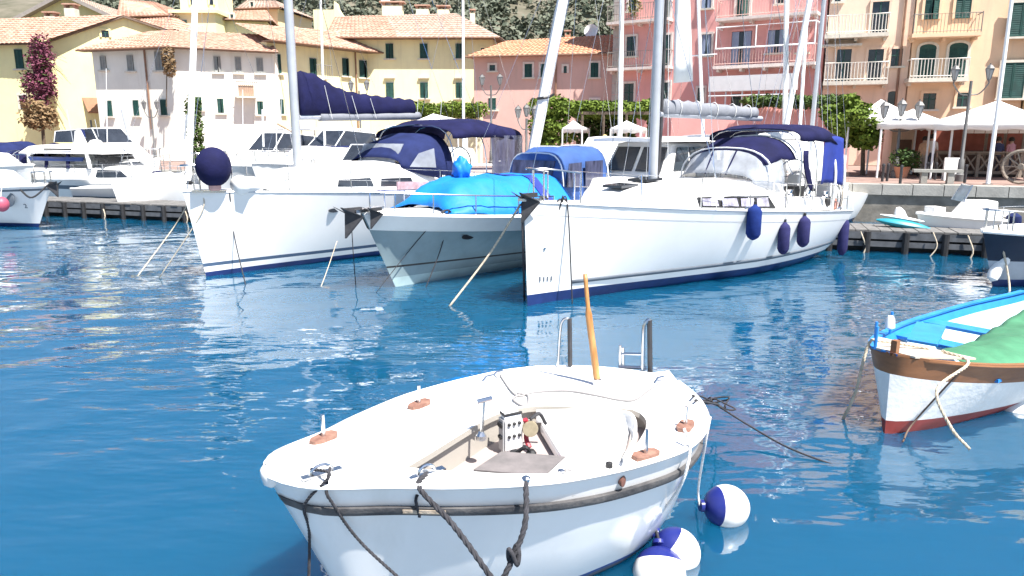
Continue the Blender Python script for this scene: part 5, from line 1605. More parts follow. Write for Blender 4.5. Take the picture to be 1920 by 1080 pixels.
# mooring lines of the right yacht
GM = 'mooring lines of the yachts'
c0 = YR.P(.62, YR.hb(.067) - .05, YR.sheer(.067) + .06)
rope('mooring_line', 'dark line from the bow cleat slanting forward down the white yacht stem', [c0, YR.side(.06, 1.85, 1, .02), G(1003, 560, -.05)], .012, ROPEB, GM)
rope('mooring_line', 'dark line dropping straight from the bow cleat into the water', [c0, YR.side(.072, 1.82, 1, .02), G(1074, 590, -.2)], .014, ROPEB, GM)
rope('mooring_line', 'heavy black chain hanging from the bow roller of the white yacht', [YR.P(-.08, .03, 1.9), Vector(G(984, 590, -.3))], .022, ROPEB, GM)

# ================================================================ LEFT YACHT
tL = thing('sailing_yacht', 'white sailing yacht with a navy sail cover on its boom and twin blue stripes', 'yacht', (-6.95, 15.8, 0), 'yachts moored to the pontoon')
aL_ = R(51); YL = Boat(tL, (-6.98, 15.78), aL_, 10.2, 1.68, 1.88, 1.25, rake=.42, tr=.25, zmid=1.62, pw=((0, .95), (.25, .6), (.6, .3), (1, .34)))
BSTR = mat('blue_grey_stripe', (.06, .10, .17), .35, var=.1)
sl = lambda z0: (lambda t: z0 + .10 * t)
YL.hull([(sl(.10), 1), (sl(.22), 2), (sl(.30), 1), (sl(.305), 1)], [NAVYP, GEL, BSTR])
YL.deck(DECKW, inset=.02, drop=.01); YL.rail(ALUG, .02, .012)
zl = lambda u: YL.sheer(u / YL.L) + .02
CL = [(1.6, .28, .06), (2.2, .6, .32), (3.0, .86, .56), (4.2, 1.05, .68), (5.4, 1.12, .74), (6.4, 1.12, .78)]
wL = smoothtab([(a, b_) for a, b_, _ in CL]); hL = smoothtab([(a, c) for a, _, c in CL])
b = MB(); rings = []
for i in range(21):
    u = lerp(1.6, 6.4, i / 20); w_ = interp(wL, u); h = interp(hL, u); z = zl(u)
    rings.append([YL.P(u, w_ + .06, z), YL.P(u, w_, z + h * .62), YL.P(u, w_ * .86, z + h * .92), YL.P(u, w_ * .45, z + h), YL.P(u, 0, z + h * 1.04), YL.P(u, -w_ * .45, z + h), YL.P(u, -w_ * .86, z + h * .92), YL.P(u, -w_, z + h * .62), YL.P(u, -w_ - .06, z)])
b.loft(rings, closed=False, cap0=True, cap1=True); cl = b.build('coachroof', GEL, tL, smooth=True, sharp=60)
for (a, c) in ((3.3, 4.3), (4.5, 5.6)):
    b = MB(); q = lambda u, k: YL.P(u, lerp(interp(wL, u) + .06, interp(wL, u), k) + .004, zl(u) + interp(hL, u) * .62 * k)
    b.prism([q(a, .3), q(c, .3), q(c - .08, .8), q(a + .05, .75)], YL.n * .01); b.build('window', GLASSD, cl)
um_ = 2.9
mo, mp, mq = YL.mast(um_, zl(um_) + .4, 14.6, .105, ALUG, ((.36, .95), (.68, .75)), lean=(0, 0))
zb0 = W(560, 220, YL.P(3.05, 0, 0).y).z; zb1 = W(775, 218, YL.P(7.0, 0, 0).y).z
b = MB(); b.tube([YL.P(3.0, 0, zb0), YL.P(7.0, 0, zb1)], .065, 8); b.build('boom', ALUG, tL, smooth=True)
b = MB(); rings = []
tz = smoothtab([(0, 1.02), (.05, 1.04), (.14, .98), (.24, .80), (.36, .64), (.55, .54), (.8, .47), (1, .42)])
for i in range(37):
    k = i / 36; u = lerp(3.02, 6.75, k); z = lerp(zb0, zb1, k) + .02; top = interp(tz, k) + .02 * math.sin(k * 60)
    ww = lerp(.17, .11, k)
    ring = []
    for j in range(14):
        a = 2 * math.pi * j / 14; y = .5 - .5 * math.cos(a); x = math.sin(a)
        bul = 1.0 - .45 * max(0, y - .45)
        fold = .016 * math.sin(18 * y + 9 * k) + .012 * math.sin(31 * k + 6 * y)
        ring.append(YL.P(u, (ww * bul + fold) * x, z + top * y))
    rings.append(ring)
b.loft(rings, cap0=True, cap1=True); b.build('sail_cover', NAVY, tL, smooth=True, sharp=180)
b = MB(); rings = []
for i in range(25):
    k = i / 24; u = lerp(3.6, 6.95, k); z = lerp(zb0, zb1, lerp(.12, 1, k)) - .02; sag = .1 * math.sin(math.pi * min(1, k * 1.3)) 
    rings.append([YL.P(u, .105 * math.cos(a), z + .02 + (.12 if math.sin(a) > 0 else .10) * math.sin(a)) for a in [2 * math.pi * j / 10 for j in range(10)]])
b.loft(rings, cap0=True, cap1=True); b.build('stowed_sail', SAILG, tL, smooth=True, sharp=180)
for k, sgn in ((.2, 1), (.42, 1), (.58, 1)):
    u = lerp(3.02, 6.75, k); MB().tube([YL.P(u - .1, .18, lerp(zb0, zb1, k) + interp(tz, k) * .85), YL.P(u + .1, .16, lerp(zb0, zb1, k) - .05)], .008, 4).build('lazy_line', ROPEW, tL)
YL.stays(mq, [YL.P(.1, 0, 1.95), YL.P(9.9, .7, 1.4), YL.P(9.9, -.7, 1.4)])
for sg in (1, -1):
    sp = mp.lerp(mq, .36) + YL.n * .95 * sg; YL.stays(sp, [YL.P(3.9, sg * 1.4, zl(3.9))]); YL.stays(mp.lerp(mq, .68) + YL.n * .75 * sg, [sp])
YL.guardrail((.2, .34, .47, .6, .73, .85, .95), .6); YL.pulpit(.09, .56)
# rolled jib hoisted down on deck, white bundle
b = MB(); rings = []
for i in range(19):
    k = i / 18; u = lerp(.9, 3.5, k); rad = .16 + .05 * math.sin(k * 17) + .03 * math.sin(k * 41)
    rings.append([YL.P(u, .5 + rad * 1.1 * math.cos(a), zl(u) + .14 + rad * math.sin(a)) for a in [2 * math.pi * j / 10 for j in range(10)]])
b.loft(rings, cap0=True, cap1=True); b.build('folded_sail', SAILW, tL, smooth=True, sharp=180)
# companionway hood, bimini and side curtains
hz = zl(6.0) + .33
YL.hood([(5.3, 1.02, hz + .34, hz + .58), (5.7, 1.16, hz + .18, hz + 1.0), (6.3, 1.25, hz + .05, hz + 1.2), (7.0, 1.28, hz - .1, hz + 1.22)], NAVYL, 'sprayhood', power=2.8)
for sg in (1, -1):
    b = MB(); b.prism([YL.P(5.5, sg * 1.13, hz + .34), YL.P(6.3, sg * 1.275, hz + .3), YL.P(6.25, sg * 1.26, hz + .8), YL.P(5.78, sg * 1.18, hz + .68)], YL.n * sg * .02); b.build('hood_window', CLEARP, tL)
b = MB(); b.prism([YL.P(5.33, .72, hz + .38), YL.P(5.33, -.72, hz + .38), YL.P(5.64, -.78, hz + .92), YL.P(5.64, .78, hz + .92)], -YL.d * .035); b.build('hood_window', CLEARP, tL)
bz = zl(8.3)
YL.hood([(6.7, 1.55, bz + 1.55, bz + 1.86), (7.4, 1.62, bz + 1.58, bz + 2.06), (8.4, 1.66, bz + 1.58, bz + 2.1), (9.6, 1.6, bz + 1.5, bz + 1.9)], NAVY, 'bimini', power=2.9)
for u in (6.7, 8.0, 9.6): YL.hoop(u, 1.6, bz + .1, bz + 1.9, STEEL, .018, power=4, name='bimini_frame')
b = MB(); rows = []
for i in range(9):
    k = i / 8; rows.append([YL.P(lerp(8.15, 9.6, j / 10), 1.63 + .03 * math.sin(j * 1.7 + k * 3), lerp(bz + 1.62, bz + .2, k)) for j in range(11)])
b.loft(rows, closed=False); o = b.build('side_curtain', CURTG, tL, smooth=True, sharp=180)
YL.block(6.5, 9.6, 1.3, 1.35, lambda u: zl(u), lambda u: zl(u) + .32, GEL, 'cockpit_coaming', tw=.92, bevel=.04)
ring = [YL.P(8.6, .45 * math.cos(a), zl(8.6) + .85 + .45 * math.sin(a)) for a in [2 * math.pi * k / 20 for k in range(21)]]
MB().tube(ring, .02, 5, False).build('steering_wheel', STEEL, tL)
# pinkish rolled passerelle lashed at the rail
b = MB(); b.bar(YL.P(4.6, 1.62, zl(4.6) + .15), YL.P(5.6, 1.66, zl(5.6) + .17), .05, .22); b.build('passerelle', mat('faded_pink_board', (.5, .33, .37), .8, scale=7, var=.3), tL)
# round covered fender standing at the bow
pc = YL.P(.55, .32, 0); zf = W(423, 313, pc.y).z
t = thing('ball_fender', 'big round navy-covered ball fender lashed at the bow of the yacht', 'fender', (pc.x, pc.y, zf - .42))
vx = (Vector((pc.x, pc.y, zf)) - EYE).normalized()
MB().lathe([(.37 * math.cos(a) if abs(math.cos(a)) > .05 else .02, .42 * math.sin(a)) for a in [R(-88) + R(176) * k / 14 for k in range(15)]], (pc.x, pc.y, zf), 20).build('cover', NAVY, t, smooth=True, sharp=180)
MB().lathe([(.1, -.50), (.13, -.46), (.13, -.36)], (pc.x, pc.y, zf), 12).build('collar', mat('pink_tape', (.6, .35, .32), .8), t)
MB().bar(YL.P(.9, .32, zl(.8) - .01), YL.P(.1, .12, zl(.1) + .0), .22, .05).build('bow_roller', STEEL, tL)
# its lines
rope('mooring_line', 'slack pale line running out from the bow anchor to the water', [YL.P(.35, -.15, 1.9), Vector(G(330, 420, 1.0)), G(255, 522, -.05)], .014, ROPE, GM)
rope('mooring_line', 'pale line beside the stem of the yacht with twin blue stripes', [YL.P(.35, .12, 1.9), YL.side(.02, 1.4, 1, .03), G(296, 525, -.05)], .012, ROPE, GM)
rope('mooring_line', 'dark line hanging down the bow of the yacht with twin blue stripes', [YL.side(.08, 1.84, 1, .02), YL.side(.078, .9, 1, .04), G(463, 545, -.1)], .013, ROPEB, GM)
# ================================================================ MIDDLE MOTOR BOAT with the blue tarp
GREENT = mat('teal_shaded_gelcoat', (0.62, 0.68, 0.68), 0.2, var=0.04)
tM = thing('motor_cruiser', 'white motor cruiser with a bright blue tarp over its foredeck', 'motor boat', (-2.8, 14.3, 0), 'boats moored between the yachts')
YM = Boat(tM, (-2.92, 14.35), R(48), 8.4, 1.65, 1.58, 1.15, beam=MOT_B, rake=.95, pw=((0, 1.8), (.2, 1.45), (.45, 1.0), (.7, .6), (1, .4)), zmid=1.32, kup=0)
YM.hull([(lambda t: .20 + .02 * t, 1), (lambda t: .42 - .03 * t, 2), (lambda t: .46 - .03 * t, 1), (lambda t: YM.sheer(t) - .34, 1)], [mat('pale_teal_antifoul', (.34, .46, .48), .3), mat('shade_tinted_gelcoat', (.24, .31, .33), .10, var=.12, scale=1.6, spec=.7), BLACK], ns=34)  # shade and teal water tint of the white hull put into the gelcoat colour
YM.deck(DECKW, inset=.02, drop=.01, camber=.10)
# raised white bulwark moulding along the sheer
for sg in (1, -1):
    b = MB(); rows = []
    for i in range(31):
        t = lerp(.0, 1, i / 30); z = YM.sheer(t)
        rows.append([YM.side(t, z - .34, sg, .012), YM.side(t, z - .30, sg, .05), YM.side(t, z - .02, sg, .05), YM.side(t, z + .03, sg, .01), YM.side(t, z + .03, sg, -.06)])
    b.loft(rows, closed=False); b.build('bulwark', WHITEP, tM, smooth=True, sharp=40)
zm = lambda u: YM.sheer(u / YM.L)
for sg in (1, -1):
    p = YM.side(.24, .98, sg, .02); b = MB()
    b.loft([[p + YM.d * .17 * math.cos(a) + Vector((0, 0, .055 * math.sin(a))) + YM.n * sg * k for a in [2 * math.pi * j / 14 for j in range(14)]] for k in (-.02, .015)], cap0=True, cap1=True); b.build('porthole', BLACK, tM)
# tarp: tent over the foredeck, tied down along the rail, with a crumpled knot on top
b = MB(); rows = []
for i in range(25):
    k = i / 24; u = lerp(1.7, 5.1, k); w_ = YM.hb(u / YM.L) - .10
    h = interp([(0, .12), (.12, .52), (.3, .68), (1, .80)], k); row = []
    for j in range(17):
        q = -1 + 2 * j / 16; prof = 1.0 if abs(q) < .45 else max(0.0, 1 - (abs(q) - .45) / .55) ** .9
        row.append(YM.P(u - .25 * (1 - k) * abs(q), q * w_, zm(u) + .06 + h * prof + .05 * noise.noise(Vector((u * 1.6, q * 3, 1))) + .03 * abs(noise.noise(Vector((u * 4, q * 2.2, 7)))) - .03 * (i % 6 == 0)))
    rows.append(row)
b.loft(rows, closed=False); o = b.build('tarp', BLUET, tM, smooth=True, sharp=180); o.modifiers.new('thickness', 'SOLIDIFY').thickness = .01
b = MB(); rows2 = []
for i in (17, 18, 19): rows2.append([p + Vector((0, 0, .018)) + YM.n * .008 for p in rows[i]])
b.loft(rows2, closed=False); b.build('tarp_band', BLUED, tM, smooth=True, sharp=180)
kc = W(866, 318, 16.6); kc.z = max(kc.z, 2.3)
bm = bmesh.new(); bmesh.ops.create_icosphere(bm, subdivisions=3, radius=1)
for v in bm.verts:
    n_ = noise.noise(v.co * 2.2) * .5 + noise.noise(v.co * 5) * .25
    v.co = Vector((v.co.x * .19, v.co.y * .19, v.co.z * .27)) * (1 + n_)
me = bpy.data.meshes.new('tarp_bundle'); bm.to_mesh(me); bm.free(); me.materials.append(BLUET); me.shade_smooth()
o = bpy.data.objects.new('tarp_bundle', me); C.objects.link(o); o.parent = tM; o.location = kc - origin_of(tM)
# stainless rail round the bow
YM.guardrail((.06, .14, .24, .36, .48), .42, wires=(1.0,), r=.016)
for sg in (1, -1):
    pts = [YM.P(t * YM.L, sg * (YM.hb(t) - .06), YM.sheer(t) + .42) for t in (.0, .06, .14, .24, .36, .48)]; pts[0] = YM.P(-.15, .0, YM.sheer(0) + .44)
    MB().tube(crv(pts, 4), .017, 6).build('bow_rail', STEEL, tM, smooth=True)
# windscreen canopy in blue canvas with windows
YM.hood([(5.0, .72, 1.3, 1.9), (5.2, .86, 1.25, 2.62), (5.7, .95, 1.2, 2.78), (6.9, .98, 1.2, 2.78)], BLUEC, 'canvas_cabin', power=4.2)
b = MB(); b.prism([YM.P(5.25, .93, 1.85), YM.P(5.75, .99, 1.83), YM.P(5.75, .98, 2.42), YM.P(5.35, .92, 2.4)], YM.n * .02); b.build('window', CURTG, tM)
b = MB(); b.prism([YM.P(5.9, 1.0, 1.83), YM.P(6.6, 1.01, 1.83), YM.P(6.6, 1.0, 2.45), YM.P(5.9, .99, 2.44)], YM.n * .02); b.build('window', CURTG, tM)
b = MB(); b.prism([YM.P(5.03, .6, 1.85), YM.P(5.03, -.6, 1.85), YM.P(5.18, -.66, 2.46), YM.P(5.18, .66, 2.46)], -YM.d * .04); b.build('window', CURTG, tM)
for u, w_, z in ((5.22, .88, 2.64), (6.9, 1.0, 2.8)): YM.hoop(u, w_, 1.25, z, ALU, .018, power=4.2)
MB().bar(YM.P(.5, 0, 1.66), YM.P(-.18, 0, 1.63), .16, .06).build('bow_roller', STEEL, tM)
anchor(tM, YM.P(.0, .0, 1.66), YM.d, YM.n, 1.15)
anchor(tM, YM.P(.3, .24, 1.66), YM.d, YM.n, .8)
for t in (.17,):
    p = YM.P(t * YM.L, YM.hb(t) - .08, YM.sheer(t) + .06); b = MB(); b.tube([p - YM.d * .12, p - YM.d * .05 + Vector((0, 0, .05)), p + YM.d * .05 + Vector((0, 0, .05)), p + YM.d * .12], .022, 6); b.build('cleat', BLACK, tM, smooth=True)
rope('mooring_line', 'dark line falling from the cleat of the blue-tarp cruiser', [YM.P(1.42, YM.hb(.17), 1.6), YM.side(.17, .8, 1, .05), G(795, 548, -.1)], .012, ROPEB, GM)
rope('mooring_line', 'thin dark line close to the bow of the blue-tarp cruiser', [YM.P(1.3, YM.hb(.16), 1.6), YM.side(.07, .7, 1, .04), Vector(G(702, 553, -.05))], .008, ROPEB, GM)
rope('mooring_line', 'pale rope slanting down across the shaded hull of the blue-tarp cruiser', [YR.P(.0, -.1, 1.86), W(915, 480, 13.6), G(840, 578, -.05)], .020, ROPE, GM)
rope('mooring_line', 'dark line in front of the striped yacht hull, near the cruiser stem', [W(658, 400, 15.2), W(662, 470, 15.2), G(668, 545, -.1)], .01, ROPEB, GM)
rope('mooring_line', 'faint pale line against the striped yacht hull', [W(632, 452, 16.3), W(614, 505, 15.9), G(598, 548, -.05)], .010, ROPE, GM)

# ================================================================ generic smaller boats
def cruiser(name, label, cat, B, ang, L, half, zb, zs, cabin=None, screen=None, stripe=None, rail=True, rake=.8, bands=None, mats=None, group=None, canvas=None, cat_group=None):
    t = thing(name, label, cat, (B[0], B[1], 0), group)
    y = Boat(t, B, ang, L, half, zb, zs, beam=MOT_B, rake=rake, pw=((0, 1.4), (.2, 1.0), (.45, .5), (1, .3)), kup=0)
    y.hull(bands or [(.12, 1), (lambda q: y.sheer(q) - .16, 2), (lambda q: y.sheer(q) - .09, 1)], mats or [NAVYP, GEL, stripe or GEL], ns=22)
    y.deck(DECKW, inset=.02, drop=.01, camber=.08); y.rail(GEL, .035, .01)
    if cabin:
        u0, u1, w0, w1, h, s0, s1 = cabin
        c = y.block(u0, u1, w0, w1, lambda u: y.sheer(u / L) + .01, lambda u: y.sheer(u / L) + h, GEL, 'cabin', tw=.86, slope0=s0, slope1=s1, crown=.05, bevel=.05)
    if screen:
        u0, u1, w_, z0, h, s0 = screen
        b = MB()
        zt = z0 + h
        P = [y.P(u0, w_ * .6, z0), y.P(u0, -w_ * .6, z0), y.P(u0 + s0, -w_ * .5, zt), y.P(u0 + s0, w_ * .5, zt)]
        b.prism(P, -y.d * .02); b.build('windscreen', GLASSD, t)
        for sg in (1, -1):
            b = MB(); b.prism([y.P(u0 + .04, sg * w_ * .62, z0), y.P(u1, sg * w_, z0), y.P(u1, sg * w_ * .9, lerp(z0, zt, .8)), y.P(u0 + s0 + .04, sg * w_ * .52, zt)], y.n * sg * .02); b.build('side_screen', GLASSD, t)
            b = MB(); b.tube([y.P(u0, sg * w_ * .62, z0), y.P(u0 + s0, sg * w_ * .53, zt + .02), y.P(u1, sg * w_ * .92, lerp(z0, zt, .82)), y.P(u1, sg * w_ * 1.0, z0)], .025, 5); b.build('screen_frame', ALU, t)
        MB().tube([y.P(u0 + s0, w_ * .53, zt + .02), y.P(u0 + s0, -w_ * .53, zt + .02)], .025, 5).build('screen_frame', ALU, t)
    if rail:
        y.guardrail((.05, .16, .3, .45), .45, wires=(1.0,))
        y.pulpit(.06, .45)
    if canvas:
        u0, u1, w_, z0, h, m = canvas
        y.hood([(u0, w_ * .9, z0 + h * .3, z0 + h * .62), (lerp(u0, u1, .25), w_, z0 + h * .1, z0 + h * .95), (u1, w_, z0, z0 + h)], m, 'canvas_cover', power=3)
    return t, y
GBG = 'small boats moored behind the pontoon'

# pilothouse boat between the cruiser and the right yacht
B0 = W(1085, 395, 16.8)
tP, yP = cruiser('pilothouse_boat', 'white pilothouse boat with dark windows squeezed beside the mast of the fendered yacht', 'motor boat', (B0.x - .55, 16.6), R(46), 7.2, 1.25, 1.5, 1.15, rail=False, group='boats moored between the yachts')
yP.block(1.4, 5.8, .75, 1.1, lambda u: 1.35, lambda u: 2.05, GEL, 'trunk_cabin', tw=.9, slope0=.5, crown=.05, bevel=.05)
yP.block(2.9, 5.6, .95, 1.05, lambda u: 2.0, lambda u: 2.92, GEL, 'pilothouse', tw=.88, slope0=.55, crown=.06, bevel=.05)
yP.block(2.6, 5.9, 1.0, 1.1, lambda u: 2.9, lambda u: 3.0, GEL, 'roof', tw=.95, crown=.03)
def ph(u, v, z): return yP.P(u, v, z)
for sg in (1, -1):
    for a, c in ((3.55, 4.0), (4.1, 4.7), (4.8, 5.35)):
        q = lambda u, k: yP.P(u, sg * (lerp(.95, 1.05, (u - 2.9) / 2.7) * lerp(1, .88, k) + .012), lerp(2.0, 2.87, k))
        b = MB(); b.prism([q(a - (.0 if a > 3.6 else .22), .25), q(c, .25), q(c, .88), q(a, .88)], yP.n * sg * .015); b.build('window', GLASSD, tP)
for a, c in ((-.82, -.06), (.06, .82)):
    q = lambda v, k: yP.P(2.9 + .55 * k - .02, v * lerp(1, .88, k), lerp(2.0, 2.87, k))
    b = MB(); b.prism([q(a, .2), q(c, .2), q(c, .88), q(a, .88)], -yP.d * .02); b.build('windscreen', GLASSD, tP)
for a, c in ((2.0, 2.6), (2.75, 3.4)):
    b = MB(); q = lambda u, k: yP.P(u, lerp(.8, 1.0, (u - 1.4) / 4.4) * lerp(1, .92, k) + .012, lerp(1.4, 1.98, k)); b.prism([q(a, .35), q(c, .35), q(c, .8), q(a + .1, .8)], yP.n * .012); b.build('window', GLASSD, tP)

# ================================================================ PONTOON with black piles
PTD = mat('dark_wet_timber', (0.018, 0.018, 0.02), 0.6, var=0.4, scale=6)
PTB = mat('grey_pontoon_plank', (0.15, 0.145, 0.14), 0.85, var=0.25, scale=5)
tb = mat('pontoon_side_board', (0.085, 0.09, 0.10), 0.7, var=0.25, scale=5)
ptA = Vector((-20.5, 29.9, 0)); ptB = Vector((15.5, 18.35, 0))
pd = (ptB - ptA).normalized(); pn = Vector((pd.y, -pd.x, 0)); PL = (ptB - ptA).length
tW = thing('pontoon', 'dark timber mooring pontoon running behind the yachts', 'pontoon', tuple(ptA))
def pp(u, v, z): 
    q = ptA + pd * u + pn * v; return Vector((q.x, q.y, z))
pb = None
i = 0; u = 0.0
vis = [(0, 12.6), (29.0, PL)]
me_plank = {}
k = 0
for (a, c) in vis:
    u = a
    while u < c:
        w_ = .30
        b = MB(); dz = random.uniform(-.008, .008); e = random.uniform(-.03, .03)
        b.hexa([pp(u, .75 + e, .56 + dz), pp(u + w_ - .02, .75 + e, .56 + dz), pp(u + w_ - .02, -.75 + e, .56 + dz), pp(u, -.75 + e, .56 + dz), pp(u, .75 + e, .60 + dz), pp(u + w_ - .02, .75 + e, .60 + dz), pp(u + w_ - .02, -.75 + e, .60 + dz), pp(u, -.75 + e, .60 + dz)])
        b.build('plank', PTB, tW, fix=False); u += w_; k += 1
b = MB(); b.hexa([pp(12.6, .75, .56), pp(29, .75, .56), pp(29, -.75, .56), pp(12.6, -.75, .56), pp(12.6, .75, .6), pp(29, .75, .6), pp(29, -.75, .6), pp(12.6, -.75, .6)]); b.build('deck_run', PTB, tW)
for v in (.70, -.70):
    for z0, z1, m_ in ((.36, .545, tb), (.16, .30, tb)):
        b = MB(); b.hexa([pp(0, v + .05, z0), pp(PL, v + .05, z0), pp(PL, v - .05, z0), pp(0, v - .05, z0), pp(0, v + .05, z1), pp(PL, v + .05, z1), pp(PL, v - .05, z1), pp(0, v - .05, z1)]); b.build('side_board', m_, tW)
b = MB(); b.hexa([pp(.2, .45, -.3), pp(PL - .2, .45, -.3), pp(PL - .2, -.45, -.3), pp(.2, -.45, -.3), pp(.2, .45, .34), pp(PL - .2, .45, .34), pp(PL - .2, -.45, .34), pp(.2, -.45, .34)]); b.build('float', PTD, tW)
u = .4
while u < PL:
    if u < 13 or u > 28:
        for v in (.80,):
            b = MB(); b.tube([pp(u, v, -1.2), pp(u, v, .56)], .085, 8); b.build('pile', PTD, tW)
    u += .92
for u in (2.6, 5.9, 9.6, 31.5, 34):
    b = MB(); q = crv([pp(u, .82, .55), pp(u + .15, .86, .1), pp(u - .1, .9, -.3)], 4); b.tube(q, .02, 5); b.build('hanging_line', ROPE, tW)

# ================================================================ BOATS AT THE LEFT
# boat with registration numbers, bow pointing to the right
b0 = W(118, 352, 25.2)
t1, y1 = cruiser('motor_boat', 'white motor boat with black registration numbers and a pink ball fender at its bow', 'motor boat', (b0.x, 24.6), R(158), 7.5, 1.35, 1.42, 1.2, rail=True, rake=1.1, stripe=GREYS, cabin=(2.0, 5.2, .7, 1.1, .55, .6, .2), group=GBG)
y1.n = -y1.n
q = y1.side(.16, .92, 1, .03)
letters('882', .42, BLACK, t1, y1.side(.30, .98, 1, .04), y1.side(.15, .98, 1) - y1.side(.3, .98, 1), y1.side(.22, 1.2, 1) - y1.side(.22, .8, 1))
q = y1.side(.16, .98, 1, .02); nn = (y1.side(.16, .98, 1) - y1.side(.16, .98, -1)).normalized()
MB().lathe([(.02, -.02), (.26, -.02), (.27, .02), (.24, .03), (.02, .03)], q, 20, nn).build('round_emblem', GREYS, t1, smooth=True)
letters('2', .22, GREYS, t1, y1.side(.09, .72, 1, .03), y1.side(.05, .98, 1) - y1.side(.12, .98, 1), y1.side(.09, .9, 1) - y1.side(.09, .6, 1), name='numeral')
anchor(t1, y1.P(.1, 0, 1.5), y1.d, y1.n, 1.0)
MB().tube(crv([y1.P(.0, .05, 1.5), y1.P(.3, .5, 1.05), y1.P(.7, .6, 1.3)], 6), .03, 6).build('anchor_chain', BLACK, t1)
f = W(3, 383, 23.6)
t = thing('ball_fender', 'pink ball fender hanging at the picture edge below the registration numbers', 'fender', (f.x, f.y, f.z - .24))
MB().lathe([(max(.02, .22 * math.cos(a)), .24 * math.sin(a)) for a in [R(-88) + R(176) * k / 12 for k in range(13)]], f, 16).build('ball', mat('pink_fender', (.42, .08, .13), .5), t, smooth=True)
MB().tube([f + Vector((0, 0, .22)), f + Vector((-.1, .35, .75))], .012, 5).build('line', ROPEW, t)
# long white cruiser with a navy stripe on its cabin, bow to the right
t2, y2 = cruiser('cabin_cruiser', 'long white cabin cruiser with a navy stripe across its open wheelhouse side', 'motor boat', (-12.9, 30.6), R(158), 10.5, 1.5, 1.35, 1.1, rail=True, rake=1.0, stripe=GREYS, group=GBG, bands=[(.1, 1), (.78, 2), (.95, 1)], mats=[NAVYP, GEL, GREYS])
y2.block(2.2, 4.6, .8, 1.2, lambda u: 1.1, lambda u: 1.75, GEL, 'trunk_cabin', tw=.85, slope0=.9, crown=.05, bevel=.06)
y2.block(4.3, 8.4, 1.15, 1.3, lambda u: 1.1, lambda u: 1.68, GEL, 'deckhouse', tw=.95, slope0=.3, crown=.03, bevel=.05)
y2.block(3.9, 8.8, 1.15, 1.3, lambda u: 2.25, lambda u: 2.62, GEL, 'hardtop', tw=.86, slope0=.9, slope1=.5, crown=.07, bevel=.06)
for sg in (1, -1):
    for u in (4.6, 5.9, 7.2, 8.3): MB().bar(y2.P(u, sg * 1.18, 1.67), y2.P(u + (.2 if u < 5 else 0), sg * 1.1, 2.27), .14, .08).build('pillar', GEL if u < 5 or u > 8 else NAVY, t2)
    b = MB(); b.prism([y2.P(5.0, sg * 1.14, 1.95), y2.P(8.0, sg * 1.26, 1.95), y2.P(8.2, sg * 1.24, 2.12), y2.P(4.9, sg * 1.15, 2.12)], y2.n * sg * .03); b.build('navy_stripe', NAVYP, t2)
    b = MB(); b.prism([y2.P(2.75, sg * .9, 1.28), y2.P(4.3, sg * 1.18, 1.3), y2.P(4.2, sg * 1.12, 1.62), y2.P(3.2, sg * .92, 1.6)], y2.n * sg * .05); b.build('window', GLASSD, t2)
b = MB(); b.prism([y2.P(4.1, 1.0, 1.69), y2.P(4.1, -1.0, 1.69), y2.P(4.7, -.9, 2.26), y2.P(4.7, .9, 2.26)], -y2.d * .02); b.build('windscreen', GLASSD, t2)
b = MB(); b.bar(y2.P(5.6, -1.16, 2.44), y2.P(7.2, -1.2, 2.44), .02, .07); b.build('nameplate', BLACK, t2)
b = MB(); b.prism([y2.P(6.2, 0, 2.6), y2.P(6.9, 0, 2.6), y2.P(6.75, 0, 3.2), y2.P(6.55, 0, 3.25)], y2.n * .14); b.build('radar_mast', GEL, t2)
anchor(t2, y2.P(.1, 0, 1.8), y2.d, y2.n, 1.1)
# small open boat with grey tubes nosing at the pontoon, just left of the striped yacht
t3, y3 = cruiser('inflatable_tender', 'grey open tender with a white bow nosing toward the striped yacht', 'motor boat', (W(345, 340, 29).x, 29.2), R(160), 5.2, .9, 1.1, .9, rail=False, rake=.6, group=GBG, bands=[(.2, 2), (.62, 1), (.9, 1)], mats=[NAVYP, GEL, mat('slate_hull', (.14, .17, .2), .4)])
y3.guardrail((.05, .2, .38), .5, wires=(1.0, .5)); y3.pulpit(.05, .5)
anchor(t3, y3.P(.05, 0, 1.25), y3.d, y3.n, .9)
# others further back on the left
def back_boat(label, px, py, Y, L, half, ang, zb, zs, **kw):
    p = W(px, py, Y); return cruiser(kw.pop('name', 'motor_boat'), label, 'motor boat', (p.x, Y), ang, L, half, zb, zs, group=GBG, **kw)
t4, y4 = back_boat('white boat with navy canvas bundles over its cockpit at the left quay', 235, 265, 33, 8, 1.4, R(165), 1.6, 1.35, cabin=(2, 4.5, .8, 1.2, .6, .7, .2), rail=False)
for (u, v, w_, h) in ((4.8, .3, .7, .7), (5.7, -.2, .6, .85), (6.6, .5, .6, .6), (4.2, -.4, .5, .6)): y4.hood([(u, w_ * .6, 1.5, 1.7 + h * .5), (u + .4, w_, 1.5, 1.7 + h), (u + .9, w_ * .7, 1.5, 1.6 + h * .7)], NAVY, 'canvas_bundle', power=2.2)
t5, y5 = back_boat('low wooden boat under a bright blue tarp at the far left', 125, 262, 36, 7.5, 1.3, R(168), 1.7, 1.5, rail=False, bands=[(.1, 1), (1.0, 2), (1.3, 1)], mats=[NAVYP, mat('varnished_planks', (.42, .26, .14), .4, var=.3, scale=4, stretch=(1, 1, 6)), GEL])
b = MB(); rows = []
for i in range(15):
    k = i / 14; u = lerp(.7, 4.2, k); rows.append([y5.P(u, q * 1.0, 2.25 + .30 * (1 - abs(q) ** 2) + .04 * noise.noise(Vector((u * 2, q * 3, 0))) - .25 * (1 - k)) for q in (-1, -.6, -.2, .2, .6, 1)])
b.loft(rows, closed=False); o = b.build('tarp', BLUET, t5, smooth=True, sharp=180); o.modifiers.new('thickness', 'SOLIDIFY').thickness = .015
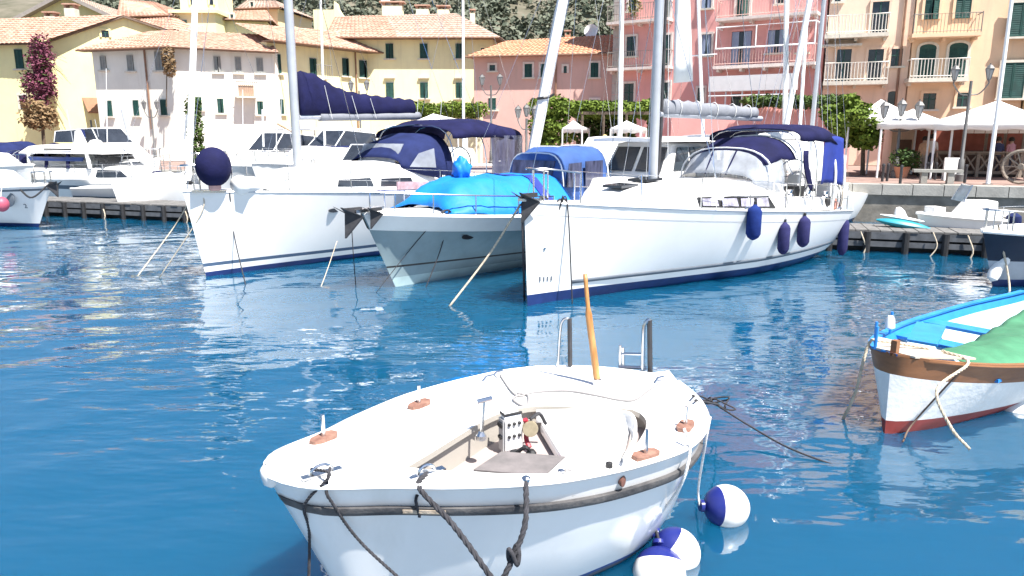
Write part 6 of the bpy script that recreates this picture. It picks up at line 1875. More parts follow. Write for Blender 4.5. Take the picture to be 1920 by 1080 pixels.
for k in range(6): MB().tube([y5.P(.9 + k * .62, .95, 1.55), y5.P(.9 + k * .62, .95, 2.2)], .03, 5).build('tarp_pole', TEAK, t5)
b = MB(); rows = [[y5.P(lerp(3.3, 4.3, j / 6), 1.02 + .03 * math.sin(j * 2), lerp(2.2, 1.55, i / 4)) for j in range(7)] for i in range(5)]
b.loft(rows, closed=False); o = b.build('navy_flap', NAVYL, t5, smooth=True); o.modifiers.new('thickness', 'SOLIDIFY').thickness = .012
t6, y6 = back_boat('white motor yacht with a raked windscreen behind the bow of the striped yacht', 360, 300, 29, 9, 1.5, R(60), 1.9, 1.5, cabin=(2.2, 5.6, .9, 1.3, .65, .8, .1), screen=(3.4, 5.4, 1.25, 2.4, .7, .7))
t7, y7 = back_boat('white motor yacht with a grey windscreen behind the mast of the striped yacht', 470, 300, 28, 9, 1.5, R(58), 2.0, 1.6, cabin=(2.0, 6, .9, 1.3, .75, .8, .1), screen=(3.6, 5.6, 1.25, 2.6, .6, .7))
t8, y8 = back_boat('white boat with an open hardtop beside the striped yacht sprayhood', 600, 290, 27.5, 8.5, 1.5, R(55), 1.9, 1.5, cabin=(2.0, 5, .9, 1.2, .6, .7, .2), screen=(4.2, 5.4, 1.2, 2.4, .7, .35), rail=False)
y8.block(4.6, 7.4, 1.25, 1.3, lambda u: 3.3, lambda u: 3.45, GEL, 'hardtop', tw=.95, slope0=.1, crown=.04, bevel=.03)
for sg in (1, -1):
    for u in (4.9, 7.1): MB().bar(y8.P(u, sg * 1.2, 1.8), y8.P(u + .1, sg * 1.15, 3.32), .09, .06).build('pillar', GEL, t8)
# covered white cabin boats between bimini and leaning mast
t9, y9 = back_boat('white boat with a smooth white canvas cover behind the leaning mast', 1000, 330, 23.5, 7, 1.4, R(50), 1.6, 1.3, rail=False, canvas=(1.8, 6.0, 1.25, 1.4, 1.35, SAILW))
t10, y10 = back_boat('white sports boat with a dark raked windscreen behind the pilothouse boat', 1140, 320, 24.5, 8, 1.4, R(48), 1.9, 1.5, cabin=(1.5, 4.4, .8, 1.2, .5, .8, .1), screen=(3.0, 5.0, 1.2, 2.2, .75, .8), rail=False)
t11, y11 = back_boat('white flybridge boat half hidden by the grey mast', 1235, 310, 25, 8, 1.5, R(45), 1.9, 1.5, cabin=(1.5, 6, .9, 1.3, 1.3, 1.0, .2), rail=True)
t12, y12 = back_boat('white boat with a humped canvas cover behind the stern of the fendered yacht', 1380, 290, 23.0, 6, 1.2, R(48), 1.5, 1.3, rail=False, canvas=(1.5, 4.6, 1.1, 1.4, 2.0, SAILW))

# bare-masted sailing boats further back
def mast_boat(label, pb, pt, Y, r, m=None, spread=(), ang=R(50), L=8):
    p = W(pb[0], pb[1], Y); q = W(pt[0], pt[1], Y)
    t = thing('sailing_boat', label, 'sailing boat', (p.x, p.y, 0), 'bare-masted sailing boats moored behind')
    d_ = Vector((math.cos(ang), math.sin(ang), 0)); B = p - d_ * 3.2
    y = Boat(t, (B.x, B.y), ang, L, 1.15, 1.25, .95, rake=.4)
    y.hull([(.15, 1), (.16, 1), (.3, 1)], [NAVYP, GEL], ns=14); y.deck(DECKW, inset=.02, drop=.01, ns=10)
    y.block(1.6, 5.2, .5, .8, lambda u: y.sheer(u / L), lambda u: y.sheer(u / L) + .4, GEL, 'coachroof', tw=.88, slope0=.5, crown=.05)
    a = Vector((p.x, p.y, y.sheer(.4) + .3)); dirv = (q - p) / (q.z - p.z)
    top = p + dirv * (max(q.z + 2.5, 8.5) - p.z); a = p + dirv * (a.z - p.z)
    mo = MB().tube([a, a.lerp(top, .5), top], [r, r, r * .8], 8).build('mast', m or ALU, t, smooth=True)
    for k, wd in spread:
        c = a.lerp(top, k)
        for sg in (1, -1): MB().tube([c, c + y.n * sg * wd], [.025, .015], 5).build('spreader', ALU, mo)
    y.stays(top, [y.P(.1, 0, 1.3), y.P(L - .1, 0, 1.0), y.P(3.3, 1.0, 1.1), y.P(3.3, -1.0, 1.1)], .006)
    return t, y, a, top
mast_boat('sailing boat with a white mast in front of the white corner house', (357, 245), (366, 0), 30, .13, spread=((.62, .7),))
mast_boat('sailing boat with a very thin white mast before the cream terrace house', (607, 200), (602, 30), 31, .05)
mast_boat('sailing boat with a thin white mast before the pale yellow house', (869, 215), (868, 0), 30, .055)
tl, yl, a, top = mast_boat('sailing boat with a thick white mast leaning strongly to one side', (998, 292), (1055, 0), 21, .155)
c = a.lerp(top, .34)
MB().tube([c + Vector((-.17, -.1, 0)), c + Vector((0, -.17, .02)), c + Vector((.17, -.1, .05)), c + Vector((.28, -.1, .12))], .04, 6).build('mast_band', BLACK, tl)
mast_boat('sailing boat with a straight white mast before the ivy pergola', (1162, 280), (1166, 0), 23.5, .075)
mast_boat('sailing boat with a white mast behind the hanging sail', (1316, 190), (1309, 0), 26, .06, spread=((.5, .6),))
mast_boat('sailing boat with an upright white mast behind the boom end', (1472, 225), (1475, 0), 24.5, .085)
mast_boat('sailing boat with a white mast leaning outward behind the boom end', (1476, 225), (1518, 0), 24.0, .095)
mast_boat('sailing boat with a slim slanting mast above the stern bimini', (1500, 235), (1515, 0), 25.5, .06)
mast_boat('sailing boat with a pale blue-grey mast beside the apricot house', (1524, 225), (1545, 0), 24.8, .075, ALUG)

# ================================================================ RIGHT: pontoon dinghies
p = G(1815, 432, .55)
td = thing('dinghy', 'small white dinghy with a raised console lying beyond the pontoon end', 'dinghy', (p.x, p.y, 0))
yd = Boat(td, (W(1722, 410, 20.3).x, 20.4), R(-8), 2.4, .55, .95, .80, beam=MOT_B, rake=.35, pw=((0, 1), (.3, .5), (1, .3)), kup=0)
yd.hull([(.3, 1), (.31, 1), (.5, 1)], [GEL, GEL], ns=14); yd.deck(DECKW, inset=.03, drop=.05, ns=10); yd.rail(GEL, .05, .0)
yd.block(.9, 1.9, .36, .4, lambda u: .8, lambda u: 1.32, GEL, 'console', tw=.8, slope0=.35, bevel=.04)
b = MB(); b.prism([yd.P(1.0, .36, 1.3), yd.P(1.0, -.36, 1.3), yd.P(1.2, -.3, 1.72), yd.P(1.2, .3, 1.72)], -yd.d * .015); b.build('windscreen', mat('pale_windscreen', (.4, .5, .55), .08, var=.2, alpha=.6, spec=.8), td)
b = MB(); b.tube([yd.P(1.0, .38, 1.3), yd.P(1.2, .31, 1.74), yd.P(1.2, -.31, 1.74), yd.P(1.0, -.38, 1.3)], .015, 5); b.build('screen_frame', STEEL, td)
MB().box(yd.P(.45, .0, 1.02), (.3, .5, .22), 0).build('bow_seat', GEL, td); MB().box(yd.P(2.2, 0, .98), (.3, .5, .16), 0).build('stern_seat', GEL, td)
p = W(1900, 415, 19.6)
to = thing('outboard_motor', 'dark blue outboard motor cowl next to the white dinghy', 'outboard motor', (p.x, p.y, 0))
MB().lathe([(.05, -.2), (.15, -.17), (.19, 0), (.17, .14), (.07, .22)], p, 12).build('cowl', NAVYL, to, smooth=True); MB().box(p - Vector((0, 0, .5)), (.1, .16, .7)).build('leg', BLACK, to)
p = W(1655, 412, 20.2)
tk = thing('kayak', 'teal and white kayak lying on the pontoon', 'kayak', tuple(p - Vector((0, 0, .1))))
kd = (W(1730, 422, 19.9) - W(1645, 408, 20.3)).normalized(); kn = kd.cross(Vector((0, 0, 1))).normalized()
b = MB(); rings = []
for i in range(13):
    k = i / 12; r_ = .21 * math.sin(math.pi * min(.98, max(.02, k))) ** .6; c = W(1643, 412, 20.3) + kd * 1.35 * k
    rings.append([c + kn * r_ * math.cos(a) + Vector((0, 0, .6 * r_ * math.sin(a))) for a in [2 * math.pi * j / 10 for j in range(10)]])
b.loft(rings, cap0=True, cap1=True); b.build('hull', mat('teal_plastic', (.02, .25, .33), .4), tk, smooth=True)
b = MB(); rings = []
for i in range(9):
    k = i / 8; r_ = .10 * math.sin(math.pi * min(.98, max(.02, k))) ** .6; c = W(1650, 406, 20.3) + kd * (1.1 * k) + Vector((0, 0, .06))
    rings.append([c + kn * r_ * math.cos(a) + Vector((0, 0, .5 * r_ * math.sin(a))) for a in [2 * math.pi * j / 8 for j in range(8)]])
b.loft(rings, cap0=True, cap1=True); b.build('deck_panel', GEL, tk, smooth=True)
p = W(1688, 408, 20.5)
ts = thing('fin_cover', 'white rounded seat back sticking up behind the kayak', 'seat', (p.x, p.y, .5))
b = MB(); pl = [p + kd * x + Vector((0, 0, z)) for x, z in ((-.12, -.25), (.22, -.25), (.2, 0), (.08, .22), (-.04, .30), (-.14, .26), (-.17, .1))]
b.prism(pl, kn * .12); o = b.build('shell', GEL, ts); bv = o.modifiers.new('edge', 'BEVEL'); bv.width = .03; bv.segments = 2
rope('mooring_line', 'short pale line dangling from the pontoon near the kayak', [pp(33.2, .85, .6), pp(33.3, .95, .25), pp(33.1, 1.0, -.1)], .015, ROPE)
p = pp(35.2, .95, .25)
t = thing('ball_fender', 'white fender floating at the pontoon below the dinghy', 'fender', tuple(p))
MB().lathe([(max(.02, .13 * math.cos(a)), .2 * math.sin(a)) for a in [R(-88) + R(176) * k / 10 for k in range(11)]], p, 12).build('ball', GEL, t, smooth=True); MB().tube([p + Vector((0, 0, .18)), p + Vector((0, -.0, .36))], .012, 4).build('line', ROPE, t)
# dark-hulled boat entering at the right edge
tD = thing('motor_boat', 'dark-hulled boat entering at the picture edge with white fenders on its bow', 'motor boat', (11.2, 16.0, 0))
yD = Boat(tD, (W(1838, 470, 14.9).x, 14.9), R(14), 6.5, 1.3, 1.15, .95, beam=MOT_B, rake=.55, pw=((0, 1.2), (.2, .9), (.45, .5), (1, .3)), kup=0)
yD.hull([(.15, 1), (.55, 2), (.62, 2)], [NAVYP, mat('slate_white', (.35, .38, .42), .3), mat('black_blue_topside', (.02, .025, .045), .25)], ns=20); yD.deck(DECKW, inset=.02, drop=.01); yD.rail(GEL, .04, .01)
yD.guardrail((.05, .2, .4), .45, wires=(1.0,)); yD.pulpit(.06, .45)
for k, (px, py0, py1) in enumerate(((1858, 478, 527), (1876, 455, 500))):
    z1 = W(px, py0, 14.9).z; z0 = W(px, py1, 14.9).z; p = W(px, py1, 14.9)
    t = thing('fender', ('white fender slung low off the bow of the dark-hulled boat', 'upper white fender off the bow of the dark-hulled boat')[k], 'fender', tuple(p), 'white fenders of the dark-hulled boat')
    e = W(px + 22, py0, 15.0)
    MB().lathe([(.02, 0), (.1, .05), (.12, .15), (.12, (e - p).length - .15), (.09, (e - p).length - .04), (.03, (e - p).length)], p, 12, (e - p)).build('body', GEL, t, smooth=True)
    MB().tube([e, yD.P(.5, .25, 1.2)], .012, 4).build('line', ROPE, t)
rope('mooring_line', 'thick pale rope slanting from the dark-hulled boat into the water', [yD.P(.25, .1, 1.3), W(1893, 545, 14.6), G(1868, 592, -.1)], .022, ROPE)

# ================================================================ CLUTTER among the small boats at the left
def outboard(label, px, py, Y, yaw, m, s=1.0):
    p = W(px, py, Y)
    t = thing('outboard_motor', label, 'outboard motor', tuple(p), 'outboard motors on the small boats')
    ax = Vector((math.cos(yaw) * .22, math.sin(yaw) * .22, .95))
    Mx = ax.normalized().to_track_quat('Z', 'Y').to_matrix()
    b = MB(); b.box(p, (.34 * s, .5 * s, .42 * s), M=Mx); b.box(p + Mx @ Vector((0, -.04, .25 * s)), (.26 * s, .36 * s, .1 * s), M=Mx)
    o = b.build('cowl', m, t); bv = o.modifiers.new('edge', 'BEVEL'); bv.width = .07 * s; bv.segments = 3
    b = MB(); b.box(p + Mx @ Vector((0, 0, -.16 * s)), (.35 * s, .51 * s, .04 * s), M=Mx); b.build('cowl_band', STEEL, t)
    q = p - ax.normalized() * .2 * s
    b = MB(); b.tube([q, q - ax.normalized() * .7 * s], [.1 * s, .06 * s], 6); b.build('leg', BLACK, t)
    e = q - ax.normalized() * .65 * s
    b = MB(); b.lathe([(.02, -.15 * s), (.06 * s, 0), (.02, .12 * s)], e, 8, (math.cos(yaw), math.sin(yaw), -.3))
    for k in range(3):
        a = k * 2.1; b.bar(e, e + Vector((-math.sin(yaw) * math.cos(a), math.cos(yaw) * math.cos(a), math.sin(a))) * .17 * s, .09 * s, .02)
    o = b.build('propeller', BLACK, t); o['kind'] = 'stuff'
outboard('navy outboard motor under the bougainvillea', 152, 254, 33.5, 2.2, NAVYL, .9)
tq, yq = back_boat('white dinghy with grey tubular rails below the slim shrub', 318, 285, 31.5, 5.5, 1.1, R(150), 1.45, 1.2, rail=False, screen=(1.6, 3.0, .9, 1.4, .5, .4))
yq.guardrail((.1, .3, .5, .7, .9), .8, wires=(1.0, .55)); yq.hoop(3.6, 1.0, 1.2, 2.5, STEEL, .03); yq.hoop(4.4, 1.0, 1.2, 2.55, STEEL, .03)
tq, yq = back_boat('open boat with navy seat covers moored under the bougainvillea', 215, 258, 35, 7, 1.3, R(162), 1.7, 1.5, rail=False)
for (u, v, w_, h) in ((2.0, 0, .7, .7), (3.2, .2, .9, .9), (4.6, -.2, .8, .75)): yq.hood([(u, w_ * .6, 1.6, 1.8 + h * .5), (u + .5, w_, 1.6, 1.75 + h), (u + 1.1, w_ * .6, 1.6, 1.7 + h * .6)], (NAVY, NAVYL, BLACK)[int(u) % 3], 'seat_cover', power=2.2)
tq, yq = back_boat('white boat with a flat sun roof on thin posts before the cream terrace house', 455, 262, 33, 8, 1.4, R(62), 1.7, 1.4, cabin=(1.8, 4.4, .8, 1.2, .5, .6, .2), rail=True)
yq.block(3.0, 6.8, 1.25, 1.3, lambda u: 3.25, lambda u: 3.36, GEL, 'sun_roof', tw=.97, crown=.04, bevel=.03)
for sg in (1, -1):
    for u in (3.2, 4.9, 6.6): MB().tube([yq.P(u, sg * 1.2, 1.6), yq.P(u, sg * 1.2, 3.27)], .03, 5).build('post', STEEL, tq)
tq, yq = back_boat('red-trimmed white boat just behind the foot of the striped yacht mast', 560, 285, 26.5, 7, 1.3, R(56), 1.75, 1.5, rail=True, stripe=mat('orange_red_trim', (.5, .12, .06), .5), screen=(2.6, 4.4, 1.1, 2.0, .65, .5), cabin=(1.6, 4, .8, 1.1, .45, .6, .1))
tq, yq = back_boat('white boat with a dark cockpit behind the side curtain', 925, 300, 26, 7, 1.3, R(50), 1.7, 1.4, rail=True, screen=(2.4, 4.2, 1.1, 1.9, .7, .5), cabin=(1.4, 3.8, .8, 1.1, .5, .6, .1))
# fishing rods, poles and oars standing about the boats
for k, (x0, y0, x1, y1, Y, lab) in enumerate(((228, 205, 242, 262, 32, 'thin grey pole leaning in the boats under the white house'), (170, 225, 176, 270, 34, 'short dark pole standing by the navy canvas bundles'), (350, 215, 346, 262, 31, 'white pole standing beside the slim shrub'), (492, 205, 494, 275, 30, 'white upright pole between the motor yachts'), (520, 232, 556, 252, 30, 'boathook laid across the rails near the striped yacht mast'))):
    t = MB().tube([W(x0, y0, Y), W(x1, y1, Y)], .04, 6).build('pole', (ALUG, BLACK, ALU, ALU, TEAK)[k], None, smooth=True); tag(t, lab, 'pole')

back_boat('big white cruiser with a raked hardtop filling the quay behind the white cabin cruiser', 300, 300, 32.5, 9, 1.6, R(150), 2.0, 1.7, cabin=(1.8, 6.6, 1.0, 1.4, .8, .9, .2), screen=(3.0, 5.6, 1.3, 2.7, .6, .6), rail=True)
back_boat('white cruiser with a navy canvas cover between the white house shrub and the masts', 420, 295, 31.5, 8, 1.5, R(60), 1.9, 1.6, rail=True, canvas=(3.4, 6.6, 1.3, 1.7, 1.2, NAVYL), cabin=(1.6, 5, .9, 1.2, .6, .8, .1))
back_boat('white speedboat with black screen in front of the yellow house', 60, 290, 31.5, 8, 1.5, R(160), 1.8, 1.5, cabin=(1.6, 5, .9, 1.3, .6, .8, .1), screen=(3.0, 5.0, 1.25, 2.2, .6, .7), rail=True)
back_boat('white boat under the long navy boom, its rail showing', 700, 300, 29.5, 8, 1.4, R(54), 1.9, 1.6, cabin=(1.6, 5, .9, 1.3, .8, .8, .1), rail=True, stripe=NAVYP)
back_boat('white boat with a tall cabin beside the leaning mast', 1060, 305, 27.5, 8, 1.5, R(48), 1.9, 1.6, cabin=(1.6, 6, 1.0, 1.3, 1.2, .9, .2), rail=True)
# winches, blocks and blocks of line on the yachts
for y_, t_, us_ in ((YR, tR, ((6.9, 1.22), (7.6, 1.28), (8.4, 1.3))), (YL, tL, ((6.6, 1.25), (7.6, 1.3), (8.6, 1.32)))):
    for u, v in us_:
        for sg in (1, -1):
            c = y_.P(u, v * sg, y_.sheer(u / y_.L) + .33); MB().lathe([(.075, 0), (.08, .03), (.055, .06), (.06, .13), (.07, .15), (.03, .16)], c, 12).build('winch', STEEL, t_, smooth=True)
    for t in (.3, .42, .56):
        q = y_.side(t, y_.sheer(t) - .42, 1, .004)
        b = MB(); b.loft([[q + y_.d * .16 * math.cos(a) + Vector((0, 0, .05 * math.sin(a))) + y_.n * k for a in [2 * math.pi * j / 14 for j in range(14)]] for k in (-.02, .012)], cap0=True, cap1=True)
        if y_ is YL: b.build('portlight', GLASSD, t_)

for y_ in (y2, y6, y7): 
    y_.guardrail((.12, .24, .36, .5, .64), .6, wires=(1.0, .5), r=.018)
for k, (px, py, pt, Y, lab) in enumerate(((196, 262, 128, 33, 'thin aerial on the white cruisers under the white house'), (398, 250, 150, 31, 'thin aerial behind the navy ball fender'), (452, 262, 168, 31, 'thin aerial between the windscreens of the white motor yachts'), (515, 240, 175, 30.5, 'thin aerial just outside the mast of the striped yacht'))):
    t = MB().tube([W(px - 1, py, Y) - Vector((0, 0, 1.5)), W(px + 3, pt, Y)], [.025, .012], 5).build('aerial', ALU, None); tag(t, lab, 'aerial', 'thin aerials of the motor boats')
y2.hood([(8.6, 1.1, 1.2, 2.2), (9.2, 1.25, 1.15, 2.55), (10.1, 1.2, 1.1, 2.35)], NAVY, 'canvas_cover', power=3)
y4.hood([(5.2, 1.0, 1.5, 2.2), (5.8, 1.2, 1.5, 2.75), (6.9, 1.2, 1.5, 2.7)], NAVYL, 'canvas_cover', power=3)
for y_, t_, u in ((y2, t2, 5.8), (y6, t6, 4.8), (y7, t7, 5.0), (y8, t8, 5.6)):
    zz = {id(y2): 2.6, id(y6): 3.05, id(y7): 3.15, id(y8): 3.42}[id(y_)]
    MB().lathe([(.05, -.02), (.26, 0), (.28, .10), (.2, .2), (.05, .24)], y_.P(u, .2, zz), 12).build('radar_dome', GEL, t_, smooth=True)
    for v, hh in ((-.6, 1.5), (.7, 1.1)): MB().tube([y_.P(u + .3, v, zz - .3), y_.P(u + .5, v, zz + hh)], .014, 4).build('whip_aerial', ALUG, t_)
for y_, t_, us_ in ((y6, t6, (5.2, 6.4, 7.6)), (y7, t7, (5.4, 6.6, 7.8)), (y2, t2, (9.2, 9.8))):
    for u in us_:
        y_.hoop(u, y_.hb(u / y_.L) - .1, y_.sheer(u / y_.L), y_.sheer(u / y_.L) + 1.25, STEEL, .022, power=5, name='cockpit_hoop')
for k, (u, v) in enumerate(((2.6, .4), (3.6, -.3), (1.6, .1))):
    b = MB(); c = y2.P(u, v, 1.42 if k != 2 else 1.36); b.lathe([(.12, -.1), (.24, -.07), (.26, .02), (.16, .1), (.05, .12)], c, 10); b.build('rope_bag', (NAVY, BLACK, NAVYL)[k], t2, smooth=True)
# ================================================================ FOREGROUND BOAT
tF = thing('open_motor_boat', 'small white open motor boat with a black rubbing strake and a wooden tiller pole', 'boat', (-1.6, 4.45, 0))
aF = R(36.6)
FB = smoothtab([(0, .0), (.02, .16), (.06, .30), (.165, .47), (.25, .64), (.39, .86), (.5, .95), (.6, .99), (.72, .985), (.83, .84), (.91, .62), (.965, .36), (1.0, .10)], 5)
KF = 0.885                                  # size factor of this boat
def zmap(z): return CAM_H - KF * (CAM_H - z)
class OpenBoat(Boat):
    """the small boat is drawn in its own units; u, v and heights are scaled by KF"""
    def P(s, u, v, z):
        q = s.B + s.d * (u * KF) + s.n * (v * KF)
        return Vector((q.x, q.y, zmap(z)))
    def side(s, t, z, sg=1, out=0.0):
        k = max(0.0, min(1.0, (z - s.zk(t)) / (s.sheer(t) - s.zk(t))))
        full = interp([(0, 0), (.10, .34), (.22, .52), (.45, .72), (.75, .885), (1, 1)], k)      # midship section
        fine = k ** 1.15
        a = interp([(0, 1), (.12, .85), (.3, .35), (.5, .0), (1, 0)], t)
        w_ = s.hb(t) * lerp(full, fine, a)
        u = t * s.L + s.rake * (1 - k) * (1 - t) ** 4 - s.tr * (1 - k) * t ** 6
        return s.P(u, sg * (w_ + out), z)
YF = OpenBoat(tF, (-1.60 * KF, 4.45 * KF), aF, 3.86, 1.16, .94, .80, beam=FB, rake=.75, tr=.35, zmid=.81, kup=0, zk=-.78)
tF.location = YF.B
GELF = plaster('chalky_white_hull', (0.78, 0.78, 0.78), (.42, .40, .35), .28)
GELF.node_tree.nodes['Principled BSDF'].inputs['Roughness'].default_value = .14
GELF.node_tree.nodes['Principled BSDF'].inputs['Specular IOR Level'].default_value = .65
for n_ in GELF.node_tree.nodes:
    if n_.type == 'BUMP': n_.inputs['Strength'].default_value = .03
BLUEL = mat('blue_boot_line', (.02, .05, .22), .4)
REDB = mat('dark_antifouling', (.05, .06, .09), .6, var=.3)
YF.hull([(-.30, 1), (-.26, 2), (.0, 2)], [REDB, BLUEL, GELF], ns=44)
# black rubber rubbing strake, worn grey on its top
zr = lambda t: YF.sheer(t) - lerp(.20, .235, t)
RUBW = mat('worn_rubber', (0.03, 0.03, 0.035), 0.75, scale=5, col2=(.12, .115, .115), bump=.4, bscale=30, detail=8)
YF.strake(zr, .032, .05, RUBW, 'rubbing_strake', 0.0, 1.0, 44)
wp = mat('worn_wood_patch', (.30, .24, .18), .9, scale=12, col2=(.55, .48, .40), bump=.5)
b = MB(); rings = []
for i in range(9):
    t = lerp(.17, .235, i / 8); z = zr(t); rings.append([YF.side(t, z - .012, 1, .047), YF.side(t, z, 1, .056), YF.side(t, z + .022, 1, .05)])
b.loft(rings, closed=False); o = b.build('worn_patch', wp, tF); o.modifiers.new('thickness', 'SOLIDIFY').thickness = .004

# deck moulding with an offset cockpit opening, made as a grid of cells between opening edge and sheer
def deckz(u, v):
    w_ = max(.05, YF.hb(min(1, u / YF.L))); return YF.sheer(min(1, u / YF.L)) + .085 * (1 - min(1, abs(v) / w_) ** 2) * (1 if v < 0 else max(0.0, math.cos(min(1.0, v / .5) * math.pi / 2)))
def atdeck(px, py):
    z = .84
    for _ in range(6):
        P = G(px, py, zmap(z)); q = P - YF.B; u, v = q.dot(YF.d) / KF, q.dot(YF.n) / KF; z = deckz(max(0.02, min(u, YF.L - .01)), v)
    return u, v
OP = []
for px, py in ((757, 880), (818, 886), (890, 890), (975, 893), (1060, 891), (1120, 881), (1163, 867), (1198, 833), (1216, 797), (1205, 777), (1180, 768), (1090, 765), (1000, 763), (940, 775), (905, 790), (880, 805), (820, 842)):
    u, v = atdeck(px, py); OP.append((u, min(v, YF.hb(u / YF.L) - .075)))
N = 66
opl = crv([(u, v, 0) for u, v in OP + [OP[0]]], 6)[:-1]
def resample(pts, n, start):
    P = [Vector(p) for p in pts] + [Vector(pts[0])]
    L_ = [0]
    for a, c in zip(P, P[1:]): L_.append(L_[-1] + (c - a).length)
    out = []
    for i in range(n):
        s_ = L_[-1] * i / n; k = max(j for j in range(len(L_)) if L_[j] <= s_ + 1e-9); k = min(k, len(P) - 2)
        out.append(P[k].lerp(P[k + 1], (s_ - L_[k]) / max(1e-9, L_[k + 1] - L_[k])))
    return out
opn = resample(opl, N, 0)
def sheer_at_dir(cu, cv, du, dv):
    lo, hi = 0.0, 5.0
    for _ in range(40):
        mid = (lo + hi) / 2; u, v = cu + du * mid, cv + dv * mid
        ins = 0 <= u <= YF.L and abs(v) <= YF.hb(u / YF.L)
        lo, hi = (mid, hi) if ins else (lo, mid)
    return cu + du * lo, cv + dv * lo
cu, cv = 1.95, .52
outer = []
for p in opn:
    d_ = Vector((p.x - cu, p.y - cv)); d_.normalize()
    # angular directions that also reach the bow: blend toward evenly spread sheer points
    outer.append(sheer_at_dir(cu, cv, d_.x, d_.y))
# evenly resample the outer line so that the bow gets enough points
ol = []
M_ = 400
shp = [Vector((YF.L * (i / M_) ** 1.5, YF.hb((i / M_) ** 1.5), 0)) for i in range(M_ + 1)] + [Vector((YF.L * (i / M_) ** 1.5, -YF.hb((i / M_) ** 1.5), 0)) for i in range(M_, -1, -1)]
angs = [math.atan2(p.y - cv, p.x - cu) for p in opn]
ring_o = []
for a in angs:
    best = None
    x, y = sheer_at_dir(cu, cv, math.cos(a), math.sin(a)); ring_o.append((x, y))
b = MB(); rows = []
K = 7
for k in range(K + 1):
    q = k / K; row = []
    for p, (x, y) in zip(opn, ring_o):
        u = lerp(x, p.x, q); v = lerp(y, p.y, q); row.append(YF.P(u, v, deckz(u, v) + (.0 if k else .0)))
    rows.append(row)
# rounded coaming lip and inner wall down to the well
lip = [YF.P(p.x, p.y, deckz(p.x, p.y) + .018) for p in opn]
inn = [YF.P(lerp(p.x, cu, .02), lerp(p.y, cv, .02), deckz(p.x, p.y) + .010) for p in opn]
b.loft([[p + Vector((0, 0, 0)) for p in r] for r in rows] + [lip, inn], closed=True)
b.build('deck', mat('white_deck_moulding', (.82, .82, .81), .42, var=.03, scale=4, spec=.35), tF, smooth=True, sharp=50)
YF.rail(GELF, .022, -.004, n=60, name='gunwale')
MB().lathe([(.015, -.10), (.045, -.075), (.058, -.02), (.058, .015), (.04, .036), (.012, .042)], YF.P(.035, 0, YF.sheer(0) + .01), 14).build('stem_head', GELF, tF, smooth=True)
LINER = mat('cockpit_liner', (.36, .335, .30), .5, var=.05, scale=4)
b = MB()
w0 = [YF.P(lerp(p.x, cu, .02), lerp(p.y, cv, .02), deckz(p.x, p.y) + .010) for p in opn]
w00 = [YF.P(lerp(p.x, cu, .025), lerp(p.y, cv, .025), deckz(p.x, p.y) - .035) for p in opn]
w1 = [YF.P(lerp(p.x, cu, -.05), lerp(p.y, cv, -.05), deckz(p.x, p.y) - .045) for p in opn]
w2 = [YF.P(lerp(p.x, cu, -.03), lerp(p.y, cv, -.03), .66) for p in opn]
b.loft([w0, w00, w1, w2], closed=True); b.build('cockpit_side', LINER, tF, smooth=True, sharp=40)
b = MB(); b.poly(*w2); b.build('sole', mat('pinkish_sole', (.34, .29, .28), .7, var=.08, scale=7), tF, fix=False)
# aft seat / well moulding: broad white moulded box filling the rear of the cockpit
def uvq(px, py, z):
    P = G(px, py, zmap(z)); q = P - YF.B; return q.dot(YF.d) / KF, q.dot(YF.n) / KF
def boxuv(pts, z0, z1, m, name, bev=.02, parent=None):
    b = MB(); n = len(pts); b.prism([YF.P(u, v, z0) for u, v in pts], (0, 0, (z1 - z0) * KF)); o = b.build(name, m, parent or tF)
    if bev: bv = o.modifiers.new('edge', 'BEVEL'); bv.width = bev; bv.segments = 2; bv.limit_method = 'ANGLE'
    return o
mats_ = [uvq(888, 882, .78), uvq(1020, 894, .78), uvq(1060, 857, .78), uvq(940, 848, .78)]
boxuv([(mats_[0][0] - .03, mats_[0][1] - .02), (mats_[1][0] - .02, mats_[1][1] + .03), (mats_[2][0] + .03, mats_[2][1] + .02), (mats_[3][0] + .02, mats_[3][1] - .03)], .662, .775, GELF, 'engine_box', .02)
boxuv([(mats_[i][0], mats_[i][1]) for i in range(4)],   .777, .787, mat('grey_deck_mat', (.13, .12, .12), .85, var=.2, scale=9, col2=(.19, .17, .17)), 'nonslip_mat', 0)
# stern bench: liner with a raised curved back
stern_seat = []
for px, py in ((1012, 790), (1060, 868), (1092, 882), (1140, 868), (1172, 838), (1184, 800), (1172, 782), (1100, 777), (1030, 776)):
    stern_seat.append(uvq(px, py, .775))
boxuv(stern_seat, .662, .775, GELF, 'stern_bench', .03)
b = MB(); rows = []
back = [uvq(px, py, .86) for px, py in ((1005, 772), (1090, 770), (1168, 773), (1190, 790), (1188, 825), (1168, 862))]
bp = crv([(u, v, 0) for u, v in back], 5)
for z, ins in ((.775, .05), (.80, .02), (.85, .0), (.875, .01), (.875, -.018)):
    rows.append([YF.P(lerp(p.x, cu, ins), lerp(p.y, cv, ins), z) for p in bp])
b.loft(rows, closed=False); o = b.build('seat_back', GELF, tF, smooth=True, sharp=40); o.modifiers.new('thickness', 'SOLIDIFY').thickness = .012
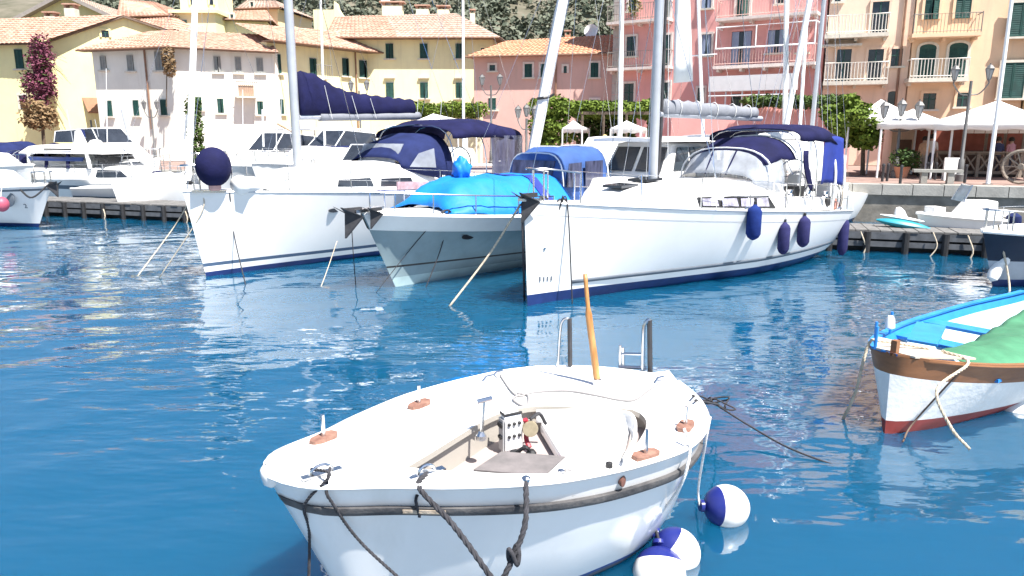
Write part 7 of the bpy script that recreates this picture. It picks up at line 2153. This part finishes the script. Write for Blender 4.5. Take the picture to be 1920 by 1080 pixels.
# control console on the far side with panel, handles, red hose and pale pulley
q0 = uvq(955, 830, .62)
CON = [uvq(px, py, .97) for px, py in ((938, 776), (946, 783), (978, 776), (970, 768))]
CON = [CON[0], CON[3], CON[2], CON[1]]
boxuv(CON, .662, .97, GELF, 'console', .006)
def at(P, z): return YF.P(P[0], P[1], z)
nrm = (at(CON[0], .8) - at(CON[1], .8)).normalized(); nrm = -YF.d
A0, A1 = at(CON[0], .69), at(CON[3], .69)
b = MB(); b.prism([A0 + nrm * .004, A1 + nrm * .004, A1 + nrm * .004 + Vector((0, 0, .23)), A0 + nrm * .004 + Vector((0, 0, .23))], nrm * .01); pn_ = b.build('instrument_panel', mat('panel_grey', (.34, .34, .35), .4, var=.1), tF)
for k, (f_, z, r_) in enumerate(((.3, .90, .02), (.7, .90, .02), (.3, .80, .014), (.65, .80, .014))):
    p = A0.lerp(A1, f_); p.z = zmap(z); MB().lathe([(r_, .0), (r_, .010), (r_ * .7, .012)], p + nrm * .014, 12, nrm).build('gauge', BLACK, pn_)
B0_, B1_ = at(CON[3], .70), at(CON[2], .70)
nr2 = (B1_ - B0_).cross(Vector((0, 0, 1))).normalized()
if nr2.dot(EYE - B0_) < 0: nr2 = -nr2
b = MB(); b.prism([B0_ + nr2 * .004, B1_ + nr2 * .004, B1_ + nr2 * .004 + Vector((0, 0, .21)), B0_ + nr2 * .004 + Vector((0, 0, .21))], nr2 * .008); sp_ = b.build('switch_panel', mat('panel_white', (.6, .6, .6), .4, var=.1), tF)
for k in range(6):
    p = B0_.lerp(B1_, .2 + .3 * (k % 3)); p.z = zmap(.91 - .10 * (k // 3)); MB().lathe([(.011, 0), (.011, .012), (.008, .014)], p + nr2 * .012, 8, nr2).build('switch', BLACK, sp_)
MB().tube([at(CON[0], .985), at(CON[3], .985), at(CON[2], .985)], .009, 6).build('console_rim', BLACK, tF)
hs = at(CON[2], .86) + YF.d * .03
MB().tube(crv([hs + Vector((0, 0, .05)), hs + YF.d * .02, hs + YF.d * .01 - Vector((0, 0, .09)), hs + YF.n * .05 - Vector((0, 0, .14))], 5), .018, 7).build('red_hose', mat('red_hose', (.4, .03, .05), .5), tF, smooth=True)
q_ = uvq(994, 806, .84); p = YF.P(q_[0], q_[1], .85); ax = (YF.n * .8 - YF.d * .5 + Vector((0, 0, .2)))
MB().lathe([(.02, -.022), (.052, -.022), (.055, -.015), (.042, 0), (.055, .015), (.052, .022), (.02, .022)], p, 18, ax).build('hand_pulley', mat('cream_pulley', (.26, .22, .15), .5, var=.3, scale=12), tF, smooth=True)
MB().tube(crv([p + Vector((0, 0, .07)), p + YF.d * .08 + Vector((0, 0, .09)), p + YF.d * .14], 5), .012, 6).build('cable', RUB, tF, smooth=True)
fa = uvq(966, 842, .775); fb_ = uvq(996, 842, .775)
b = MB(); b.lathe([(.035, 0), (.045, .03), (.035, .06)], YF.P(fa[0], fa[1], .69), 8); b.lathe([(.03, 0), (.036, .05), (.022, .07)], YF.P(fb_[0], fb_[1], .69), 8); b.tube(crv([YF.P(fa[0], fa[1], .74), YF.P((fa[0] + fb_[0]) / 2, (fa[1] + fb_[1]) / 2 + .03, .80), YF.P(fb_[0], fb_[1], .74)], 5), .014, 6); o = b.build('fittings', BLACK, tF); o['kind'] = 'stuff'
# gear lever standing on the far side deck with a T handle
gl_ = atdeck(905, 824); P0 = YF.P(gl_[0], gl_[1] - .02, deckz(gl_[0], gl_[1])); P1 = P0 + Vector((0.02, 0.02, .26))
b = MB(); b.tube([P0, P1], .012, 6); b.tube([P1 - YF.d * .06, P1 + YF.d * .06], .016, 6); b.lathe([(.035, 0), (.035, .03), (.02, .05)], P0 - Vector((0, 0, .005)), 10); b.build('gear_lever', STEEL, tF)
# thole pins on worn wooden blocks
PADW = mat('worn_varnished_wood', (.16, .07, .05), .7, scale=14, col2=(.30, .17, .125), bump=.4)
def thole(u, v, h, pad=True, ln=.26):
    z = deckz(u, v); sg = 1 if v > 0 else -1
    du = YF.d if True else YF.d
    t0 = u / YF.L; tang = (YF.P((t0 + .02) * YF.L, sg * YF.hb(t0 + .02), 0) - YF.P((t0 - .02) * YF.L, sg * YF.hb(t0 - .02), 0)).normalized()
    c = YF.P(u, v, z)
    o = None
    if pad:
        b = MB(); nn_ = tang.cross(Vector((0, 0, 1)))
        pl = [c + tang * ln * x + nn_ * .05 * y for x, y in ((-.5, -.5), (-.3, -1), (.3, -1), (.5, -.5), (.5, .5), (.3, 1), (-.3, 1), (-.5, .5))]
        b.prism([q - Vector((0, 0, .02)) for q in pl], (0, 0, .05)); o = b.build('oarlock_pad', PADW, tF)
    b = MB(); b.tube([c, c + Vector((0, 0, h))], [.014, .012], 8); b.build('thole_pin', STEEL, o or tF, smooth=True)
for (px, py, h) in ((607, 826, .17), (786, 762, .16)):
    u, v = atdeck(px, py); v = max(v, -YF.hb(u / YF.L) + .06); thole(u, v, h, ln=.2)
for (px, py, h, ) in ((1243, 872, .19), (1285, 802, .16)):
    u, v = atdeck(px, py); thole(u, min(v, YF.hb(u / YF.L) - .07), h, ln=.2)
# bow eye strap, midship fairlead and cleats
def strap(px, py, w_=.07):
    u, v = atdeck(px, py); c = YF.P(u, v, deckz(u, v)); b = MB()
    pts = [c + YF.d * w_ * math.cos(a) * 1.0 + Vector((0, 0, .055 * math.sin(a))) for a in [math.pi * k / 8 for k in range(9)]]
    b.tube(pts, .009, 6); o = b.build('deck_eye', STEEL, tF, smooth=True)
    b = MB(); b.box(c + Vector((0, 0, .003)), (.24, .05, .012), aF); b.build('eye_plate', STEEL, o); return c
e1 = strap(603, 886); e2 = strap(800, 888, .06)
u, v = atdeck(1003, 915); c3 = YF.P(u, min(v, YF.hb(u / YF.L) - .02), deckz(u, v)); b = MB(); b.lathe([(.03, 0), (.03, .03), (.016, .04)], c3, 8); b.build('bollard', STEEL, tF)
for (px, py) in ((1142, 876), (1052, 890)):
    u, v = atdeck(px, py); c = YF.P(u, v, deckz(u, v)); MB().lathe([(.025, -.01), (.022, .03), (.012, .035)], c, 8).build('filler_cap', BLACK if px > 1100 else STEEL, tF)
for (px, py) in ((918, 712), (1238, 715), (936, 704)):
    u, v = atdeck(px, py); v = max(v, -YF.hb(min(1, u / YF.L)) + .05); c = YF.P(u, v, deckz(u, v)); b = MB(); b.tube([c - YF.d * .07, c - YF.d * .03 + Vector((0, 0, .035)), c + YF.d * .03 + Vector((0, 0, .035)), c + YF.d * .07], .011, 6); b.build('cleat', STEEL, tF, smooth=True)
# drain outlet in the side
t_ = station(YF, 1190, .68); q = YF.side(t_, zr(t_) + .11, 1, .0); nn_ = YF.n
b = MB(); b.lathe([(.02, -.02), (.035, 0), (.038, .015), (.022, .018)], q, 12, (YF.n + YF.d * .4)); b.build('outlet', mat('bronze_outlet', (.16, .07, .05), .5), tF, smooth=True)
# stern ladder, posts and bracket
def post(px, py0, py1, Y, r, m, name, **k):
    a = W(px, py0, Y); c = W(k.get('px1', px), py1, Y); return MB().tube([a, c], r, 8).build(name, m, tF, smooth=True)
Ys = 7.12 * KF
MB().tube(crv([W(1046, 686, Ys), W(1050, 620, Ys), W(1056, 600, Ys), W(1066, 598, Ys), W(1070, 606, Ys)], 5), .013, 7).build('stern_rail', STEEL, tF, smooth=True)
MB().tube([W(1069, 686, Ys), W(1068, 597, Ys)], .02, 8).build('stern_post', RUB, tF, smooth=True)
Yl = 7.0 * KF
MB().tube(crv([W(1205, 700, Yl), W(1206, 640, Yl), W(1208, 612, Yl), W(1216, 600, Yl), W(1219, 610, Yl)], 5), .018, 8).build('ladder_rail', STEEL, tF, smooth=True)
MB().tube([W(1219, 700, Yl), W(1218, 600, Yl)], .022, 8).build('ladder_rail', RUB, tF, smooth=True)
MB().tube([W(1162, 690, Yl + .1), W(1163, 648, Yl + .1)], .012, 7).build('ladder_rail', STEEL, tF, smooth=True); MB().tube([W(1168, 690, Yl + .1), W(1168, 652, Yl + .1)], .012, 7).build('ladder_rail', STEEL, tF, smooth=True)
MB().tube([W(1166, 663, Yl + .1), W(1206, 664, Yl)], .012, 7).build('ladder_rung', STEEL, tF, smooth=True)
MB().tube([W(1160, 688, Yl + .08), W(1212, 690, Yl)], .016, 7).build('ladder_foot', STEEL, tF, smooth=True)
# wooden tiller pole standing in a socket
u, v = atdeck(1120, 722); c = YF.P(u, v, deckz(u, v))
wd = mat('orange_varnished_wood', (.30, .12, .03), .45, scale=5, col2=(.55, .30, .12), stretch=(4, 4, .6))
tp = c + Vector((0, 0, .02)); pts = [tp, W(1113, 660, c.y + .03), W(1104, 590, c.y + .06), W(1097, 514, c.y + .10)]
MB().tube(crv(pts, 5), [.028] * 6 + [.027] * 5 + [.017] * 5, 8).build('tiller_pole', wd, tF, smooth=True, sharp=180)
MB().lathe([(.035, -.01), (.035, .05), (.025, .055)], c, 10).build('tiller_socket', STEEL, tF)
# ---- ropes of the boat
GF = 'ropes of the small white motor boat'
def onside(px, z, out=.03): t_ = station(YF, px, z); return YF.side(t_, z, 1, out)
st_ = YF.sheer(.15)
rope('mooring_rope', 'thin dark rope dropping straight from the bow eye past the stem', [e1 + Vector((-.06, 0, .03)), YF.P(.28, YF.hb(.07) + .02, 1.0), onside(582, .78, .06), W(580, 1000, 4.0), W(578, 1120, 4.02)], .0095, ROPEB, GF, twist=True)
rope('mooring_rope', 'dark rope slanting from the bow eye down across the rubbing strake', [e1 + Vector((.05, 0, .04)), onside(622, YF.sheer(.12), .02), onside(632, .80, .05), W(672, 1012, 3.92), W(760, 1095, 3.8)], .0095, ROPEB, GF, twist=True)
rope('mooring_rope', 'thick braided black rope running down from the midship eye', [e2, onside(800, YF.sheer(.25) + .01, .02), W(850, 985, 3.75), W(930, 1095, 3.6)], .017, ROPEB, GF, twist=True)
rope('mooring_rope', 'short vertical black rope hanging from the midship eye to the strake', [e2 + Vector((.01, -.01, 0)), onside(797, .78, .02), onside(797, .63, .055)], .010, ROPEB, GF, twist=True)
rope('mooring_rope', 'thick braided black rope with a knot slanting down from the side bollard', [c3 + Vector((0, 0, .03)), W(985, 980, 3.82), W(962, 1045, 3.75), W(938, 1095, 3.7)], .018, ROPEB, GF, twist=True)
k_ = W(963, 1040, 3.75); rope('knot', 'knot tied in the thick black rope at the side of the small boat', [k_ + Vector((.03 * math.cos(a), .03 * math.sin(a), .05 * math.sin(2 * a))) for a in [k * .9 for k in range(10)]], .014, ROPEB, GF, 4)
pl = [atdeck(x, y) for x, y in ((938, 706), (958, 735), (975, 745), (1000, 738), (1060, 735), (1110, 742), (1160, 752), (1190, 752), (1215, 735), (1240, 718))]
rope('deck_rope', 'thin grey rope lying in a curve across the white stern deck', [YF.P(u, v, deckz(u, v) + .012) for u, v in pl], .008, mat('grey_rope', (.25, .24, .24), .9), GF)
pl = [atdeck(x, y) for x, y in ((975, 742), (962, 752), (985, 765), (990, 745), (970, 740))]
rope('deck_rope', 'small loop of grey rope beside the engine console', [YF.P(u, v, deckz(u, v) + .014) for u, v in pl], .008, mat('grey_rope', (.25, .24, .24), .9), GF)
rope('mooring_rope', 'dark line trailing over the water from the stern corner', [YF.P(3.55, .55, .86), G(1325, 748, .4), G(1400, 795, .15), G(1480, 840, .05), G(1585, 880, -.02)], .010, ROPEB, GF)
cc = G(1345, 755, .32)
rope('rope_coil', 'tangle of dark rope hanging off the stern corner over the water', [cc + Vector((.12 * math.cos(a * 1.3) + .05 * math.sin(a * 3), .10 * math.sin(a), .05 * math.cos(a * 2.1))) for a in [k * .7 for k in range(20)]] + [YF.P(3.52, .6, .84)], .009, ROPEB, GF, 4)
# ---- round buoys
def buoy(px, py, rad, tilt, label, Y=None, z=None):
    c = W(px, py, Y)
    t = thing('buoy_fender', label, 'buoy', tuple(c), 'white and blue buoys beside the small boat')
    ax = Vector(tilt).normalized()
    prof = [(max(.015, rad * math.cos(a)), rad * 1.05 * math.sin(a)) for a in [R(-88) + R(176) * k / 20 for k in range(21)]]
    i0 = 13
    MB().lathe(prof[:i0 + 1], c, 28, ax).build('ball', mat('white_vinyl', (.66, .65, .62), .35, col2=(.82, .82, .81), scale=9, detail=9, spec=.4), t, smooth=True, sharp=60)
    capp = [(r_ * 1.004, z_) for r_, z_ in prof[i0:]] + [(.05, rad * 1.15), (.045, rad * 1.3), (.02, rad * 1.32)]
    MB().lathe(capp, c, 28, ax).build('cap', mat('ultramarine_vinyl', (.012, .02, .16), .35, var=.15), t, smooth=True, sharp=50)
    return t, c + ax * rad * 1.3
bt1, top1 = buoy(1362, 950, .178, (-1, -.15, .12), 'blue-capped white buoy floating on its own beside the stern corner', 5.55)
bt2, top2 = buoy(1268, 1034, .172, (-.75, .25, .6), 'blue-capped white buoy half hidden behind the lowest one', 4.98)
bt3, top3 = buoy(1236, 1078, .19, (.1, .72, .68), 'lowest blue-capped white buoy, cut by the bottom edge', 4.78)
rope('buoy_line', 'white line holding the floating buoy to the stern quarter', [YF.side(.86, .84, 1, .03), YF.side(.87, .55, 1, .07), top1 + Vector((-.02, 0, .15)), top1], .009, ROPEW, GF, twist=True)
rope('buoy_line', 'white rope from the side pin to the two lower buoys', [YF.P(2.80, YF.hb(.725) - .05, .92), YF.side(.72, .80, 1, .03), YF.side(.71, .5, 1, .09), top2 + Vector((0, 0, .06)), top2], .011, ROPEW, GF, twist=True)
rope('buoy_line', 'short dark line knotted between the two lower buoys', [top2, (top2 + top3) / 2 + Vector((0, 0, .04)), top3], .012, ROPEB, GF)

# ================================================================ ROWING BOAT AT THE RIGHT
tO = thing('rowing_boat', 'wooden rowing boat with a brown gunwale, red bottom and blue interior', 'rowing boat', (4.3, 8.2, 0))
OB = smoothtab([(0, .0), (.012, .15), (.04, .30), (.1, .48), (.22, .72), (.42, .95), (.6, 1.0), (.8, .9), (1, .6)])
p0 = G(1664, 815, .0)
class LowBoat(Boat):
    def P(s, u, v, z):
        q = s.B + s.d * u + s.n * v
        return Vector((q.x, q.y, z - .075))
YO = LowBoat(tO, (p0.x - .06, p0.y - .02), R(37), 5.2, 1.02, .95, .84, beam=OB, rake=.05, pw=((0, .8), (.1, .6), (.3, .5), (.6, .45), (1, .5)), zmid=.70, kup=0, zk=-.20)
tO.location = (p0.x, p0.y, 0)
BRN = mat('brown_varnish', (.24, .105, .045), .5, var=.2, scale=3, stretch=(1, 1, 4))
REDP = mat('red_bottom_paint', (.24, .035, .03), .55, var=.2, scale=5)
OLDW = mat('old_white_paint', (.78, .78, .77), .5, var=.06, scale=5, bump=.3, bscale=14)
YO.hull([(lambda t: .235 - .10 * t, 1), (lambda t: YO.sheer(t) - .20, 2), (lambda t: YO.sheer(t) - .198, 2)], [REDP, OLDW, BRN], ns=34)
YO.strake(lambda t: YO.sheer(t) - .0, .016, .028, BRN, 'gunwale_strake')
BLUI = mat('sky_blue_paint', (.02, .22, .62), .5, var=.15, scale=5)
LBLU = mat('pale_blue_paint', (.55, .74, .80), .5, var=.15, scale=6)
b = MB(); rows = []
for i in range(31):
    t = lerp(.02, 1, i / 30); rows.append([YO.side(t, z, sg, -.03) for sg, z in ((1, YO.sheer(t)), (1, YO.sheer(t) - .12), (1, .22), (1, -.05), (-1, -.05), (-1, .22), (-1, YO.sheer(t) - .12), (-1, YO.sheer(t)))])
b.loft(rows, closed=False, mi=[0, 1, 1, 1, 1, 1, 0]); b.build('inner_planking', [BLUI, LBLU], tO, smooth=True, sharp=50)
for sg in (1, -1):
    b = MB(); rows = []
    for i in range(31):
        t = lerp(.0, 1, i / 30); z = YO.sheer(t); rows.append([YO.side(t, z, sg, .02), YO.side(t, z, sg, .02) + Vector((0, 0, .025)), YO.side(t, z, sg, -.06) + Vector((0, 0, .025)), YO.side(t, z, sg, -.06)])
    b.loft(rows, closed=True); b.build('gunwale_cap', BRN if sg > 0 else BLUI, tO, smooth=False)
# stem post, foredeck, thwarts
MB().bar(YO.P(.06, 0, .80), YO.P(.06, 0, 1.10), .07, .06, YO.n).build('stem_post', BRN, tO)
b = MB(); b.prism([YO.P(.08, .2, .95), YO.P(.7, YO.hb(.135) - .05, .90), YO.P(.7, -YO.hb(.135) + .05, .90), YO.P(.08, -.2, .95)], (0, 0, .02)); b.build('foredeck', mat('weathered_foredeck', (.5, .45, .38), .8, var=.2), tO)
for u in (1.0, 1.9, 2.9):
    b = MB(); w_ = YO.hb(u / YO.L) - .04; b.hexa([YO.P(u, w_, .62), YO.P(u + .28, w_, .62), YO.P(u + .28, -w_, .62), YO.P(u, -w_, .62), YO.P(u, w_, .66), YO.P(u + .28, w_, .66), YO.P(u + .28, -w_, .66), YO.P(u, -w_, .66)]); b.build('thwart', BLUI, tO)
b = MB(); b.prism([YO.P(.75, -.2, .92), YO.P(1.9, -.62, .86), YO.P(1.95, -.30, .86), YO.P(.8, .1, .92)], (0, 0, .03)); b.build('blue_board', BLUI, tO)
for u in (1.02, 1.15): pass
b = MB(); b.lathe([(.03, 0), (.06, .02), (.05, .12), (.03, .16)], YO.P(1.3, -.66, .88), 10); b.build('white_bag', GEL, tO, smooth=True)
for (u, v, h) in ((.10, -.22, .26), (.75, -.55, .24), (1.45, -.72, .30)): MB().tube([YO.P(u, v, YO.sheer(u / 5) + .02), YO.P(u, v, YO.sheer(u / 5) + h)], .016, 6).build('oar_pin', BLUI, tO)
# green tarp sagging over the middle
t_g = thing('green_tarp', 'green tarpaulin sagging over the middle of the rowing boat', 'tarpaulin', tuple(YO.P(1.2, .2, .62)))
b = MB(); rows = []
for i in range(31):
    k = i / 30; u = lerp(.72, 4.6, k); w_ = YO.hb(u / YO.L) - .03; row = []
    for j in range(17):
        q = -1 + 2 * j / 16; v = lerp(-.05 * w_ - .45 * w_ * max(0, k - .3), w_, j / 16)
        z = YO.sheer(u / YO.L) + -.01 + .14 * math.sin(math.pi * min(1, k * 1.2 + .08)) * (1 - abs(q) ** 2) + .04 * noise.noise(Vector((u * 2.2, v * 3.5, 3))) + .03 * abs(noise.noise(Vector((u * 1.4 + v * 3, v * 5, 8)))) + .012 * math.sin(u * 11 + v * 7)
        row.append(YO.P(u, v, z))
    rows.append(row)
b.loft(rows, closed=False); o = b.build('cloth', mat('green_tarp_cloth', (.05, .19, .10), .7, var=.2, scale=3, bump=.4, bscale=14), t_g, smooth=True, sharp=180); o.modifiers.new('thickness', 'SOLIDIFY').thickness = .008
GO = 'ropes of the rowing boat'
rope('mooring_rope', 'pale rope draped over the bow of the rowing boat into the water', [YO.P(.6, .1, .94), YO.P(.2, -.2, 1.02), YO.side(.03, .96, -1, .06), W(1604, 735, 7.6), G(1574, 800, -.1)], .017, ROPE, GO, twist=True)
rope('mooring_rope', 'pale rope hanging over the brown gunwale to the water alongside', [YO.P(.55, .25, .96), YO.side(.1, YO.sheer(.1) + .035, 1, .035), W(1757, 730, 6.9), W(1782, 800, 6.75), W(1818, 842, 6.7)], .016, ROPE, GO, twist=True)
rope('mooring_rope', 'thin dark rope slanting across the white planks of the rowing boat', [YO.side(.1, YO.sheer(.1) + .03, 1, .03), YO.side(.07, .6, 1, .04), YO.side(.035, .2, 1, .05), W(1693, 828, 7.0)], .009, mat('brown_rope', (.12, .08, .06), .9), GO)
q = YO.side(.50, .30, 1, .20)
t = thing('fender', 'large white fender against the side of the rowing boat', 'fender', tuple(W(1900, 770, q.y)))
fc = W(1905, 768, q.y)
MB().lathe([(max(.02, .21 * math.cos(a)), .26 * math.sin(a)) for a in [R(-88) + R(176) * k / 14 for k in range(15)]], fc, 18, YO.d + Vector((0, 0, .25))).build('body', mat('white_vinyl', (.8, .8, .79), .3), t, smooth=True)
b = MB(); b.tube([fc + Vector((0, 0, .2)), YO.side(.5, YO.sheer(.5), 1, .03)], .012, 5); b.build('line', mat('blue_line', (.1, .25, .5), .8), t)
